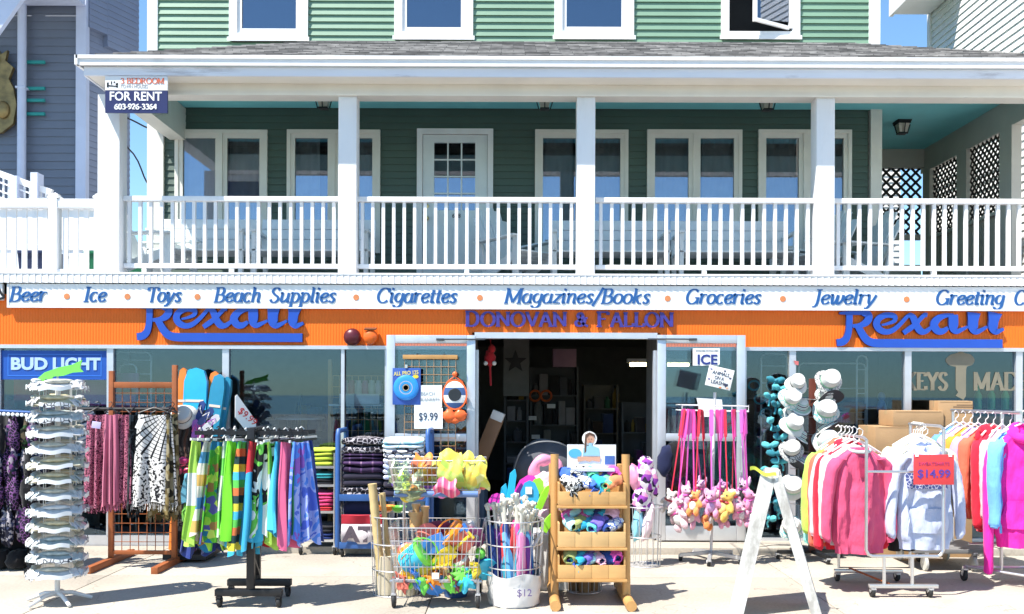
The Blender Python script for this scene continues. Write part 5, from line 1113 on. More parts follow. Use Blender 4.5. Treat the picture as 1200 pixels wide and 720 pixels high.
for i, px in enumerate((214, 228, 241)):
    solo('dark_bag', 'black bag on the lowest peg of the goggles stand', 'bag', MB().ell((0, 0, 0), (.075, .06, .14), wr=.3, ws=3), pats[(3, 0, 4)[i]], (PX(px, Yf), Yf, .24), None, 'black bags at the foot of the peg stand', 60)

# --- black towel rack
Yt = -2.52; X0 = PX(301, Yt)
t = thing('towel_rack', 'black rolling rack of bright beach towels with double base', 'rack', (X0, Yt, 0))
for yy, dx in ((-.18, .0), (.18, -.02)):
    MB().bbox(-.25 + dx, .245 + dx, yy - .03, yy + .03, .085, .135, .004).build('base_bar', BLACK, t)
    for xx in (-.22, .22): caster(t, xx + dx, yy - .02, .085, .042, BLACK)
for yy, xx in ((-.18, .01), (.18, -.045)): MB().bbox(xx - .028, xx + .028, yy - .022, yy + .022, .135, 1.33, .004).build('post', BLACK, t)
MB().beam((-.03, .16, .18), (-.01, -.16, .45), .03, .02).build('brace', BLACK, t)
for yy in (-.14, .14): MB().box(-.42, .42, yy - .012, yy + .012, 1.275, 1.305).build('rail', BLACK, t)
MB().box(-.02, .02, -.18, .18, 1.306, 1.33).build('top_bar', BLACK, t)
fl = [(.10, .35, .03), (.35, .60, .06), (.02, .16, .30), (.55, .62, .10), (.06, .30, .05), (.35, .16, .06), (.12, .45, .04), (.10, .08, .30)]
TW = {'lime': cloth('towel_lime', (.17, .62, .03)), 'navy': cloth('towel_navy', (.02, .04, .20)), 'floral': pattern('towel_floral', 'blotch', fl, 20), 'floral2': pattern('towel_floral2', 'blotch', fl[::-1], 16),
      'sky': cloth('towel_sky', (.06, .45, .68)), 'red': pattern('towel_redblue', 'blotch', [(.62, .03, .05), (.62, .03, .05), (.60, .04, .05), (.06, .4, .62)], 3), 'mint': pattern('towel_mint', 'stripes', [(.55, .70, .50), (.15, .55, .10), (.7, .75, .68)], 2.6),
      'ochre': pattern('towel_sand', 'stripes', [(.55, .35, .1), (.70, .66, .55), (.1, .3, .5), (.66, .6, .5)], 3), 'white': pattern('towel_white_green', 'swirl', [(.78, .80, .76), (.78, .8, .76), (.15, .50, .08), (.02, .02, .02), (.75, .78, .72)], 3.2),
      'tie': pattern('towel_tiedye', 'swirl', [(.10, .16, .62), (.35, .42, .80), (.10, .25, .75), (.30, .12, .50)], 5), 'pink': cloth('towel_pink', (.70, .13, .26)), 'green': cloth('towel_green', (.03, .26, .08)), 'limewhite': pattern('towel_limewhite', 'stripes', [(.35, .66, .08), (.75, .76, .70), (.4, .65, .1)], 1.4), 'rainbow': pattern('towel_rainbow', 'stripes', [(.06, .4, .6), (.6, .5, .05), (.02, .05, .05), (.55, .15, .05), (.1, .45, .08)], 3.5)}
spec = [('limewhite', 'lime and white striped'), ('navy', 'navy blue'), ('ochre', 'sand and blue striped'), ('floral', 'green floral'), ('floral2', 'bold green and blue floral'), ('mint', 'mint striped'), ('lime', 'bright lime'), ('sky', 'sky-blue'), ('rainbow', 'rainbow striped')]
spec2 = [('red', 'red and blue'), ('sky', 'turquoise'), ('white', 'white and green printed'), ('limewhite', 'pale lime striped'), ('sky', 'light blue'), ('tie', 'blue tie-dyed'), ('pink', 'hot pink'), ('green', 'dark green'), ('tie', 'violet-blue tie-dyed')]
def towel(x, y, key, desc, sd, where, L):
    t2 = thing('beach_towel', '%s beach towel on the %s of the black towel rack' % (desc, where), 'towel', (x, y, 1.262), R(62) + .38 * math.sin(sd * 2.1), None); t2.rotation_euler.y = -(x - X0) * .17 + .03 * math.sin(sd * 3)
    drape_mb(.13 + .05 * math.sin(sd) ** 2, .31, L, 3.6, .036, sd, .010, 44, 24, 0, .035).build('cloth', TW[key], t2, 70, loc=(0, 0, -.03))
    MB().tube([(0, 0, -.01), (.02, 0, .02), (.02, 0, .05), (0, 0, .066), (-.016, 0, .055)], .005, 5).box(-.13, .13, -.006, .006, -.03, -.012).build('hanger', HANG if sd % 2 else HANGK, t2)
for i, (k, d_) in enumerate(spec): towel(X0 - .38 + .043 * i, Yt - .14 + (.03 if i % 2 else -.02), k, d_, i + 1, 'left end', .74 + .05 * math.sin(i * 1.9) + (.05 if i in (1, 8) else 0))
for i, (k, d_) in enumerate(spec2): towel(X0 + .045 + .041 * i, Yt - .14 + (.03 if i % 2 else -.02), k, d_, i + 30, 'right end', .72 + .06 * math.sin(i * 2.3 + 1))
for i, (k, d_) in enumerate([('pink', 'rose'), ('tie', 'dark tie-dyed'), ('white', 'printed white'), ('green', 'bottle green'), ('ochre', 'tan striped'), ('navy', 'deep navy')]): towel(X0 - .34 + .13 * i, Yt + .14, k, d_, i + 60, 'rear rail', .78)
t = thing('price_card', 'white red-lettered price card tilted above the towel rack', 'card', (PX(288, Yt), Yt - .02, PZ(490, Yt)), R(35))
MB().add([(-.075, -.004, .16), (-.06, -.004, .17), (.085, -.004, -.03), (.085, -.004, -.17), (.06, -.004, -.17), (-.075, -.004, .0), (-.075, .004, .16), (-.06, .004, .17), (.085, .004, -.03), (.085, .004, -.17), (.06, .004, -.17), (-.075, .004, .0)], [(0, 1, 2, 3, 4, 5), (11, 10, 9, 8, 7, 6), (0, 6, 7, 1), (1, 7, 8, 2), (2, 8, 9, 3), (3, 9, 10, 4), (4, 10, 11, 5), (5, 11, 6, 0)]).build('board', PAPER, t)
sans('$9.99', .075, mat('price_red', (.6, .02, .02), .6, 0, 0), t, 'lettering', (-.06, -.007, .04), (R(90), R(40), 0))
MB().tube([(.07, 0, -.15), (.08, 0, -.25)], .006, 6).build('clip', BLACK, t)

# --- chrome shelf of folded cloth
Y = -.32; xa, xb = PX(358, Y), PX(397, Y); X0 = (xa + xb) / 2; h = (xb - xa) / 2
t = thing('wire_shelf', 'narrow chrome rolling shelf stacked with folded shirts', 'shelving', (X0, Y, 0))
for sx in (-1, 1):
    for sy in (-.2, .2): MB().tube([(sx * h, sy, .09), (sx * h, sy, 1.0)], .011, 8).build('post', CHROME, t); caster(t, sx * h, sy, .09, .045)
SHZ = [.14, .42, .68, .92 - .06]
for z in SHZ:
    m = MB()
    for k in range(9): m.box(-h, h, -.2 + .05 * k - .003, -.2 + .05 * k + .003, z - .003, z + .003)
    m.box(-h, h, -.206, -.2, z - .012, z + .012).box(-h, h, .2, .206, z - .012, z + .012); m.build('shelf', CHROME, t)
FC = {'lime-yellow': (.50, .62, .06), 'hot pink': (.75, .07, .22), 'black': (.02, .02, .025), 'red': (.5, .03, .04), 'teal': (.03, .28, .32), 'navy': (.02, .04, .16), 'sand': (.45, .38, .25)}
for z, items in ((SHZ[3], (('lime-yellow', .10), ('lime-yellow', .075))), (SHZ[2], (('black', .06), ('teal', .05))), (SHZ[1], (('red', .05), ('hot pink', .07), ('hot pink', .06))), (SHZ[0], (('navy', .07), ('black', .07)))):
    zz = z + .004
    for i, (c, hh) in enumerate(items):
        solo('folded_shirt', 'folded %s shirt, %s in its stack on the narrow chrome shelf' % (c, ('lowest', 'next', 'topmost')[i if i < len(items) - 1 else 2]), 'shirt', folded(MB(), (0, 0, 0), h * 1.9, .36, hh, i + int(z * 100)), cloth('fold_' + c, FC[c]), (X0, Y - .02, zz), None, None, 60); zz += hh + .002

# --- blue rolling cart of blankets
Y = -.42; xa, xb = PX(401, Y), PX(504, Y); X0 = (xa + xb) / 2; h = (xb - xa) / 2
t = thing('blanket_cart', 'blue steel rolling cart stacked with dark plaid blankets', 'cart', (X0, Y, 0))
for sx in (-1, 1):
    MB().tube([(sx * h, -.22, .1), (sx * h, -.22, 1.17), (sx * h, -.19, 1.22), (sx * h, .19, 1.22), (sx * h, .22, 1.17), (sx * h, .22, .1)], .024, 10).build('end_frame', BMET, t)
    for sy in (-.2, .2): caster(t, sx * (h - .04), sy, .10, .05)
for z in (.12, .58): MB().bbox(-h, h, -.22, .22, z - .025, z, .004).bbox(-h, h, -.235, -.221, z - .035, z + .03, .003).build('shelf', BMET, t)
PLAID = pattern('blanket_plaid', 'plaid', [(.03, .018, .05), (.10, .05, .14), (.32, .20, .30)], 9); BKP = pattern('blanket_speckle', 'speck', [(.45, .42, .45), (.015, .013, .02)], 24); DK = cloth('blanket_dark', (.02, .018, .035)); NAVYC = cloth('blanket_navy', (.015, .02, .06))
zz = .582
for i, (m_, hh, lb) in enumerate(((BKP, .10, 'black speckled blanket lowest in the upper stack of the blue cart'), (DK, .13, 'rolled dark violet blanket above the speckled one on the blue cart'), (PLAID, .13, 'folded purple plaid blanket in the middle of the blue cart'), (PLAID, .06, 'thin purple plaid blanket below the floral one on the blue cart'), (BKP, .15, 'black floral blanket on top of the blue cart'))):
    solo('blanket', lb, 'blanket', folded(MB(), (0, 0, 0), h * .98, .40, hh, i + 5), m_, (X0 - h * .46, Y - .03, zz), None, None, 60); zz += hh
solo('blanket', 'navy blanket standing on the bottom shelf of the blue cart', 'blanket', folded(MB(), (0, 0, 0), h * .95, .36, .42, 33), NAVYC, (X0 - h * .46, Y, .125), None, None, 60)
t = thing('team_blanket', 'navy, red and white blanket with big letters on the bottom cart shelf', 'blanket', (X0 - h * .46, Y - .185, .125))
bw = h * .90
MB().sheet(lambda u, v: ((u - .5) * bw, -.03 + .02 * math.sin(u * 9) * (1 - v) - .03 * math.sin(v * 3.1), .01 + .19 * v), 16, 6, .02).build('white_field', cloth('blanket_white', (.70, .64, .66)), t, 60)
MB().sheet(lambda u, v: ((u - .5) * bw, -.036 - .02 * v + .012 * math.sin(u * 9 + 1) * v, .202 + .085 * v), 16, 4, .02).build('red_band', cloth('blanket_red', (.5, .03, .05)), t, 60)
sans('ATS', .20, cloth('letter_grey_cloth', (.10, .08, .10)), t, 'lettering', (-.19, -.072, .035), bold=.010, width=.40)
# white and blue towels piled at the right of the cart
WBT = pattern('towel_whiteblue', 'swirl', [(.75, .77, .82), (.30, .36, .60), (.80, .82, .85), (.55, .6, .8)], 12); WBK = pattern('towel_whiteblack', 'speck', [(.03, .03, .06), (.78, .8, .84)], 10); AQ = pattern('towel_aqua', 'swirl', [(.45, .72, .80), (.75, .85, .9), (.3, .6, .75)], 6)
zz = .582
for i, (m_, hh, lb) in enumerate(((DK, .16, 'dark folded towel under the white pile on the blue cart'), (WBT, .12, 'white and blue towel second from the bottom right of the cart'), (WBT, .12, 'white and violet-blue towel in the middle of the right-hand pile'), (WBK, .10, 'white and black splashed towel below the aqua one'), (AQ, .08, 'pale aqua towel on top of the right-hand pile'))):
    solo('folded_towel', lb, 'towel', folded(MB(), (0, 0, 0), h * .92, .42, hh, i + 50), m_, (X0 + h * .44, Y - .05 - .012 * i, zz), (R(4 if i > 1 else 0), 0, .05), None, 60); zz += hh - .004
# ================================================================== goods, middle
def wire_bin(par, rb, rt, H, nw, rings, name='wire_basket', mt=None, sx=1, sy=1, r=.0035):
    m = MB()
    for k in range(nw):
        a = 2 * math.pi * k / nw; m.tube([(rb * sx * math.cos(a), rb * sy * math.sin(a), .004), (rt * sx * math.cos(a), rt * sy * math.sin(a), H)], r, 5)
    for f in rings:
        q = rb + (rt - rb) * f; m.tube([(q * sx * math.cos(R(12 * j)), q * sy * math.sin(R(12 * j)), max(.005, H * f)) for j in range(30)], r * 1.4, 6, closed=True)
    for j in range(5):
        y = rb * sy * (-.8 + .4 * j); x = rb * sx * math.sqrt(max(0, 1 - (y / (rb * sy)) ** 2)); m.tube([(-x, y, .005), (x, y, .005)], r, 5)
    return m.build(name, mt or GALV, par)
# --- wire bin with bamboo mats
Y = GY(702, 465) + .19; X0 = PX(467, Y); t = thing('wire_bin', 'tall wire bin with rolled bamboo mats beside the toy cart', 'bin', (X0, Y, 0))
wire_bin(t, .175, .20, .62, 22, (0, .33, .66, 1), sx=1.1)
def bamboo(bx, by, tx, ty, L, r, label):
    a = Vector((bx, by, .02)); b = Vector((tx, ty, L)); m = MB(); n = 9; pts = []; rs = []
    for i in range(n * 3 + 1):
        f = i / (n * 3); pts.append(a + (b - a) * f); rs.append(r * (1.07 if i % 3 == 0 else 1.0))
    m.tube([tuple(p) for p in pts], rs, 10); solo('bamboo_pole', label, 'pole', m, mat('bamboo', (.60, .46, .22), .45, 0, .18, 8, stretch=(1, 1, .2)), (X0, Y, 0))
bamboo(-.11, -.08, -.19, -.10, .88, .034, 'thickest pale bamboo pole leaning in the wire bin'); bamboo(-.05, -.03, -.12, -.02, .80, .02, 'slim bamboo pole just right of the thick one in the wire bin'); bamboo(-.02, .08, -.15, .08, .78, .018, 'slim bamboo pole behind the others in the wire bin')
RM = mat('reed_mat', (.56, .49, .36), .85, 0, .2, 12, .3, 60, stretch=(1, 1, .1))
for i, (x, y, r, h, lb) in enumerate(((-.08, -.05, .085, .30, 'rolled reed mat at the front left of the wire bin'), (.07, -.08, .08, .28, 'rolled reed mat at the front right of the wire bin'), (.10, .07, .08, .31, 'rolled reed mat at the back right of the wire bin'), (-.07, .09, .08, .33, 'rolled reed mat at the back left of the wire bin'))):
    m = MB().lathe([(.01, 0), (r, 0), (r * 1.02, h * .5), (r, h), (r * .8, h + .004), (r * .75, h - .02), (.01, h - .03)], 18, wob=lambda a, z: 1 + .05 * math.sin(9 * a))
    solo('reed_mat', lb, 'mat', m, RM, (X0 + x, Y + y, .012), None, None)
TOYC = {k: plastic('toy_' + k, c) for k, c in {'aqua': (.05, .48, .66), 'lime': (.16, .62, .07), 'coral': (.80, .18, .13), 'yellow': (.80, .58, .03), 'orange': (.85, .26, .02), 'blue': (.05, .22, .66), 'purple': (.16, .08, .45), 'maroon': (.20, .02, .08), 'sand': (.62, .38, .16), 'pink': (.80, .20, .45), 'lemon': (.72, .72, .10), 'white': (.8, .8, .78)}.items()}
def shovel(px, py, Y, c, rot, label, k=1.0):
    t = thing('toy_shovel', label, 'shovel', (PX(px, Y), Y, PZ(py, Y))); t.rotation_euler = rot
    MB().prism([(-.045 * k, .10 * k), (.045 * k, .10 * k), (.055 * k, .02 * k), (.04 * k, -.07 * k), (0, -.10 * k), (-.04 * k, -.07 * k), (-.055 * k, .02 * k)], -.006, .006).build('blade', TOYC[c], t); MB().tube([(0, 0, .09 * k), (0, 0, .24 * k)], .011 * k, 7).tube([(-.03 * k, 0, .25 * k), (.03 * k, 0, .25 * k)], .011 * k, 7).build('grip', TOYC[c], t); return t
# plush and yellow-orange tubs seen over the bin rim
solo('toy_bowl', 'orange toy bowl on the rim of the bamboo bin', 'bowl', MB().lathe([(.02, 0), (.06, .02), (.075, .055), (.068, .055), (.05, .02), (0, .012)], 18), TOYC['orange'], (PX(453, Y + .1), Y + .1, .63)); solo('toy_bowl', 'lime-green toy bowl on the rim of the bamboo bin', 'bowl', MB().lathe([(.02, 0), (.05, .02), (.07, .05), (.063, .05), (.045, .02), (0, .012)], 18), TOYC['lime'], (PX(467, Y + .1), Y + .1, .63))

# --- two-basket cart of beach toys
Yc = -2.50; X0 = PX(513, -2.6); t = thing('basket_cart', 'two-basket wire cart of beach toys by the doorway', 'cart', (X0, Yc, 0))
hw = .335; hd = .27
STEEL = mat('cart_steel', (.45, .45, .47), .35, .8, .1)
def basket(z0, z1, g0, g1, dep, name):
    m = MB(); n = 20
    for k in range(n + 1):
        f = -1 + 2 * k / n
        for sy in (-1, 1): m.tube([(g0 * f, sy * dep * .9, z0), (g1 * f, sy * dep, z1)], .0028, 4)
    for k in range(11):
        f = -1 + 2 * k / 10
        for sx in (-1, 1): m.tube([(sx * g0, f * dep * .9, z0), (sx * g1, f * dep, z1)], .0028, 4)
        m.tube([(-g0, f * dep * .9, z0), (g0, f * dep * .9, z0)], .0028, 4)
    for f in (0, .25, .5, .75, 1):
        g = g0 + (g1 - g0) * f; d = dep * (.9 + .1 * f); z = z0 + (z1 - z0) * f; m.tube([(-g, -d, z), (g, -d, z), (g, d, z), (-g, d, z)], .004 if f in (0, 1) else .0028, 5, closed=True)
    return m.build(name, CHROME, t)
basket(.215, .60, .30, .345, hd, 'lower_basket'); basket(.875, 1.09, .315, .36, .20, 'upper_basket')
for sx in (-1, 1):
    for sy in (-1, 1):
        MB().tube([(sx * hw * .93, sy * hd * .8, .10), (sx * hw * .93, sy * hd * .8, .22)], .013, 8).build('leg', STEEL, t); caster(t, sx * hw * .93, sy * hd * .8, .11, .055)
    MB().tube([(sx * .29, .24, .18), (sx * .29, .24, .86), (sx * .29, .0, .875), (sx * .29, -.18, .875)], .012, 8).build('upright', STEEL, t)
MB().tube([(-hw, -hd * .8, .20), (hw, -hd * .8, .20), (hw, hd * .8, .20), (-hw, hd * .8, .20)], .012, 8, closed=True).build('base_frame', STEEL, t)
MB().tube([(-.31, -.215, .845), (.31, -.215, .845)], .024, 12).build('handle', plastic('handle_blue', (.12, .20, .40)), t)
MB().box(-.025, .025, -.262, -.256, .225, .27).build('tag', PAPER, t)
def bucket(loc, rot, c, rim, label, k=1.0, face=False):
    t2 = thing('toy_bucket', label, 'bucket', loc); t2.rotation_euler = rot
    MB().lathe([(.062 * k, 0), (.068 * k, .004), (.088 * k, .15 * k), (.083 * k, .15 * k), (.06 * k, .01), (0, .008)], 22).build('body', TOYC[c], t2)
    MB().lathe([(.084 * k, .138 * k), (.100 * k, .14 * k), (.102 * k, .165 * k), (.084 * k, .168 * k)], 22).build('rim', TOYC[rim], t2)
    MB().tube([(.1 * k * math.cos(R(a)), .10 * k * math.sin(R(a)) * .35 - .04, .15 * k + .09 * k * math.sin(R(a))) for a in range(0, 181, 20)], .006 * k, 6).build('handle', TOYC[rim], t2); return t2
L_ = lambda px, py, Y: (PX(px, Y), Y, PZ(py, Y))
bucket(L_(474, 662, -2.64), (R(20), R(55), .2), 'aqua', 'lime', 'aqua toy bucket with lime rim at the left of the lower basket', 1.2)
bucket(L_(551, 640, -2.60), (R(12), R(-52), 0), 'coral', 'orange', 'large coral toy bucket lying at the right of the lower basket', 1.15)
bucket(L_(500, 630, -2.48), (R(70), R(30), 0), 'coral', 'coral', 'coral toy bucket tipped behind the aqua one', .85)
shovel(505, 640, -2.68, 'blue', (.2, R(62), .1), 'blue toy shovel lying across the lower basket', 1.2); shovel(486, 672, -2.7, 'yellow', (.1, R(75), 0), 'yellow toy shovel below the aqua bucket', 1.15); shovel(520, 655, -2.69, 'yellow', (.2, R(48), .1), 'yellow toy shovel beside the coral bucket', 1.1)
def mould(px, py, Y, c, label, k=1):
    lob = 4 + (px * 7 + py) % 4; m = MB().lathe([(0, .046 * k), (.02 * k, .047 * k), (.042 * k, .040 * k), (.050 * k, .022 * k), (.066 * k, .004 * k), (.072 * k, 0), (.064 * k, -.002), (0, .02 * k)], 40, wob=lambda a, z: 1 + .24 * math.cos(lob * a)); solo('sand_mould', label, 'mould', m, TOYC[c], L_(px, py, Y), (R(65), R(10 + px % 40), px % 3))
mould(485, 680, -2.71, 'blue', 'blue sand mould at the left bottom of the lower basket', 1.2); mould(507, 678, -2.70, 'orange', 'orange sand mould in the middle of the lower basket'); mould(521, 674, -2.71, 'sand', 'sand-brown mould in the middle of the lower basket'); mould(540, 675, -2.70, 'lime', 'lime sand mould at the right of the lower basket', 1.2); mould(556, 668, -2.69, 'yellow', 'yellow sand mould at the right edge of the lower basket'); mould(546, 680, -2.7, 'aqua', 'aqua sand mould at the bottom right of the lower basket', 1.2)
solo('toy_dome', 'maroon felt toy dome behind the coral bucket', 'toy', MB().ell((0, 0, 0), (.14, .1, .075), wr=.15, ws=2), cloth('felt_maroon', (.20, .02, .06)), L_(517, 622, -2.45)); 
solo('sand_castle', 'tan castle sand mould on the cart behind the aqua bucket', 'toy', MB().lathe([(.05, 0), (.05, .09), (.06, .09), (.06, .12), (0, .12)], 12).lathe([(.028, .12), (.028, .16), (.034, .16), (.034, .18), (0, .18)], 10).lathe([(.03, .0), (.03, .14), (.036, .14), (.036, .16), (0, .16)], 10, (.07, 0, 0)), TOYC['sand'], L_(488, 618, -2.38), None)
def flower(px, py, Y, cs, label):
    t2 = thing('toy_flower', label, 'toy', L_(px, py, Y)); t2.rotation_euler = (R(15), 0, 0)
    m = MB()
    for k in range(6): a = R(60 * k); m.ell((.05 * math.cos(a), 0, .05 * math.sin(a)), (.036, .014, .036), nu=12, nv=8)
    m.build('petals', TOYC[cs[0]], t2); MB().ell((0, -.012, 0), (.028, .014, .028), nu=12, nv=8).build('centre', TOYC[cs[1]], t2)
flower(549, 622, -2.45, ('white', 'yellow'), 'white flower toy with yellow centre at the back of the lower basket'); flower(558, 630, -2.47, ('pink', 'white'), 'pink flower toy beside the white one')
for k_, (px, py, c, lb) in enumerate(((475, 690, 'blue', 'blue ball of the lower basket by the bamboo bin'), (563, 655, 'lime', 'lime ball wedged at the right end of the lower basket'), (536, 690, 'aqua', 'aqua ball under the coral bucket'))): solo('toy_ball', lb, 'ball', MB().ell((0, 0, 0), (.045, .045, .045), nu=18, nv=12), TOYC[c], L_(px, py - 6, -2.6))
# upper basket: netted toy sets
NET = glass('net_bag', .02, (.86, .95, .72), .3); 
def netset(px, py, Y, w_, h_, col, inside, label, sd):
    w_ *= 1.18; h_ *= 1.18
    t2 = thing('toy_set_bag', label, 'toy bag', L_(px, py, Y)); rr = random.Random(sd)
    m = MB(); m.sheet(lambda u, v: ((u - .5) * w_ * (1.05 - .35 * v) + .01 * math.sin(v * 9), -.07 - .05 * math.sin(math.pi * v) + .02 * noise.noise(Vector((u * 4 + sd, v * 4, 0))), h_ * (v - .3) + .02 * math.sin(u * 7 + sd)), 14, 10, .003); m.build('front_film', col, t2, 60)
    for i, c in enumerate(inside):
        q = MB(); q.ell((w_ * (-.3 + .6 * ((i * .37 + .2) % 1)), -.03 + .03 * (i % 2), -h_ * .25 + h_ * .45 * ((i * .61) % 1)), (w_ * .20, .045, h_ * .16), (rr.random(), rr.random(), 0), nu=12, nv=8); q.build('toy', TOYC[c], t2)
FY = pattern('film_lemon', 'blotch', [(.66, .62, .10), (.72, .68, .25), (.70, .50, .08), (.62, .66, .14)], 16, .35); FO = pattern('film_orange', 'blotch', [(.75, .30, .06), (.8, .5, .08), (.7, .2, .1)], 18, .35); FG = pattern('film_lime', 'blotch', [(.38, .58, .09), (.5, .66, .15), (.62, .6, .1)], 16, .35); FPK = pattern('film_pink', 'vstripes', [(.75, .12, .22), (.8, .35, .4), (.7, .08, .2)], 22)
netset(482, 575, -2.64, .20, .17, NET, ('yellow', 'orange', 'coral', 'lemon', 'orange'), 'net bag of yellow and orange toys at the left of the upper basket', 1); netset(530, 562, -2.62, .18, .20, FG, ('lime', 'orange', 'yellow'), 'lime film bag of toys in the middle of the upper basket', 2); netset(559, 562, -2.60, .16, .20, FY, ('yellow', 'orange', 'coral'), 'lemon film bag of toys at the right of the upper basket', 3); netset(508, 562, -2.50, .16, .16, FY, ('orange', 'coral'), 'lemon film bag behind the lime one in the upper basket', 4); netset(528, 548, -2.44, .2, .16, FY, ('yellow',), 'tall lemon film bag topmost in the upper basket', 5)
solo('toy_dish', 'orange toy dish in the net bag corner of the upper basket', 'dish', MB().lathe([(.02, 0), (.07, .02), (.10, .05), (.094, .052), (.06, .022), (0, .01)], 22), TOYC['coral'], L_(483, 581, -2.58)); netset(524, 574, -2.67, .16, .10, FPK, ('pink', 'coral'), 'pink striped net bag low in the upper basket', 6); solo('toy_dish', 'purple toy dish beside the pink striped net bag', 'dish', MB().lathe([(.02, 0), (.05, .02), (.075, .05), (.07, .052), (.05, .022), (0, .01)], 22), TOYC['purple'], L_(502, 577, -2.6)); solo('toy_shell', 'pale pink shell toy at the right end of the upper basket', 'toy', MB().ell((0, 0, 0), (.07, .05, .05), wr=.3, ws=5), plastic('shell_pink', (.75, .50, .42)), L_(553, 574, -2.62))
netset(470, 560, -2.45, .15, .16, NET, ('purple', 'lemon', 'white'), 'net bag of purple and lemon toys at the back left of the upper basket', 7); netset(497, 552, -2.56, .15, .15, FO, ('orange', 'yellow'), 'orange film bag left of the lime one in the upper basket', 8); netset(545, 552, -2.5, .15, .17, FY, ('yellow', 'lime'), 'lemon film bag behind the right one in the upper basket', 9)
for k_, (px, py, Y_, c, cr, kk, lb) in enumerate(((490, 650, -2.52, 'yellow', 'orange', .95, 'yellow toy bucket behind the aqua one in the lower basket'), (530, 640, -2.42, 'lime', 'lime', .9, 'lime toy bucket at the back of the lower basket'), (563, 650, -2.5, 'blue', 'aqua', .85, 'blue toy bucket at the right end of the lower basket'), (508, 664, -2.55, 'blue', 'blue', .9, 'blue toy bucket low in the lower basket'), (535, 668, -2.58, 'yellow', 'lime', .8, 'yellow toy bucket low under the coral one'))): bucket(L_(px, py + 8, Y_), (R(60 + 25 * k_), R(-40 + 30 * k_), .3 * k_), c, cr, lb, kk)
for k_, (px, py, Y_, c, rr_, lb) in enumerate(((478, 648, -2.42, 'coral', .075, 'coral ball at the back left of the lower basket'), (517, 648, -2.50, 'orange', .08, 'big orange ball in the middle of the lower basket'), (497, 668, -2.62, 'aqua', .065, 'aqua ball low in the middle of the lower basket'), (540, 660, -2.62, 'coral', .075, 'coral ball low at the right of the lower basket'), (521, 682, -2.62, 'yellow', .06, 'yellow ball at the bottom of the lower basket'), (482, 682, -2.6, 'lime', .06, 'lime ball at the bottom left of the lower basket'), (558, 676, -2.55, 'orange', .065, 'orange ball at the bottom right of the lower basket'))):
    solo('toy_ball', lb, 'ball', MB().ell((0, 0, 0), (rr_, rr_, rr_), nu=22, nv=14), pattern('ball_' + c, 'vstripes', [tuple(TOYC[c].node_tree.nodes['Mix'].inputs[6].default_value[:3]), tuple(TOYC[c].node_tree.nodes['Mix'].inputs[6].default_value[:3]), (.72, .70, .62), tuple(min(.8, q_ * 1.5 + .05) for q_ in TOYC[c].node_tree.nodes['Mix'].inputs[6].default_value[:3])], 11, .35), L_(px, py, Y_), (k_, k_ * .7, k_ * 1.3))
mould(470, 684, -2.7, 'coral', 'coral sand mould at the left end of the lower basket', 1.1); mould(496, 684, -2.7, 'lime', 'lime sand mould low beside the blue one in the lower basket', 1.1); mould(530, 684, -2.71, 'maroon', 'maroon sand mould low in the middle of the lower basket', 1.1)
# tub under the cart
solo('toy_tub', 'dark blue tub of toys on the ground under the cart', 'tub', MB().lathe([(.09, 0), (.12, .2), (.125, .2), (.125, .215), (.112, .215), (.085, .02), (0, .015)], 20), plastic('tub_blue', (.03, .08, .22)), (PX(535, -2.3), -2.3, 0.001)); solo('toy_ball', 'red ball in the dark blue tub under the cart', 'ball', MB().ell((0, 0, 0), (.07, .07, .07), nu=18, nv=12), TOYC['maroon'], (PX(538, -2.32), -2.32, .20))

# --- wire bin of beach umbrellas
Y = -2.55; X0 = PX(603, Y); t = thing('umbrella_bin', 'wire barrel with white wrapped foot full of beach umbrellas', 'bin', (X0, Y, 0))
wire_bin(t, .185, .225, .64, 20, (0, .45, .72, 1))
MB().sheet(lambda u, v: ((.19 + .018 * v + .016 * noise.noise(Vector((math.cos(2 * math.pi * u) * 3, math.sin(2 * math.pi * u) * 3, v * 4)))) * math.cos(2 * math.pi * u), (.19 + .018 * v + .016 * noise.noise(Vector((math.cos(2 * math.pi * u) * 3, math.sin(2 * math.pi * u) * 3, v * 4)))) * math.sin(2 * math.pi * u), .012 + .23 * v + .015 * math.sin(u * 25) * v), 48, 8, .004).build('paper_wrap', mat('wrap_white', (.66, .64, .62), .7, 0, .05, 8), t, 60)
sans('$12', .075, mat('price_violet', (.12, .08, .22), .6, 0, 0), t, 'lettering', (.02, -.222, .10), (R(88), 0, R(10)))
UC = [('blue', (.04, .16, .42)), ('teal', (.03, .30, .40)), ('magenta', (.60, .06, .28)), ('navy', (.02, .05, .20)), ('sky blue', (.12, .38, .66)), ('purple', (.22, .06, .34)), ('red', (.5, .04, .04)), ('pink rainbow', (.7, .25, .45))]
hidx = 0
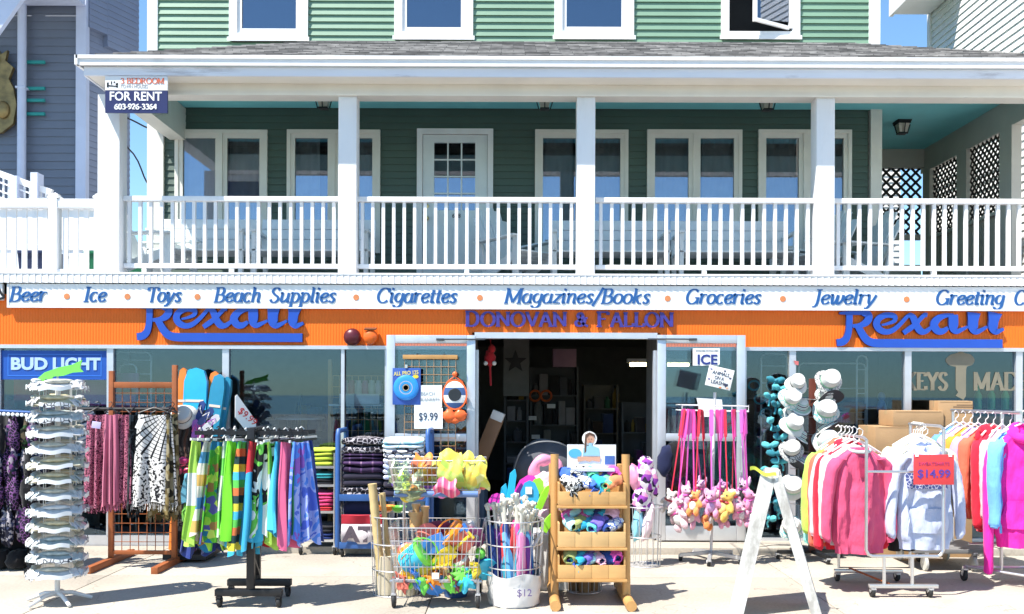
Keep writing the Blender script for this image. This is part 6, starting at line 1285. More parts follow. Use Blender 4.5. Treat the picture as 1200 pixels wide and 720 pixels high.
for ring, (n, rr_) in enumerate(((16, .135), (11, .09), (6, .045))):
    for k in range(n):
        a = 2 * math.pi * k / n + .3 * ring; nm, c = UC[(k * 3 + ring) % 8]; hidx += 1
        t2 = thing('beach_umbrella', 'closed %s beach umbrella in the %s ring of the wire barrel' % (nm, ('outer', 'middle', 'inner')[ring]), 'umbrella', (X0 + rr_ * math.cos(a), Y + rr_ * math.sin(a), .02), group='%s umbrellas in the barrel %d' % (nm, ring))
        t2.rotation_euler = (-.12 * math.sin(a) + rnd.uniform(-.05, .05), .13 * math.cos(a) * (rr_ / .135) + rnd.uniform(-.04, .04), rnd.uniform(0, 6))
        h0 = .54 + rnd.uniform(-.04, .07)
        MB().lathe([(.012, .0), (.024, .06), (.032, .3), (.030, h0 - .03), (.016, h0)], 10, wob=lambda a_, z: 1 + .12 * math.sin(4 * a_)).build('canopy', cloth('umbrella_' + nm, c), t2)
        h1 = .08 + rnd.uniform(0, .12); MB().tube([(0, 0, h0 - .01), (0, 0, h0 + h1)], .0115, 7).build('pole', mat('umbrella_white', (.62, .60, .52), .4), t2)
        MB().ell((0, 0, h0 + h1 + .02), (.021, .021, .034), nu=10, nv=7).tube([(-.03, 0, h0 + h1 + .03), (.035, 0, h0 + h1 + .035)], .014, 7).build('handle', mat('umbrella_white', (.62, .60, .52), .4), t2)
# --- big toy spades behind the umbrellas
def spade(px, py, Y, c, w_, h_, rz, tilt, label, pt=False):
    t2 = thing('toy_spade', label, 'spade', L_(px, py, Y)); t2.rotation_euler = (R(-8), tilt, rz)
    pl = [(-w_ * .5, -h_ * .5), (w_ * .5, -h_ * .5), (w_ * .52, h_ * .1), (w_ * .3, h_ * .42), (0, h_ * .52), (-w_ * .3, h_ * .42), (-w_ * .52, h_ * .1)] if not pt else [(-w_ * .5, -h_ * .5), (w_ * .5, -h_ * .5), (w_ * .5, h_ * .3), (w_ * .2, h_ * .5), (-w_ * .4, h_ * .35)]
    MB().prism(pl, -.012, .012).build('blade', c, t2); MB().tube([(0, 0, -h_ * .5), (0, 0, -h_ * .5 - .3)], .014, 7).build('shaft', TOYC['white'], t2); return t2
CY = plastic('spade_cyan', (.02, .42, .68)); MG = plastic('spade_magenta', (.80, .04, .48)); LM = plastic('spade_lime', (.28, .70, .04)); BL2 = plastic('spade_blue', (.03, .30, .55))
Yb = -2.2
spade(583, 588, Yb, MG, .13, .13, .1, 0, 'magenta toy spade at the left behind the umbrella handles'); spade(590, 583, Yb - .05, CY, .05, .22, .2, .12, 'narrow cyan toy spade left of the taller cyan one', True); spade(600, 568, Yb - .06, CY, .055, .25, .2, .15, 'tallest cyan toy spade behind the umbrella handles', True); spade(612, 580, Yb, MG, .10, .20, 0, .2, 'magenta toy spade right of the tallest cyan one'); spade(621, 580, Yb - .07, BL2, .14, .22, 0, 0, 'wide teal-blue toy spade with a white sticker'); spade(628, 576, Yb, LM, .12, .22, 0, .3, 'lime toy spade behind the wide blue one'); spade(637, 583, Yb - .1, LM, .05, .20, .2, .45, 'slim lime toy spade leaning to the wooden shelf'); spade(643, 612, Yb - .25, LM, .06, .16, .2, .6, 'small lime spade low beside the wooden shelf'); spade(619, 571, Yb + .08, MG, .16, .20, 0, .5, 'broad magenta toy spade behind the lime one')
solo('sticker_card', 'white sticker on the wide teal-blue toy spade', 'sticker', MB().box(-.025, .025, -.003, .003, -.028, .028), PAPER, L_(620, 575, Yb - .088), (R(-8), 0, 0))
# pink inflatables
PKM = mat('pink_film', (.80, .30, .45), .3); PKW = mat('pale_pink_film', (.85, .66, .72), .3)
solo('inflatable_ring', 'pink netted inflatable ring behind the wooden shelf', 'inflatable', MB().tube([(.10 * math.cos(R(a)), .02 * math.sin(R(2 * a)), .10 * math.sin(R(a)) + .01 * math.sin(R(3 * a))) for a in range(0, 360, 12)], [.045 + .008 * math.sin(a * .9) for a in range(30)], 12, closed=True), PKM, L_(640, 552, -1.9), (0, 0, .2)); solo('inflatable_ring', 'pale pink inflatable ring lower beside the wooden shelf', 'inflatable', MB().tube([(.11 * math.cos(R(a)), .02 * math.sin(R(2 * a)), .15 * math.sin(R(a))) for a in range(0, 360, 15)], .06, 12, closed=True).ell((0, 0, .0), (.1, .04, .13)), PKW, L_(645, 582, -1.95), (0, R(20), -.2))
solo('inflatable_star', 'white and pink pointed inflatable leaning on the wooden shelf', 'inflatable', MB().ell((0, 0, 0), (.12, .06, .10), nu=20, nv=10, wr=.5, ws=2), PKW, L_(640, 568, -2.0))
# low box behind
solo('white_crate', 'white plastic crate behind the umbrella barrel', 'crate', MB().bbox(-.16, .16, -.2, .2, 0, .45, .01), plastic('crate_white', (.7, .7, .7)), (PX(648, -1.9), -1.9, .001))

# --- wooden three-bin shelf
Y = -2.45; X0 = PX(691.5, Y); h = (PX(733, Y) - PX(650, Y)) / 2; sy = S(Y)
t = thing('wooden_shelf', 'pine shelf with three slatted bins of rolled beach cloths', 'shelving', (X0, Y, 0))
ztop = PZ(532, Y)
for s_ in (-1, 1):
    for yy in (-.02, .3): MB().tube([(s_ * h, yy + (-.08 if yy < 0 else .05), .05), (s_ * h, yy, ztop if yy < 0 else ztop - .1)], .031, 12).build('post', WOOD, t)
    MB().tube([(s_ * (h + .005), -.36, .04), (s_ * h, .42, .04)], .04, 14).build('runner', WOOD, t)
PALE = mat('pine_pale', (.60, .38, .16), .6, 0, .2, 5, .1, 30, stretch=(.25, 1, 1))
binz = []
for i, (pt, pb) in enumerate(((576, 592), (623, 641), (662, 678))):
    z0 = PZ(pb, Y - .2); z1 = PZ(pt, Y - .2); binz.append((z0, z1)); b = MB(); w_ = h - .02
    n = 4
    for k in range(n):
        xa = -w_ + 2 * w_ * k / n; b.bbox(xa + .0008, xa + 2 * w_ / n - .0008, -.215, -.20, z0, z1, .002)
    b.box(-w_, w_, -.20, .25, z0, z0 + .012).box(-w_, -w_ + .012, -.199, .25, z0 + .013, z1 + .06).box(w_ - .012, w_, -.199, .25, z0 + .013, z1 + .06).box(-w_, w_, .25, .262, z0, z1 + .10)
    o = b.build('shelf_bin', (WOODH, PALE, WOODH)[i], t); MB().bbox(-w_ - .01, w_ + .01, -.225, -.198, z0 - .022, z0 - .002, .003).build('rail', WOOD, o)
MB().tube([(-h, .0, ztop - .16), (h, .0, ztop - .16)], .016, 8).build('top_rail', WOOD, t)
ROLLS = [('zebra-striped', pattern('roll_zebra', 'swirl', [(.02, .02, .02), (.75, .75, .72), (.02, .02, .02), (.78, .78, .75)], 14)), ('royal-blue', cloth('roll_royal', (.05, .13, .55))), ('blue and white', pattern('roll_bluewhite', 'speck', [(.04, .1, .5), (.7, .75, .82)], 18)), ('mint-green', cloth('roll_mint', (.16, .58, .28))), ('orange', cloth('roll_orange', (.8, .25, .1))), ('aqua', cloth('roll_aqua', (.12, .55, .62))), ('turquoise', cloth('roll_turq', (.03, .36, .56))), ('violet', cloth('roll_violet', (.16, .12, .5))), ('pink', pattern('roll_pink', 'speck', [(.75, .25, .5), (.55, .1, .35)], 20)), ('olive', cloth('roll_olive', (.30, .34, .12))), ('magenta', cloth('roll_magenta', (.65, .08, .38))), ('pale pink', cloth('roll_palepink', (.75, .45, .58))), ('navy', cloth('roll_navy', (.02, .05, .22))), ('multicoloured', pattern('roll_multi', 'blotch', [(.5, .05, .1), (.05, .4, .3), (.05, .1, .5), (.7, .5, .1)], 24)), ('pale aqua', cloth('roll_paleaqua', (.42, .72, .74)))]
lay = [[0, 0, 2, 1, 6, 3, 4, 1, 0, 2, 3, 4, 12, 10], [14, 9, 6, 5, 7, 12, 2, 8, 14, 8, 5, 12, 6, 11], [9, 13, 6, 7, 14, 11, 12, 10, 6, 5, 3, 13, 8, 11, 12]]
tiern = ('top', 'middle', 'bottom')
for i, row in enumerate(lay):
    z0, z1 = binz[i]; cnt = [0, 0]
    nf = (len(row) + 1) // 2
    for j, k in enumerate(row):
        back = j >= nf; jj = j - nf if back else j; n_ = (len(row) - nf) if back else nf
        nm, m_ = ROLLS[k]; q = MB(); L = rnd.uniform(.13, .20); r = rnd.uniform(.046, .062); ox = j * 3.7 + i * 9; fl_ = rnd.uniform(.7, 1.0)
        def crump(u, v, L=L, r=r, ox=ox, fl_=fl_):
            a = 2 * math.pi * u * 1.7; y = (v - .5) * L; rad = r * (1.0 - .30 * u) * (1 - .35 * abs(2 * v - 1) ** 3) * (1 + .34 * noise.noise(Vector((math.cos(a) * 1.6 + ox, math.sin(a) * 1.6, v * 5)))); return (rad * math.cos(a), y + .02 * noise.noise(Vector((u * 5, v * 3 + ox, 0))), fl_ * rad * math.sin(a))
        q.sheet(crump, 34, 14, .006)
        if rnd.random() < .45: q.sheet(lambda u, v: ((u - .5) * .05 + ox * 0, -L * .45 - .012 + .008 * math.sin(v * 5 + ox), -.015 - .07 * v + .01 * noise.noise(Vector((u * 4 + ox, v * 4, 0)))), 6, 6, .005)
        px_ = 664 + (720 - 664) * (jj + .5 + rnd.uniform(-.25, .25)) / n_
        yy = Y - (.03 if back else .13)
        solo('rolled_cloth', '%s rolled cloth, %s from left, %s row, %s pine bin' % (nm, (ORD[jj] if jj else 'first'), ('front', 'back')[back], tiern[i]), 'cloth', q, m_, (PX(px_, Y), yy, z1 + (.10 if back else .035) + rnd.uniform(0, .03)), (R(14), rnd.uniform(-.5, .5), rnd.uniform(-.9, .9)), None, 70)
# card display with a girl's photograph
Yd = Y - .02; t = thing('photo_card', 'printed card display with a cut-out girl on the pine shelf top', 'display card', (PX(694, Yd), Yd, PZ(551, Yd)))
px2 = 1 / S(Yd)
MB().box(-29 * px2, 28 * px2, -.004, .012, .02, 30 * px2).build('card', mat('card_photo', (.72, .74, .78), .6, 0, .06), t, 0); MB().box(-25 * px2, 25 * px2, -.10, -.006, .0, .022).build('ledge', mat('card_lilac', (.55, .55, .72), .5), t)
MB().lathe([(8.6 * px2, 0), (8.6 * px2, .01)], 26, (-3 * px2, .006, 37 * px2), (R(90), 0, 0)).build('halo', PAPER, t)
SKIN = mat('print_skin', (.55, .30, .20), .6, 0, .04); HAIR = mat('print_hair', (.10, .05, .03), .6); f = MB()
f.lathe([(5.2 * px2, 0), (5.2 * px2, .003)], 22, (-2.4 * px2, -.004, 36 * px2), (R(90), 0, 0)).build('face', SKIN, t)
MB().prism([(x * px2, z * px2) for x, z in [(-8.6, 36), (-8, 42), (-3, 44.6), (3, 42), (3.8, 36), (2, 40), (-3, 41.5), (-6.5, 38), (-6.6, 32), (-6.8, 22), (-9, 20), (-9, 30)]], -.009, -.005).build('hair', HAIR, t)
MB().prism([(x * px2, z * px2) for x, z in [(-4, 32), (0, 32), (0, 29), (8, 26), (9, 17), (-11, 17), (-10, 26), (-4, 29)]], -.008, -.0045).build('shirt', mat('print_blue', (.25, .48, .62), .6, 0, .1), t)
MB().prism([(x * px2, z * px2) for x, z in [(-17, 16), (10, 16), (9, 10), (0, 11.5), (-3, 10), (-8, 11.5), (-17, 10)]], -.012, -.0085).build('arms', SKIN, t)
MB().lathe([(.05, 0), (.05, .003)], 18, (-20 * px2, -.0045, 20 * px2), (R(90), 0, 0), sy=.7).build('print_swirl', mat('print_aqua', (.08, .38, .58), .6), t)
MB().box(15 * px2, 26.5 * px2, -.008, -.0045, 7 * px2, 17 * px2).build('print_panel', mat('print_navy', (.05, .12, .34), .6, 0, .2, 30), t)
for x in (-3.8, -.9): MB().ell((x * px2, -.0085, 36.6 * px2), (.0045, .002, .003), nu=8, nv=6).build('eye', HAIR, t)
MB().box(-3.6 * px2, -1.2 * px2, -.0095, -.0075, 33.4 * px2, 34 * px2).build('mouth', mat('print_lip', (.5, .12, .12), .6), t)
# wire basket of brown mats behind the shelf
t = thing('wire_basket', 'low wire basket of brown rolled mats under the pine shelf', 'basket', (PX(685, -2.1), -2.1, 0)); wire_bin(t, .14, .165, .30, 18, (0, .5, 1), 'cage')
for i in range(4): solo('brown_mat', 'brown rolled mat in the low wire basket', 'mat', MB().lathe([(.05, 0), (.055, .25), (.03, .252), (.02, .23)], 14), mat('brown_reed', (.26, .16, .08), .9, 0, .25, 20), (PX(685, -2.1) + .075 * math.cos(i * 1.57), -2.1 + .075 * math.sin(i * 1.57), .01), None, 'brown mats in the low wire basket')

# --- bin of swim floats right of the shelf
Y = -1.0; X0 = PX(755, Y); t = thing('float_bin', 'wire bin of packed swim floats beside the right door', 'bin', (X0, Y, 0)); wire_bin(t, .15, .17, .55, 16, (0, .5, 1), 'cage')
FL = pattern('float_print', 'blotch', [(.75, .70, .74), (.75, .7, .74), (.30, .06, .40), (.03, .02, .05), (.75, .3, .5), (.8, .78, .8)], 22)
for i, (px, py, rx, rz_, m_, lb) in enumerate(((745, 560, .07, .13, PKM, 'pink swim float at the left of the float bin'), (757, 560, .08, .16, FL, 'purple printed swim float in the middle of the float bin'), (765, 565, .06, .15, FL, 'purple printed swim float at the right of the float bin'), (752, 585, .08, .12, FL, 'crumpled printed float low in the float bin'), (748, 612, .05, .17, plastic('float_aqua', (.25, .60, .72)), 'aqua tube float upright in the float bin'), (760, 610, .05, .18, PKW, 'pale pink float upright in the float bin'), (757, 542, .07, .06, FL, 'folded printed float topmost on the float bin'))):
    solo('swim_float', lb, 'float', MB().ell((0, 0, 0), (rx, .08, rz_), nu=18, nv=12, wr=.3, ws=4), m_, (PX(px, Y - .04 * (i % 2)), Y - .04 * (i % 2), PZ(py, Y)), (0, .1 * (i - 3), 0), None, 60)

# --- goods on the left door: panel with frisbee, price card and paddle set
Y = -.16; t = thing('door_grid', 'wooden-topped copper wire grid hung on the left glass door', 'display panel')
MB().bbox(PX(472, Y), PX(536, Y), Y - .015, Y + .015, PZ(421.5, Y), PZ(416.5, Y), .003).build('top_bar', WOOD, t); wire_grid(MB(), PX(474, Y), PX(534, Y), PZ(560, Y), PZ(421, Y), Y, 7, 15, .0028).build('wires', mat('copper_wire', (.48, .26, .12), .45, .3), t, 0)
MB().tube([(PX(488, Y), Y + .0, PZ(417, Y)), (PX(488, Y), Y + .05, PZ(417, Y) + .02), (PX(488, Y), -.1, PZ(417, Y) - .03)], .005, 5).tube([(PX(520, Y), Y + .0, PZ(417, Y)), (PX(520, Y), Y + .05, PZ(417, Y) + .02), (PX(520, Y), -.1, PZ(417, Y) - .03)], .005, 5).build('hook', BLACK, t)
Yg = -.20; t = thing('frisbee_card', 'blue flying disc on its ALL PRO card hung on the left door', 'toy', (PX(476, Yg), Yg, PZ(453, Yg))); q = 1 / S(Yg)
MB().bbox(-16 * q, 17 * q, -.004, .004, -22 * q, 21 * q, .003).build('card', mat('disc_card', (.03, .09, .36), .5), t); MB().lathe([(0, .022), (9 * q, .023), (12.5 * q, .022), (14.6 * q, .012), (15 * q, 0), (14 * q, 0)], 32, (0, -.004, -2 * q), (R(90), 0, 0)).build('disc', plastic('disc_blue', (.03, .27, .72)), t)
MB().lathe([(7 * q, 0), (7.6 * q, .0015), (8 * q, 0)], 28, (0, -.0265, -2 * q), (R(90), 0, 0)).lathe([(3 * q, 0), (3.4 * q, .0015), (3.9 * q, 0)], 28, (0, -.0265, -2 * q), (R(90), 0, 0)).build('disc_print', mat('disc_tan', (.45, .38, .30), .5), t)
sans('ALL PRO 125', 5 * q * 1.3, mat('letter_yellow', (.75, .62, .2), .5, 0, 0), t, 'lettering', (-14.5 * q, -.006, 12 * q), (R(90), R(-4), 0), bold=.001, width=29 * q); MB().lathe([(3.5 * q, 0), (3.5 * q, .002)], 16, (11 * q, -.005, 11 * q), (R(90), 0, 0), sy=.6).build('badge', TOYC['yellow'], t); MB().box(-.012, .012, -.012, .012, 21 * q, 25 * q).build('clip', CHROME, t)
Yg = -.195; t = thing('price_sign', 'white $9.99 beach blanket price sign on the left door', 'sign', (PX(503, Yg), Yg, PZ(477, Yg)))
MB().box(-13 * q, 15 * q, -.003, .003, -1 * q, 25 * q).build('upper_card', PAPER, t, 0); MB().box(-17.5 * q, 16 * q, -.006, -.0032, -26 * q, -1.5 * q).box(-17.5 * q, 13.5 * q, -.0064, -.006, -6 * q, 6 * q).build('lower_card', PAPER, t, 0)
INK = mat('ink', (.03, .04, .08), .6, 0, 0); INK2 = mat('ink_grey', (.28, .33, .36), .6, 0, 0)
sans('$9.99', 13 * q, INK, t, 'lettering', (-12 * q, -.009, -16 * q), bold=.0005, width=22 * q); sans('BEACH', 6 * q, INK2, t, 'lettering', (-9.5 * q, -.0045, 13 * q), width=16 * q); sans('BLANKETS', 6 * q, INK2, t, 'lettering', (-11 * q, -.008, 6.5 * q), width=23 * q)
Yg = -.20; t = thing('paddle_set', 'orange bag with striped round paddle set hung on the left door', 'toy', (PX(533, Yg), Yg, PZ(468, Yg)))
ON = plastic('net_orange', (.80, .14, .03))
MB().tube([(-13 * q, 0, 8 * q), (-9 * q, 0, 20 * q), (0, 0, 27 * q), (9 * q, 0, 20 * q), (13 * q, 0, 8 * q), (14 * q, 0, -6 * q)], .006, 6).ell((0, 0, 29 * q), (3 * q, .02, 3 * q)).build('cord', ON, t)
STRP = pattern('paddle_stripe', 'stripes', [(.78, .78, .76), (.06, .12, .28), (.06, .12, .28), (.78, .78, .76)], 6.5)
MB().lathe([(0, .012), (12.5 * q, .012), (13.5 * q, .006), (13.5 * q, -.006), (12.5 * q, -.01), (0, -.01)], 28, (0, -.012, 5 * q), (R(90), 0, 0), sy=1.22).build('paddle', STRP, t); MB().lathe([(13.4 * q, -.008), (14.8 * q, -.008), (14.8 * q, .009), (13.4 * q, .009)], 28, (0, -.012, 5 * q), (R(90), 0, 0), sy=1.22).build('rim', ON, t); MB().lathe([(0, .014), (7 * q, .014), (8 * q, .004)], 24, (0, -.016, 5 * q), (R(90), 0, 0)).build('label', mat('paddle_black', (.015, .02, .025), .5), t)
MB().ell((-6 * q, -.01, -20 * q), (8 * q, .03, 8 * q), nu=14, nv=9, wr=.3, ws=4).ell((6 * q, -.01, -19 * q), (8 * q, .03, 7 * q), nu=14, nv=9, wr=.3, ws=4).ell((0, -.01, -25 * q), (6 * q, .025, 4 * q)).build('balls', ON, t)
# ================================================================== goods, right half
# --- rack of plush animals on leashes
Y = -.78; X0 = PX(834, Y); t = thing('leash_rack', 'white rolling rack of plush animals on pink leashes', 'rack', (X0, Y, 0))
MB().tube([(.0, 0, .08), (.03, 0, PZ(460, Y, 840))], .014, 10).build('pole', WMET, t)
for k in range(5):
    a = R(90 + 72 * k + 20); MB().beam((0, 0, .085), (.30 * math.cos(a), .30 * math.sin(a), .06), .035, .03, (0, 0, 1)).build('foot', GALV, t); caster(t, .29 * math.cos(a), .29 * math.sin(a), .06, .03)
zr = PZ(481, Y, 840); m = MB(); hx, hy = .31, .16
for z in (zr - .0, zr + .05): m.tube([(-hx, -hy, z), (hx, -hy, z - .01), (hx, hy, z - .01), (-hx, hy, z)], .006, 6, closed=True)
for k in range(5):
    f = -1 + .5 * k; m.tube([(hx * f, -hy, zr), (hx * f, -hy, zr + .05)], .004, 5)
for k in range(3): m.tube([(-hx + hx * k, -hy, zr), (-hx + hx * k, hy, zr)], .005, 5)
m.build('top_frame', WMET, t)
t = thing('leash_sign', 'tilted white ANIMALS ON A LEASH sign above the plush rack', 'sign', (PX(842.5, Y - .02), Y - .05, PZ(443, Y, 842))); t.rotation_euler = (0, R(13), 0); q = 1 / S(Y)
MB().bbox(-15 * q, 15 * q, -.003, .003, -12 * q, 12 * q, .002).build('board', PAPER, t)
sans('ANIMALS', 6 * q, INK, t, 'lettering', (-10 * q, -.005, 3 * q), width=20 * q, shear=.1); sans('ON A', 6 * q, INK, t, 'lettering', (-6 * q, -.005, -2.5 * q), width=11 * q); sans('LEASH', 6 * q, INK, t, 'lettering', (-9 * q, -.005, -8 * q), width=15 * q)
MB().ell((7.6 * q, -.004, -6.4 * q), (1.5 * q, .002, 1.5 * q), nu=10, nv=6).ell((10 * q, -.004, -6.4 * q), (1.5 * q, .002, 1.5 * q), nu=10, nv=6).prism([(6.4 * q, -6.8 * q), (11.2 * q, -6.8 * q), (8.8 * q, -9.8 * q)], -.006, -.0035).build('heart', INK, t)
for x, z, c in ((-12, 8, (.3, .3, .5)), (12, 2, (.1, .1, .15)), (-12, -4, (.2, .2, .35)), (3, -11, (.8, .25, .12)), (11, -10, (.75, .45, .3)), (4, 9, (.15, .15, .2))): MB().ell((x * q, -.004, z * q), (1.6 * q, .0025, 1.2 * q), nu=8, nv=6).build('doodle', mat('ink_%d' % int(c[0] * 99 + x), c, .6, 0, 0), t)
solo('notice_card', 'white notice card with faint print behind the plush rack pole', 'card', MB().prism([(-17 * q, 11 * q), (15 * q, 9 * q), (17 * q, -12 * q), (-12 * q, -13 * q)], -.003, .003), PAPER, (PX(832, -.13), -.13, PZ(476, -.13)))
t = thing('ice_sign', 'white ICE sign taped to the right glass door', 'sign', (PX(826.5, -.115), -.115, PZ(419.5, -.115, 826)))
MB().add([(-16 * q, -.003, 12 * q), (18 * q, -.003, 12 * q), (18 * q, -.003, -8 * q), (15.5 * q, -.003, -10 * q), (-10 * q, -.003, -10 * q), (-16 * q, -.003, -10 * q), (-16 * q, .002, 12 * q), (18 * q, .002, 12 * q), (18 * q, .002, -8 * q), (15.5 * q, .002, -10 * q), (-10 * q, .002, -10 * q), (-16 * q, .002, -10 * q)], [(0, 1, 2, 3, 4, 5), (11, 10, 9, 8, 7, 6), (0, 6, 7, 1), (1, 7, 8, 2), (2, 8, 9, 3), (3, 9, 10, 4), (4, 10, 11, 5), (5, 11, 6, 0)]).build('board', PAPER, t, 0)
sans('ICE', 17 * q, mat('ice_navy', (.02, .04, .22), .6, 0, 0), t, 'lettering', (-10 * q, -.006, -8 * q), bold=.004, width=25 * q); sans('PACKAGED ICE SOLD HERE', 3 * q, INK2, t, 'lettering', (-12 * q, -.005, 8 * q), width=28 * q)
MB().prism([(-16 * q, 6 * q), (-10 * q, -10 * q), (-16 * q, -10 * q)], -.010, -.0035).build('curled_corner', mat('paper_fold', (.7, .72, .74), .7), t)
def plush(px, py, yy, col, lab, sd, acc=None, ears='round', leash=(.7, .1, .4), lx=None, sc=1.0):
    P_ = Vector((PX(px, yy), yy, PZ(py, yy, px))); t = thing('plush_animal', lab, 'soft toy', P_); rr = random.Random(sd); k = sc; k = sc = sc * rr.uniform(.82, 1.0); t.rotation_euler = (rr.uniform(-.3, .3), rr.uniform(-.55, .55), rr.uniform(-1.1, 1.1))
    m_ = fur('plush_%s' % lab.split()[0] + str(sd), col)
    E = [((0, 0, 0), (.062 * k, .055 * k, .075 * k)), ((0, -.02 * k, .10 * k), (.058 * k, .052 * k, .052 * k)), ((0, -.062 * k, .09 * k), (.028 * k, .03 * k, .022 * k))]
    for s_ in (-1, 1):
        E += [((s_ * .07 * k, -.02 * k, .02 * k), (.026 * k, .026 * k, .055 * k), (0, s_ * -.5, 0)), ((s_ * .045 * k, -.045 * k, -.075 * k), (.030 * k, .04 * k, .05 * k))]
        E += [((s_ * .045 * k, -.0, .15 * k), ((.022, .016, .024) if ears == 'round' else (.016, .014, .05)) if False else (.022 * k, .014 * k, (.024 if ears == 'round' else .05) * k))]
    blobs('body', E, m_, t, .011 * k)
    am = fur('plush_acc_' + str(sd), acc or (.75, .72, .66)); MB().ell((0, -.05 * k, -.005 * k), (.04 * k, .022 * k, .05 * k), nu=12, nv=8).build('belly', am, t); MB().ell((0, -.088 * k, .092 * k), (.019 * k, .014 * k, .014 * k), nu=10, nv=7).build('muzzle', am, t)
    for s_ in (-1, 1): MB().ell((s_ * .024 * k, -.066 * k, .115 * k), (.0075 * k, .006 * k, .0085 * k), nu=8, nv=6).build('eye', HANGK, t)
    MB().tube([(.056 * k * math.cos(R(20 * j)), .05 * k * math.sin(R(20 * j)) - .01, .055 * k) for j in range(18)], .007, 6, closed=True).build('collar', plastic('leash_%d' % sd, leash), t)
    top = Vector((PX(lx or px, Y - hy), Y - hy - .01, zr + .01)) - P_; inv = t.rotation_euler.to_matrix().inverted(); top = inv @ top; lo = Vector((0, -.0, .06 * k))
    d = top - lo; md = plastic('leash_%d' % sd, leash)
    MB().beam(lo, lo + d * .72, .013, .004).build('leash', md, t); MB().beam(lo + d * .70, top, .030, .006).beam(lo + d * .72 + Vector((.012, -.006, 0)), top + Vector((.014, -.008, 0)), .024, .006).build('leash_handle', md, t)
    return t
RD, PK_, MGT, VI = (.55, .03, .06), (.78, .08, .36), (.80, .12, .52), (.62, .18, .62)
yf = Y - .2
plush(785, 590, yf + .1, (.72, .68, .62), 'cream plush animal hanging at the left edge of the leash rack', 1, None, 'round', RD, 801); plush(797, 607, yf, (.78, .55, .60), 'pink and white plush animal low at the left of the leash rack', 2, (.78, .76, .74), 'long', PK_, 806); plush(805, 585, yf + .05, (.78, .45, .62), 'pinkish-lilac plush animal at the left of the leash rack', 3, (.8, .5, .65), 'long', MGT, 808); plush(815, 593, yf - .02, (.80, .30, .08), 'orange plush animal facing left on the leash rack', 4, (.8, .76, .7), 'round', RD, 819); plush(828, 608, yf, (.78, .24, .06), 'deep orange plush animal lowest in the middle of the leash rack', 5, (.75, .7, .66), 'round', RD, 822, .9); plush(835, 592, yf - .03, (.80, .32, .52), 'orchid-pink plush animal in the middle of the leash rack', 6, (.7, .4, .72), 'round', MGT, 833); plush(851, 596, yf - .05, (.78, .46, .10), 'yellow-tan plush animal with long arms on the leash rack', 7, (.8, .55, .2), 'round', RD, 849, 1.2); plush(866, 602, yf, (.80, .35, .50), 'pink plush animal with pale belly right of the yellow-tan one', 8, (.8, .7, .72), 'long', PK_, 858); plush(879, 590, yf + .05, (.82, .28, .50), 'hot pink plush animal at the right end of the leash rack', 9, (.8, .5, .6), 'round', MGT, 872); plush(872, 580, yf + .12, (.74, .48, .66), 'pale mauve plush animal behind the hot pink one', 10, (.03, .03, .03), 'long', VI, 868); plush(842, 578, yf + .12, (.66, .30, .58), 'mauve plush animal behind the orchid-pink one', 11, None, 'round', PK_, 840, .9); plush(822, 577, yf + .12, (.72, .40, .62), 'rose plush animal behind the orange one', 12, None, 'long', PK_, 812, .9)
for k_, (px, py, c, lb) in enumerate(((800, 597, (.80, .42, .52), 'rose-white plush animal tucked behind the low pink one at left'), (845, 608, (.82, .34, .50), 'warm pink plush animal lowest beside the yellow-tan one'), (860, 588, (.80, .50, .60), 'pale pink plush animal behind the yellow-tan one'), (812, 606, (.80, .40, .55), 'pink plush animal low beside the orange one'), (876, 606, (.78, .30, .46), 'deep pink plush animal lowest at the right end'))): plush(px, py, yf + .06 - .03 * (k_ % 3), c, lb, 30 + k_, (.78, .70, .70), ('long', 'round')[k_ % 2], (PK_, MGT, RD)[k_ % 3], min(px, 870), .95)
# dark glove-like items beside the right door
solo('navy_bag', 'dark navy drawstring bag beside the right glass door', 'bag', MB().ell((0, 0, 0), (.08, .05, .16), wr=.25, ws=3), NAVYC, (PX(780, -.3), -.3, PZ(540, -.3)), (0, .15, 0), None, 60); solo('black_bag', 'black drawstring bag beside the navy one at the right door', 'bag', MB().ell((0, 0, 0), (.08, .05, .18), wr=.25, ws=3), pats[3], (PX(790, -.28), -.28, PZ(538, -.28)), None, None, 60); solo('maroon_bag', 'dark maroon bag behind the leashes at the right door', 'bag', MB().ell((0, 0, 0), (.06, .05, .16), wr=.25, ws=3), cloth('bag_maroon', (.09, .012, .02)), (PX(800, -.26), -.26, PZ(540, -.26)), None, None, 60)

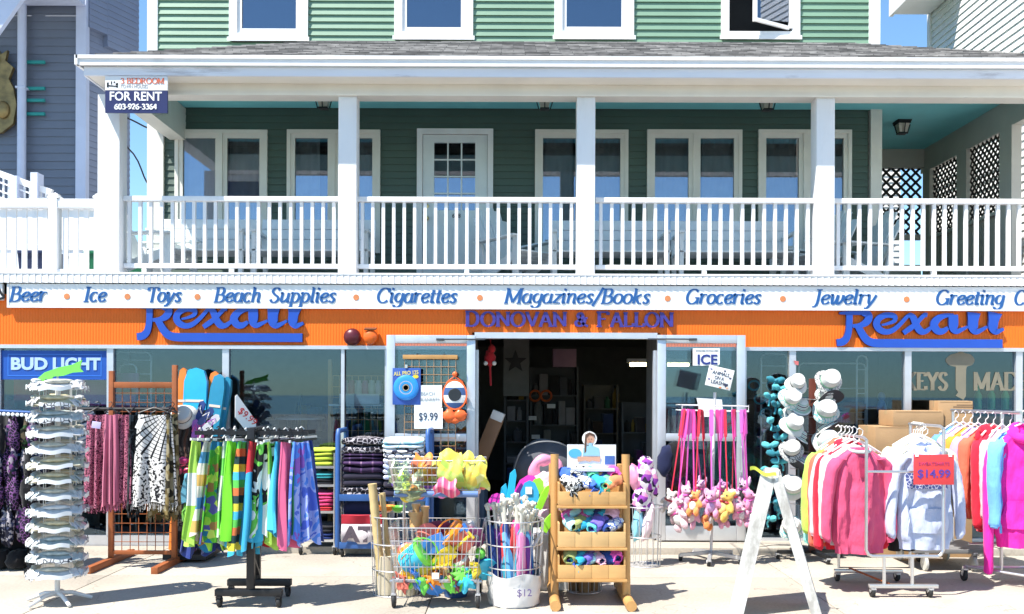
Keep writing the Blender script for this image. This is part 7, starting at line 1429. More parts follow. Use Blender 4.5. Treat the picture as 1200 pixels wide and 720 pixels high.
# --- white wooden A-frame seen from its side
Yl = -2.98; X0 = PX(905, Yl); t = thing('a_frame_sign', 'scuffed white wooden A-frame standing edge-on near the camera', 'sign stand', (X0, Yl, 0), R(-15.5)); zt_ = PZ(557, Yl, 905)
SCUF = mat('scuffed_white', (.62, .61, .575), .6, 0, .06, 9, .2, 40, dirt=.8, dirtcol=(.30, .28, .25), stretch=(1, 1, .5), dlo=.47, dhi=.62)
xl = PX(864, Yl) - X0; xr = PX(957, Yl) - X0
for s_, xb, w_ in ((-1, xl, .135), (1, xr, .10)):
    b = MB(); b.beam((s_ * .028, 0, zt_ - .01), (xb, 0, .006), .105 if s_ < 0 else .07, .03, (0, 1, 0)); b.build('front_stile', SCUF, t); b = MB(); b.beam((s_ * .028, .52, zt_ - .01), (xb, .52, .006), .07, .03, (0, 1, 0)); b.build('rear_stile', SCUF, t)
    b = MB(); 
    p0 = Vector((s_ * .028, 0, zt_ - .01)); p1 = Vector((xb, 0, .006))
    a_ = p0 + (p1 - p0) * .03; c_ = p0 + (p1 - p0) * .93; dd = (p1 - p0).normalized(); nrm = Vector((-dd.z, 0, dd.x)) * .008
    b.add([a_ - nrm + Vector((0, .016, 0)), a_ + nrm + Vector((0, .016, 0)), a_ + nrm + Vector((0, .504, 0)), a_ - nrm + Vector((0, .504, 0)), c_ - nrm + Vector((0, .016, 0)), c_ + nrm + Vector((0, .016, 0)), c_ + nrm + Vector((0, .504, 0)), c_ - nrm + Vector((0, .504, 0))], [(0, 3, 2, 1), (4, 5, 6, 7), (0, 1, 5, 4), (1, 2, 6, 5), (2, 3, 7, 6), (3, 0, 4, 7)]); b.build('panel', SCUF, t)
MB().bbox(-.05, .05, .0, .52, zt_ - .012, zt_ + .012, .004).build('top_hinge', SCUF, t)
solo('yellow_ribbon', 'yellow ribbon strip fluttering at the top of the white A-frame', 'ribbon', MB().sheet(lambda u, v: (-.16 * (1 - u) + .02 * u, -.01 + .02 * math.sin(u * 5), .05 * (1 - u) ** 1.0 + .012 * math.sin(u * 8) + (v - .5) * .026), 16, 2, .002), mat('ribbon_yellow', (.75, .80, .08), .4), (X0, Yl - .01, zt_ - .002), None, None, 60)
solo('ribbon_tag', 'white price strip taped across the top of the A-frame', 'tag', MB().bbox(.0, .14, -.005, .005, -.012, .012, .002), PAPER, (X0 + .02, Yl - .02, zt_ - .02), (0, R(25), 0))

# --- post of white sun hats
Y = -.62; X0 = PX(952, Y); t = thing('hat_rack', 'red-brown post rack of white sun hats', 'rack', (X0, Y, 0)); MB().bbox(-.028, .028, -.028, .028, .06, PZ(444, Y, 952), .004).build('post', mat('redbrown_metal', (.14, .035, .02), .5, .1, .15), t)
for a, b in (((-.34, -.05), (.30, .05)), ((.05, -.32), (-.05, .30))): MB().beam((a[0], a[1], .07), (b[0], b[1], .07), .05, .03, (0, 0, 1)).build('foot', BLACK, t)
for x, y in ((-.34, -.05), (.30, .05), (.05, -.32), (-.05, .30)): caster(t, x, y, .06, .035)
for k in range(8):
    z = .35 + .17 * k; MB().tube([(0, -.03, z), (-.24, -.08, z + .02)], .004, 5).tube([(0, -.03, z), (.17, -.06, z + .02)], .004, 5).build('peg', CHROME, t)
BRP = pattern('hat_brim_aqua', 'speck', [(.12, .40, .42), (.58, .58, .55)], 26); BRP2 = pattern('hat_brim_grey', 'speck', [(.10, .11, .12), (.56, .56, .54)], 30)
HATG = 'white hats on the brown post'; ordn = ['topmost', 'second', 'third', 'fourth', 'fifth', 'sixth', 'seventh']
for i, (px, py, al, sz) in enumerate(((934, 449, .5, .9), (928, 466, .35, 1.0), (930, 497, .25, 1.05), (928, 527, .4, 1.0), (930, 570, .3, 1.1), (929, 618, .3, 1.1), (933, 483, .5, .9))):
    hat((PX(px, Y - .2), Y - .17 - (.03 if i != 6 else -.06), PZ(py, Y - .2, px)), (R(60 + 8 * math.sin(i * 2)), R(-14 + 20 * al - 14 * (i % 2)), .3 * math.sin(i)), HW, (HW, BRP, HW, BRP2)[i % 4], HG if i % 3 else cloth('hat_band_black', (.03, .03, .03)), ('white sun hat with banded crown, %s on the left of the brown post' % ordn[i]) if i != 6 else 'small white sun hat tucked behind the second left one', .078 * sz, .085 * sz, .116 * sz, None, i)
for i, (px, py, sz) in enumerate(((972, 446, 1.1), (968, 481, 1.1), (970, 518, 1.2), (973, 462, .9))):
    hat((PX(px, Y - .2), Y - .17 - (.03 if i < 3 else -.06), PZ(py, Y - .2, px)), (R(62), R(24 - 8 * i), -.2), HW, (BRP2, BRP, HW, BRP2)[i], HG, ('white sun hat with green band, %s on the right of the brown post' % ordn[i]) if i < 3 else 'grey-banded white hat behind the topmost right one', .080 * sz, .086 * sz, .116 * sz, None, i + 20)
STH = pattern('hat_stripe', 'stripes', [(.58, .58, .56), (.06, .06, .07), (.58, .58, .56), (.3, .42, .34)], 34)
for i, (px, py, lb) in enumerate(((938, 476, 'striped grey cloth hat tucked under the second left hat'), (936, 510, 'striped grey cloth hat tucked under the third left hat'), (940, 545, 'striped grey cloth hat below the fourth left hat'), (974, 465, 'striped grey cloth hat under the topmost right hat'), (970, 502, 'striped grey cloth hat under the second right hat'), (975, 535, 'striped grey cloth hat at the foot of the right column'))):
    solo('striped_hat', lb, 'hat', MB().lathe([(.125, -.02), (.12, -.012), (.085, .0), (.08, .03), (.06, .06), (0, .065)], 24, wob=lambda a, z: 1 + .08 * math.sin(3 * a + i)), STH, (PX(px, Y - .17), Y - .15, PZ(py, Y - .17, px)), (R(35), R(14 - 9 * (i % 3)), i), None, 60)
AQC = cloth('aqua_tie', (.10, .46, .52))
for i in range(18):
    py = 446 + 9.5 * i; px = 909 + 7 * math.sin(i * 2.1); yy = Y - .05 - .03 * (i % 2)
    solo('aqua_bow', 'aqua fabric bow, %s in the column left of the white hats' % (ORD + ['fourteenth', 'fifteenth', 'sixteenth', 'seventeenth', 'lowest'])[i], 'bow', MB().ell((-.045, 0, .01), (.05, .025, .028), (0, .4, 0), wr=.3, ws=4).ell((.045, 0, .0), (.05, .025, .03), (0, -.3, 0), wr=.3, ws=4).ell((0, -.01, 0), (.018, .022, .018)).tube([(0, 0, 0), (-.03, -.01, -.05), (-.025, 0, -.09)], .010, 6), AQC if i % 3 else cloth('teal_tie', (.03, .20, .26)), (PX(px, yy), yy, PZ(py, yy, px)), (0, 0, .3 * i), None, 60)
for i, (px, py, c, lb) in enumerate(((962, 545, (.75, .2, .35), 'pink scrunched hat beside the brown post'), (945, 540, (.7, .35, .5), 'rose scrunched cloth hat left of the brown post'), (948, 600, (.72, .66, .68), 'pale scrunched cloth hat low at the brown post'), (940, 585, (.05, .06, .08), 'black scrunched cloth hat at the brown post'), (962, 590, (.5, .5, .52), 'grey scrunched cloth hat right of the brown post'))):
    solo('cloth_hat', lb, 'hat', MB().ell((0, 0, 0), (.08, .06, .055), wr=.35, ws=3), cloth('scrunch%d' % i, c), (PX(px, Y - .12), Y - .12, PZ(py, Y - .12, px)), (0, .3 * i, 0), None, 60)

# --- chrome two-rail rack of sweatshirts
Yf = -2.30; xl_ = PX(1015.5, Yf); xr_ = PX(1106, Yf); X0 = (xl_ + xr_) / 2; h = (xr_ - xl_) / 2; Zt = PZ(516, Yf, 1015); Zb = PZ(652, Yf, 1050)
t = thing('garment_rack', 'chrome two-rail rolling rack of pink and white sweatshirts', 'rack', (X0, Yf, 0)); r = .013
m = MB(); m.tube([(-h, 0, Zt), (-h, 0, Zb + .05), (-h + .02, 0, Zb + .01), (-h + .05, 0, Zb), (h - .05, 0, Zb), (h - .02, 0, Zb + .01), (h, 0, Zb + .05), (h, 0, Zt + .09)], r, 10); m.build('end_frame', CHROME, t)
MB().tube([(-h, 0, PZ(553, Yf, 1050)), (h, 0, PZ(553, Yf, 1050))], r * .8, 10).build('crossbar', CHROME, t)
for x, z in ((-h, Zt), (h, Zt + .09)): MB().tube([(x, 0, z), (x, .06, z + .02), (x, .62, z + .02)], .012, 10).build('rail', CHROME, t)
MB().tube([(-h, .6, Zt + .02), (-h, .6, .12), (h, .6, .12), (h, .6, Zt + .11)], r, 10).build('rear_frame', CHROME, t)
for x in (-.16, .06): MB().tube([(x, 0, Zb), (x, 0, .09)], .014, 8).build('leg', CHROME, t)
MB().bbox(-.28, .26, -.02, .02, .075, .105, .004).build('base_bar', CHROME, t); MB().bbox(-.34, .24, .58, .62, .075, .105, .004).build('base_bar', CHROME, t)
for x, y in ((-.25, -.01), (.20, -.01), (-.31, .6), (.20, .6)): caster(t, x, y, .075, .045)
MB().tube([(-.12, .0, .105), (-.22, .58, .12)], .008, 6).build('brace', RUST, t)
def G(x, y, z, key, lab, sd, rz=0, **k): return garment(lab, k.pop('cat', 'sweatshirt'), SW_[key], (x, y, z), rz, seed=sd, **k)
SW_ = {'rose': knit('knit_rose', (.68, .09, .19)), 'white': knit('knit_white', (.62, .62, .62)), 'red': knit('knit_red', (.62, .02, .045)), 'lime': knit('knit_lime', (.42, .72, .10)), 'aqua': knit('knit_aqua', (.25, .68, .58)), 'cream': knit('knit_cream', (.72, .66, .48)), 'ice': knit('knit_ice', (.50, .54, .70)), 'magenta': knit('knit_magenta', (.85, .03, .36)), 'sky': knit('knit_sky', (.16, .40, .82)), 'coral': knit('knit_coral', (.74, .14, .08)), 'lilac': knit('knit_lilac', (.50, .34, .78)), 'orange': knit('knit_orange', (.74, .28, .04)), 'blue': knit('knit_blue', (.12, .28, .60)), 'palepink': knit('knit_palepink', (.78, .48, .52)), 'navy': knit('knit_navy', (.04, .05, .12))}
zl = Zt - .04 + .03; DKROSE = knit('knit_darkrose', (.38, .03, .09))
G(xl_ - .005, Yf + .135, zl, 'rose', 'front rose-pink sweatshirt with button placket behind the chrome post', 1, .12, L=.80, hood=False, placket=DKROSE, sleeve=.66, name='sweatshirt', trim=SW_['white'])
for i, (k, lb, dx) in enumerate((('white', 'white sweatshirt directly behind the rose-pink one', -.02), ('red', 'bright red sweatshirt second behind the rose-pink one', -.03), ('palepink', 'pale pink sweatshirt behind the red one', -.03), ('coral', 'coral-red sweatshirt behind the pale pink one', -.04), ('lime', 'lime-green sweatshirt near the back of the left chrome rail', -.05), ('aqua', 'aqua sweatshirt at the back of the left chrome rail', -.02))):
    G(xl_ + dx, Yf + .215 + .07 * i, zl + .01, k, lb, 10 + i, .15, L=.76 + .04 * (i % 2), hood=(i % 2 == 1), sleeve=.70 + .05 * (i % 2), w_=.22, name='sweatshirt')
PRN = pattern('navy_print', 'speck', [(.55, .58, .74), (.06, .08, .24)], 38)
G(xr_ - .085, Yf + .15, Zt + .0, 'ice', 'front ice-white hoodie with navy chest print below the red sign', 31, .05, L=.78, hood=True, pocket=True, print_=(PRN, -.25, -.40), sleeve=.66)
for i, (k, lb) in enumerate((('cream', 'cream sweatshirt directly behind the ice-white hoodie'), ('cream', 'second cream sweatshirt behind the ice-white hoodie'), ('palepink', 'pale pink sweatshirt on the right chrome rail'), ('white', 'white sweatshirt behind the pale pink one'), ('cream', 'third cream sweatshirt at the back of the right chrome rail'))):
    G(xr_ - .06 + .015 * i, Yf + .24 + .075 * i, Zt + .03, k, lb, 40 + i, .08, L=.66 + .03 * (i % 2), hood=False, sleeve=.62, w_=.215, name='sweatshirt')
solo('dark_trousers', 'black sweatpants hanging low between the pink and white sweatshirts', 'trousers', MB().tube([(-.05, 0, .3), (-.06, 0, 0)], [.07, .05], 10).tube([(.05, 0, .3), (.06, 0, 0)], [.07, .05], 10).ell((0, 0, .32), (.11, .06, .1)), cloth('black_knit', (.015, .015, .018)), (PX(1057, Yf + .4), Yf + .4, .30), None, None, 60)
t = thing('red_price_sign', 'red $14.99 price sign clipped over the ice-white hoodie', 'sign', (PX(1093.5, Yf - .03), Yf - .045, PZ(550, Yf, 1093))); q = 1 / S(Yf)
MB().bbox(-23.5 * q, 23.5 * q, -.003, .003, -17.5 * q, 17.5 * q, .002).build('board', mat('sign_red', (.72, .05, .055), .5, 0, .03), t); PUR = mat('price_purple', (.10, .04, .30), .6, 0, 0)
sans('$14.99', 13 * q, PUR, t, 'lettering', (-19 * q, -.005, -9 * q), bold=.0015, width=38 * q); sans('SWEATSHIRTS', 5.5 * q, mat('price_rose', (.45, .04, .16), .6, 0, 0), t, 'lettering', (-18 * q, -.005, 5 * q), width=36 * q)
for x in (-20, 19): MB().box((x - 2) * q, (x + 2) * q, -.006, .006, 15 * q, 20 * q).build('clip', PAPER, t)

# --- right-hand rack of bright hoodies
Yf = -1.92; X0 = PX(1196, Yf); t = thing('hoodie_rack', 'chrome rolling rack of magenta, blue and red hoodies at the right edge', 'rack', (X0, Yf, 0)); Zr = PZ(484, Yf, 1196)
MB().tube([(-.02, -.05, Zr), (-.02, 1.15, Zr)], .014, 10).build('rail', CHROME, t)
for y in (.25, 1.12): MB().tube([(-.02, y, .1), (-.02, y, Zr)], .014, 10).tube([(-.35, y, .12), (.36, y, .12)], .013, 8).build('frame', CHROME, t); 
for x, y in ((-.33, .25), (.33, .25), (-.33, 1.12), (.33, 1.12)): caster(t, x, y, .11, .05)
MB().tube([(-.33, .25, .13), (.1, -.1, .10)], .012, 8).tube([(-.3, .25, .32), (.3, .25, .32)], .010, 8).build('brace', CHROME, t)
zg = Zr - .10
G(X0 + .03, Yf, zg + .02, 'magenta', 'front magenta hoodie with big hood at the right edge', 51, -.25, L=.92, hood=True, pocket=True, sleeve=.95, w_=.225)
for i, (k, lb, hd_, L) in enumerate((('sky', 'sky-blue sweatshirt directly behind the magenta hoodie', False, .80), ('palepink', 'pink sweatshirt behind the sky-blue one', False, .78), ('red', 'bright red hoodie behind the sky-blue sweatshirt', True, .82), ('coral', 'coral sweatshirt behind the red hoodie', False, .74), ('lilac', 'lilac sweatshirt behind the coral one', False, .74), ('orange', 'orange sweatshirt behind the lilac one', False, .74), ('lilac', 'violet sweatshirt behind the orange one', False, .70), ('blue', 'denim-blue sweatshirt at the back of the right-hand rack', False, .70))):
    G(X0 - .02 - .012 * i, Yf + .12 + .11 * i, zg + .0, k, lb, 60 + i, .55 if i < 3 else .3, L=L, hood=hd_, sleeve=L - .1, name='hoodie' if hd_ else 'sweatshirt')
for x, lb in ((1106, 'pale rubber trolley wheel left of the denim-blue shirts'),):
    pass
# white trolley wheels under the racks behind
t = thing('flat_trolley', 'low flat trolley with pale wheels behind the sweatshirt racks', 'trolley', (PX(1118, -1.25), -1.25, 0)); MB().bbox(-.35, .35, .0, .6, .16, .2, .006).build('deck', mat('trolley_grey', (.18, .18, .18), .6), t)
for x in (-.24, .2):
    for y in (.02, .55): caster(t, x, y, .17, .068, GALV, mat('pale_rubber', (.55, .54, .50), .6))

# --- cardboard boxes stacked behind
def carton(px0, px1, py0, py1, Y, d, label, z0=None, rz=0, lid=False):
    xa, xb = PX(px0, Y), PX(px1, Y); za, zb = (PZ(py1, Y, px0) if z0 is None else z0), PZ(py0, Y, px0); w_ = xb - xa
    t2 = thing('cardboard_box', label, 'box', ((xa + xb) / 2, Y + d / 2, za), rz); hh = zb - za
    MB().bbox(-w_ / 2, w_ / 2, -d / 2, d / 2, 0, hh, .004).build('carton', CARD, t2); MB().box(-w_ / 2 - .0012, w_ / 2 + .0012, -.03, .03, hh * .75, hh + .0012).build('tape', mat('tape', (.50, .36, .2), .25), t2)
    MB().box(-w_ * .45, w_ * .45, -d / 2 - .001, -d / 2 + .002, hh - .014, hh - .010).build('flap_seam', mat('card_dark', (.22, .13, .06), .9), t2); return t2
Yb = -.55
carton(1027, 1104, 533, 645, Yb, .45, 'large cardboard box at the bottom left of the stack', 0.001); carton(1106, 1140, 520, 645, Yb + .02, .4, 'tall cardboard box at the bottom right of the stack', 0.001)
carton(1026, 1104, 500, 532.6, Yb - .01, .44, 'wide cardboard box second from the top of the left stack', None); carton(1047, 1106, 481.5, 499.5, Yb, .36, 'flat cardboard box topmost of the left stack', None); carton(1105.5, 1143, 470, 500, Yb, .36, 'cardboard box with shipping print at the top right', None, -.2); carton(1107, 1140, 500.5, 520, Yb + .03, .36, 'cardboard box below the one with shipping print', None)
solo('foam_sheet', 'white foam sheet standing behind the top right cardboard box', 'sheet', MB().bbox(-.15, .15, -.02, .02, 0, .16, .004), mat('foam_white', (.8, .8, .82), .8), (PX(1117, -.14), -.14, PZ(500, -.14, 1117)))
t = thing('box_label', 'dark print label on the top right cardboard box', 'label', (PX(1130, Yb - .05), Yb - .03, PZ(478, Yb, 1130)), -.2); MB().box(-.09, .09, -.004, -.001, .0, .012).box(-.06, .09, -.004, -.001, .02, .03).build('print', mat('print_dark', (.12, .08, .05), .8), t)
# ================================================================== inside the shop
TUBE = emitter('lamp_tube', (1.0, .86, .45), 5.0); SPOT = emitter('lamp_spot', (1.0, .95, .85), 4.0); WRM = mat('wire_white', (.70, .74, .76), .4, 0, .05)
t = thing('tube_lamp', 'lit yellowish ceiling tube lamp inside the open doorway', 'lamp', (PX(765, 3.2), 3.2, PZ(427.5, 3.2, 760))); MB().tube([(-.32, 0, 0), (.5, 0, 0)], .024, 10).build('tube', TUBE, t); MB().box(-.36, .54, -.05, .05, .03, .08).build('housing', WMET, t)
for px, lb in ((651, 'lit round ceiling spot left of centre over the doorway'), (676, 'lit round ceiling spot right of centre over the doorway'), (751, 'small lit ceiling spot near the right door jamb')):
    yy = .55 if px < 700 else 2.0; t = thing('ceiling_spot', lb, 'lamp', (PX(px, yy), yy, 2.418)); MB().lathe([(.06, 0), (.06, -.02), (.045, -.022)], 18).build('ring', WMET, t); MB().lathe([(.044, -.02), (.04, -.03), (0, -.034)], 18).build('lens', SPOT, t)
def shelf_unit(px0, px1, Y, z0, z1, n, label, cols, seed, mt=None, cat='shelving'):
    xa, xb = PX(px0, Y), PX(px1, Y); w_ = xb - xa; t = thing('shop_shelf', label, cat, ((xa + xb) / 2, Y, .016)); m_ = mt or mat('shelf_grey', (.07, .07, .07), .6); h = w_ / 2; rr = random.Random(seed)
    for s_ in (-1, 1): MB().box(s_ * h - .015, s_ * h + .015, -.2, .2, 0, z1).build('side_panel', m_, t)
    MB().box(-h, h, .2, .215, 0, z1).build('back_panel', m_, t)
    kinds = [cloth('goods_%d' % k, c) for k, c in enumerate(cols)] if False else [cloth('goods_%s_%d' % (label[:6].strip().replace(' ', '_'), k), c) for k, c in enumerate(cols)]
    for i in range(n):
        z = z0 + (z1 - z0) * i / n; MB().box(-h + .016, h - .016, -.2, .199, z, z + .02).build('shelf', m_, t); x = -h + .03
        m = {}
        while x < h - .06:
            ww = rr.uniform(.06, .16); hh = rr.uniform(.08, (z1 - z0) / n - .05); k = rr.randrange(len(kinds)); b = m.setdefault(k, MB()); 
            (b.bbox(x, min(x + ww, h - .02), -.17, .1, z + .0205, z + .02 + hh, .008) if rr.random() < .6 else b.lathe([(ww * .4, 0), (ww * .42, hh * .7), (ww * .2, hh * .85), (ww * .2, hh)], 12, (x + ww / 2, -.05, z + .0205))); x += ww + .008
        for k, b in m.items(): b.build('stock', kinds[k], t)
    return t
GD = [(.16, .03, .03), (.03, .05, .14), (.2, .19, .17), (.03, .10, .06), (.22, .14, .03), (.12, .03, .11), (.08, .08, .09), (.24, .22, .22), (.03, .03, .03), (.05, .04, .04)]
shelf_unit(592, 618, 3.4, .3, 1.75, 5, 'dim shelf of small goods at the left inside the doorway', GD, 1); shelf_unit(622, 676, 3.9, .25, 1.95, 4, 'dim shelf of gifts in the middle of the dark doorway', GD, 2); shelf_unit(684, 722, 4.6, .2, 1.7, 4, 'dim shelf farthest back in the doorway', GD, 3); shelf_unit(728, 766, 3.0, .2, 1.45, 3, 'dim shelf on the right inside the doorway', GD, 4)
solo('star_ornament', 'dark star ornament on the wall inside the doorway', 'ornament', MB().prism([(.16 * (1 if k % 2 == 0 else .42) * math.cos(R(90 + 36 * k)), .16 * (1 if k % 2 == 0 else .42) * math.sin(R(90 + 36 * k))) for k in range(10)], -.01, .01), mat('star_black', (.02, .02, .02), .6), (PX(604, 2.9), 2.9, PZ(424, 2.9)))
P(MB().box(PX(590, 2.95), PX(620, 2.95), 2.95, 3.0, 1.55, 2.41), 'inner_pier', mat('pier_grey', (.20, .20, .19), .8))
solo('pink_carton', 'dusky pink carton on top of the middle shelf inside', 'box', MB().bbox(-.17, .17, -.12, .12, 0, .26, .006), mat('carton_mauve', (.42, .24, .34), .7), (PX(661, 3.9), 3.9, 1.972))
for px, lb in ((627, 'orange ring toy on the middle shelf inside'), (640, 'second orange ring toy on the middle shelf inside')): solo('ring_toy', lb, 'toy', MB().tube([(.075 * math.cos(R(20 * k)), 0, .075 * math.sin(R(20 * k))) for k in range(18)], .016, 8, closed=True), plastic('ring_orange', (.6, .12, .03)), (PX(px, 3.66), 3.66, PZ(464, 3.66)))
for px, py, lb in ((646, 476, 'white price slip on the upper edge of the dim middle shelf'), (628, 512, 'white price slip on the lower edge of the dim middle shelf'), (624, 490, 'white folded card on the dim middle shelf')): solo('price_slip', lb, 'tag', MB().box(-.06, .06, -.002, .002, -.03, .03), PAPER, (PX(px, 3.64), 3.64, PZ(py, 3.64)))
solo('red_toy', 'red plush toy hanging inside the doorway by the left jamb', 'toy', MB().ell((0, 0, 0), (.06, .04, .09), wr=.3, ws=3).ell((.02, 0, .1), (.04, .035, .05)).tube([(0, 0, -.06), (.01, 0, -.3)], .012, 6).tube([(.01, 0, .14), (.0, 0, .3)], .004, 5), cloth('toy_red', (.45, .02, .03)), (PX(574, .5), .5, PZ(420, .5)), None, None, 60)
for s_ in (-1, 1): solo('white_pompom', 'white pompom at the %s foot of the hanging red toy' % ('outer', 'inner')[s_ > 0], 'toy', MB().ell((0, 0, 0), (.024, .02, .024)), PAPER, (PX(574 + 5 * s_, .46), .46, PZ(426, .46)))
t = thing('card_rack', 'brown leaning card rack just inside the left door jamb', 'rack', (PX(568, .7), .7, .016), R(-10)); MB().obox((0, 0, .95), (.16, .05, .75), (0, R(22), 0), b=.008).build('board', mat('rack_brown', (.28, .15, .08), .6), t); MB().obox((.15, -.01, 1.32), (.14, .06, .10), (0, R(22), 0), b=.006).build('white_end', PAPER, t); MB().box(-.2, .02, -.1, .1, 0, .62).build('foot', mat('rack_blue', (.10, .16, .24), .6), t)
t = thing('dome_tent', 'dark grey folded pop-up tent inside the doorway behind the pine shelf', 'tent', (PX(640, .6), .6, .016)); MB().ell((0, 0, .75), (.36, .3, .32), nu=24, nv=14, wr=.08, ws=2).build('fabric', cloth('tent_grey', (.10, .105, .12)), t, 60); MB().tube(smooth_path([(-.36, -.1, .72), (-.25, -.22, .98), (0, -.28, 1.06), (.25, -.22, .98), (.36, -.1, .72)], 6), .008, 8).build('hoop', mat('hoop_grey', (.2, .21, .22), .5), t); MB().box(-.34, .34, -.25, .25, 0, .55).build('stand', cloth('tent_base', (.04, .04, .05)), t)
# behind the left windows
for k, (px, py, c, lb) in enumerate(((40, 462, (.50, .02, .05), 'red carton under the blue beer banner at the far left'), (70, 462, (.55, .03, .06), 'red carton behind the top of the white spinner'), (112, 458, (.55, .10, .30), 'pink carton under the right end of the beer banner'), (24, 490, (.12, .02, .03), 'dark red carton low under the beer banner'))):
    b = MB(); b.bbox(-.17, .17, -.1, .1, -.18, .18, .006); solo('stock_carton', lb, 'box', b, mat('carton_c%d' % k, c, .6), (PX(px, .5), .5, PZ(py, .5)))
solo('stock_table', 'dark display table under the cartons in the left window', 'table', MB().bbox(-.62, .62, -.25, .25, .88, .92, .006).box(-.55, -.5, -.2, .2, 0, .88).box(.5, .55, -.2, .2, 0, .88).box(-.5, .5, .1, .12, .1, .88), mat('table_dark', (.05, .045, .04), .6), (PX(68, .52), .52, .016))
def wire_frame(px0, px1, py0, py1, Y, label, bars):
    xa, xb = PX(px0, Y), PX(px1, Y); za, zb = .016, PZ(py0, Y, px0); t = thing('wire_display', label, 'display stand', ((xa + xb) / 2, Y, 0)); h = (xb - xa) / 2; r = .05
    MB().tube([(-h, 0, za), (-h, 0, zb - r), (-h + .015, 0, zb - .015), (-h + r, 0, zb), (h - r, 0, zb), (h - .015, 0, zb - .015), (h, 0, zb - r), (h, 0, za)], .010, 8).build('frame', WRM, t)
    m = MB()
    for py in bars: m.tube([(-h, 0, PZ(py, Y)), (h, 0, PZ(py, Y))], .006, 6)
    m.build('crossbar', WRM, t); return t
wire_frame(135, 177, 413, 0, .35, 'white rounded wire display frame in the second window', (424, 440, 470)); wire_frame(140, 160, 427, 0, .30, 'smaller white wire frame inside the rounded one', (441, 455))
for k, (px, py, lb) in enumerate(((150, 452, 'mauve packet hung on the white wire display'), (147, 470, 'pink packet low on the white wire display'))): solo('hung_packet', lb, 'packet', MB().bbox(-.12, .12, -.02, .02, -.12, .12, .01), mat('packet_m%d' % k, ((.36, .10, .28), (.6, .14, .30))[k], .5), (PX(px, .28), .28, PZ(py, .28)))
OB = plastic('board_orange', (.85, .22, .03)); BB = plastic('board_blue', (.03, .42, .72)); DB = plastic('board_teal', (.03, .26, .42))
for k, (px, top, w_, m_, rz_, lb) in enumerate(((210, 430, .045, OB, .03, 'orange-edged body board furthest left against the second window'), (217, 431, .06, DB, .05, 'teal body board beside the orange-edged one'), (226, 430, .115, BB, .02, 'broad bright blue body board leaning on the second window'), (240, 432, .055, OB, .14, 'leaning orange body board right of the bright blue one'), (247, 436, .07, DB, .12, 'teal-blue body board right of the leaning orange one'), (254, 438, .06, DB, .16, 'dark teal body board nearest the window mullion'))):
    yy = -.24 + .075 * (k % 2) ; zt_ = PZ(top, yy); b = MB(); b.prism([(-w_, .0), (w_, .0), (w_ * 1.05, .7), (w_, zt_ - .16), (w_ * .7, zt_ - .05), (0, zt_ - .02), (-w_ * .7, zt_ - .05), (-w_, zt_ - .16), (-w_ * 1.05, .7)], -.03, .03); t = thing('body_board', lb, 'body board', (PX(px, yy) - rz_ * 1.2, yy - .03, .004)); t.rotation_euler = (R(-3.5), rz_, 0); b.build('deck', m_, t); MB().box(-w_ * .8, w_ * .8, -.034, -.029, zt_ * .80, zt_ * .80 + .025).build('stripe', mat('board_stripe', (.75, .6, .5), .5), t)
t = thing('grid_shelf', 'copper wire grid shelf with small goods behind the narrow left window', 'shelving', (PX(418, .4), .4, .016)); 
MB().box(PX(388, .4) - PX(418, .4) - .03, PX(388, .4) - PX(418, .4) + .01, -.02, .02, 0, PZ(424, .4)).build('post', WOOD, t); hgt = PZ(443, .4); wire_grid(MB(), PX(390, .4) - PX(418, .4), PX(450, .4) - PX(418, .4), .1, hgt, 0, 8, 14, .003).build('wire_grid', mat('copper_wire', (.48, .26, .12), .45, .3), t, 0)
MB().box(PX(390, .4) - PX(418, .4), PX(450, .4) - PX(418, .4), -.22, .0, PZ(478, .4), PZ(478, .4) + .02).build('shelf', WMET, t); MB().box(PX(402, .4) - PX(418, .4), PX(448, .4) - PX(418, .4), -.22, -.20, PZ(477, .4), PZ(464, .4)).build('price_rail', mat('rail_white', (.6, .6, .62), .5), t)
for k in range(6):
    c = ((.55, .45, .5), (.45, .08, .12), (.6, .58, .55), (.4, .1, .2), (.5, .5, .42), (.5, .45, .5))[k]; solo('jar', ('pale', 'red', 'white', 'crimson', 'cream', 'grey')[k] + ' lidded jar on the copper grid shelf', 'jar', MB().lathe([(.035, 0), (.04, .02), (.04, .11), (.03, .125), (.03, .15), (0, .15)], 14), plastic('jar_%d' % k, c), (PX(404 + 8 * k, .3), .3, PZ(463, .3)))
t = thing('desk_lamp', 'black desk lamp with white shade rim behind the third window', 'lamp', (PX(352, .9), .9, .016)); MB().lathe([(.28, PZ(494, .9)), (.27, PZ(494, .9) + .02), (.05, PZ(494, .9) + .05)], 22).build('shade', mat('lamp_white', (.5, .52, .54), .4), t); MB().tube([(0, 0, 0), (0, 0, PZ(494, .9) + .3)], .012, 8).build('pole', BLACK, t)
shelf_unit(282, 330, 1.3, .1, 1.25, 3, 'low shelf of dark stock behind the third window', [(.03, .12, .04), (.05, .05, .06), (.2, .2, .2), (.02, .02, .03)], 6)
shelf_unit(20, 120, 1.8, .1, 1.5, 3, 'shelf of stock behind the beer banner window', GD, 8)
shelf_unit(150, 255, 2.2, .1, 1.6, 4, 'long shelf of stock deep behind the second window', GD, 9)
shelf_unit(290, 440, 2.8, .1, 1.5, 3, 'long shelf of stock deep behind the third window', GD, 10)
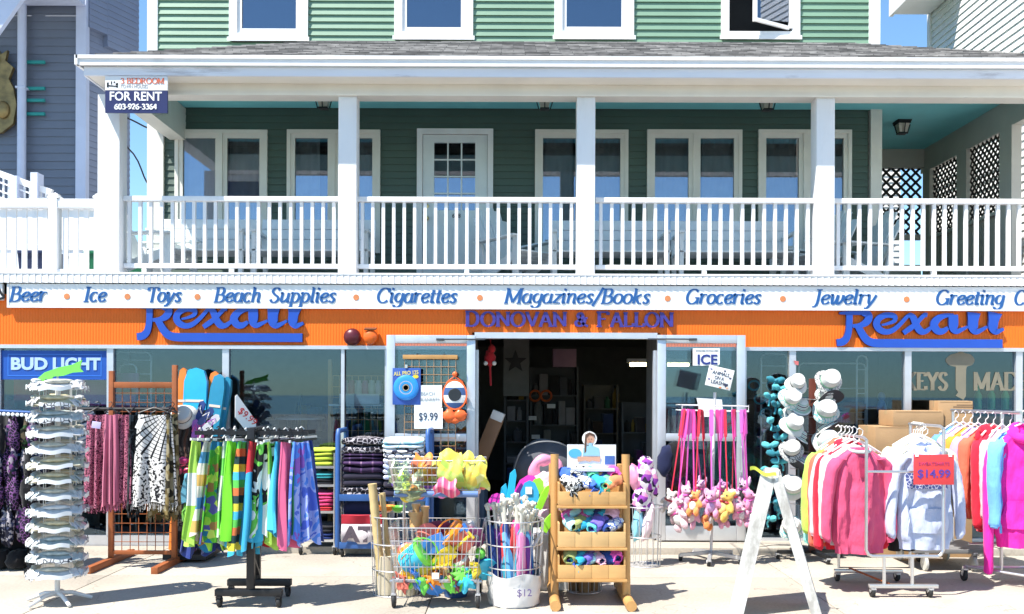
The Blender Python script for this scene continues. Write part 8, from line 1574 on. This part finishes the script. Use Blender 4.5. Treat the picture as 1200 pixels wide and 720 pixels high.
# behind the right windows
wire_frame(892, 922, 415, 0, .45, 'white wire display frame behind the narrow right window', (428, 448, 470)); wire_frame(1004, 1016, 417, 0, .5, 'slim white wire display stand behind the hats', (432, 460, 490)); wire_frame(936, 1014, 426, 0, .8, 'wide white wire display frame behind the hat post', (454, 482, 505))
shelf_unit(880, 925, 1.4, .1, 1.75, 4, 'shelf of dark stock behind the narrow right window', [(.04, .05, .06), (.03, .2, .22), (.25, .05, .06), (.3, .3, .3)], 12); shelf_unit(940, 1055, 1.6, .1, 1.55, 3, 'shelf of stock behind the hat post window', GD, 13); shelf_unit(1070, 1190, 2.0, .1, 1.2, 3, 'shelf of bottles behind the key lettering', [(.03, .2, .08), (.04, .25, .15), (.3, .3, .25), (.1, .1, .12)], 14)
solo('bread_basket', 'orange-brown basket seen through the window beside the hats', 'basket', MB().ell((0, 0, 0), (.16, .09, .06), wr=.2, ws=4), mat('basket_orange', (.45, .17, .04), .7), (PX(1000, .62), .62, PZ(477, .62, 1000)))
solo('blue_toy', 'small blue and yellow toy seen through the window left of the boxes', 'toy', MB().ell((0, 0, 0), (.05, .05, .09), wr=.2).ell((0, 0, .12), (.04, .04, .05)), plastic('window_blue', (.06, .18, .45)), (PX(1033, .4), .4, PZ(478, .4, 1033)))
for k in range(5): solo('aqua_toy', 'aqua loop toy hung behind the narrow right window', 'toy', MB().tube([(.06 * math.cos(R(24 * j)), .01, .05 * math.sin(R(24 * j))) for j in range(15)], .010, 6, closed=True), AQC, (PX(884 + 7 * k, .4), .4, PZ(452 + 16 * (k % 3), .4, 890)), None, 'aqua loop toys in the right window')
for k in range(3): solo('green_bottle', 'green bottle glowing behind the key lettering window', 'bottle', MB().lathe([(.04, 0), (.042, .16), (.015, .22), (.015, .28), (0, .28)], 14), plastic('bottle_green', (.05, .40, .16)), (PX(1146 + 16 * k, 1.0), 1.0, PZ(480, 1.0, 1150)), None, 'green bottles in the right window')
solo('bottle_table', 'dark table under the green bottles behind the key lettering', 'table', MB().bbox(-.5, .5, -.2, .2, PZ(480, 1.0, 1150) - .06, PZ(480, 1.0, 1150) - .018, .006).box(-.45, -.4, -.1, .1, 0, PZ(480, 1.0, 1150) - .06).box(.4, .45, -.1, .1, 0, PZ(480, 1.0, 1150) - .06), mat('table_dark', (.05, .045, .04), .6), (PX(1160, 1.0), 1.0, .016))
solo('red_pennant', 'small red and white pennant taped on the right window mullion', 'pennant', MB().prism([(-.025, .02), (.025, .012), (.022, -.03), (-.01, -.02)], -.002, .002), mat('pennant_red', (.6, .15, .15), .6), (PX(933, -.02), -.02, PZ(425, -.02, 933)))
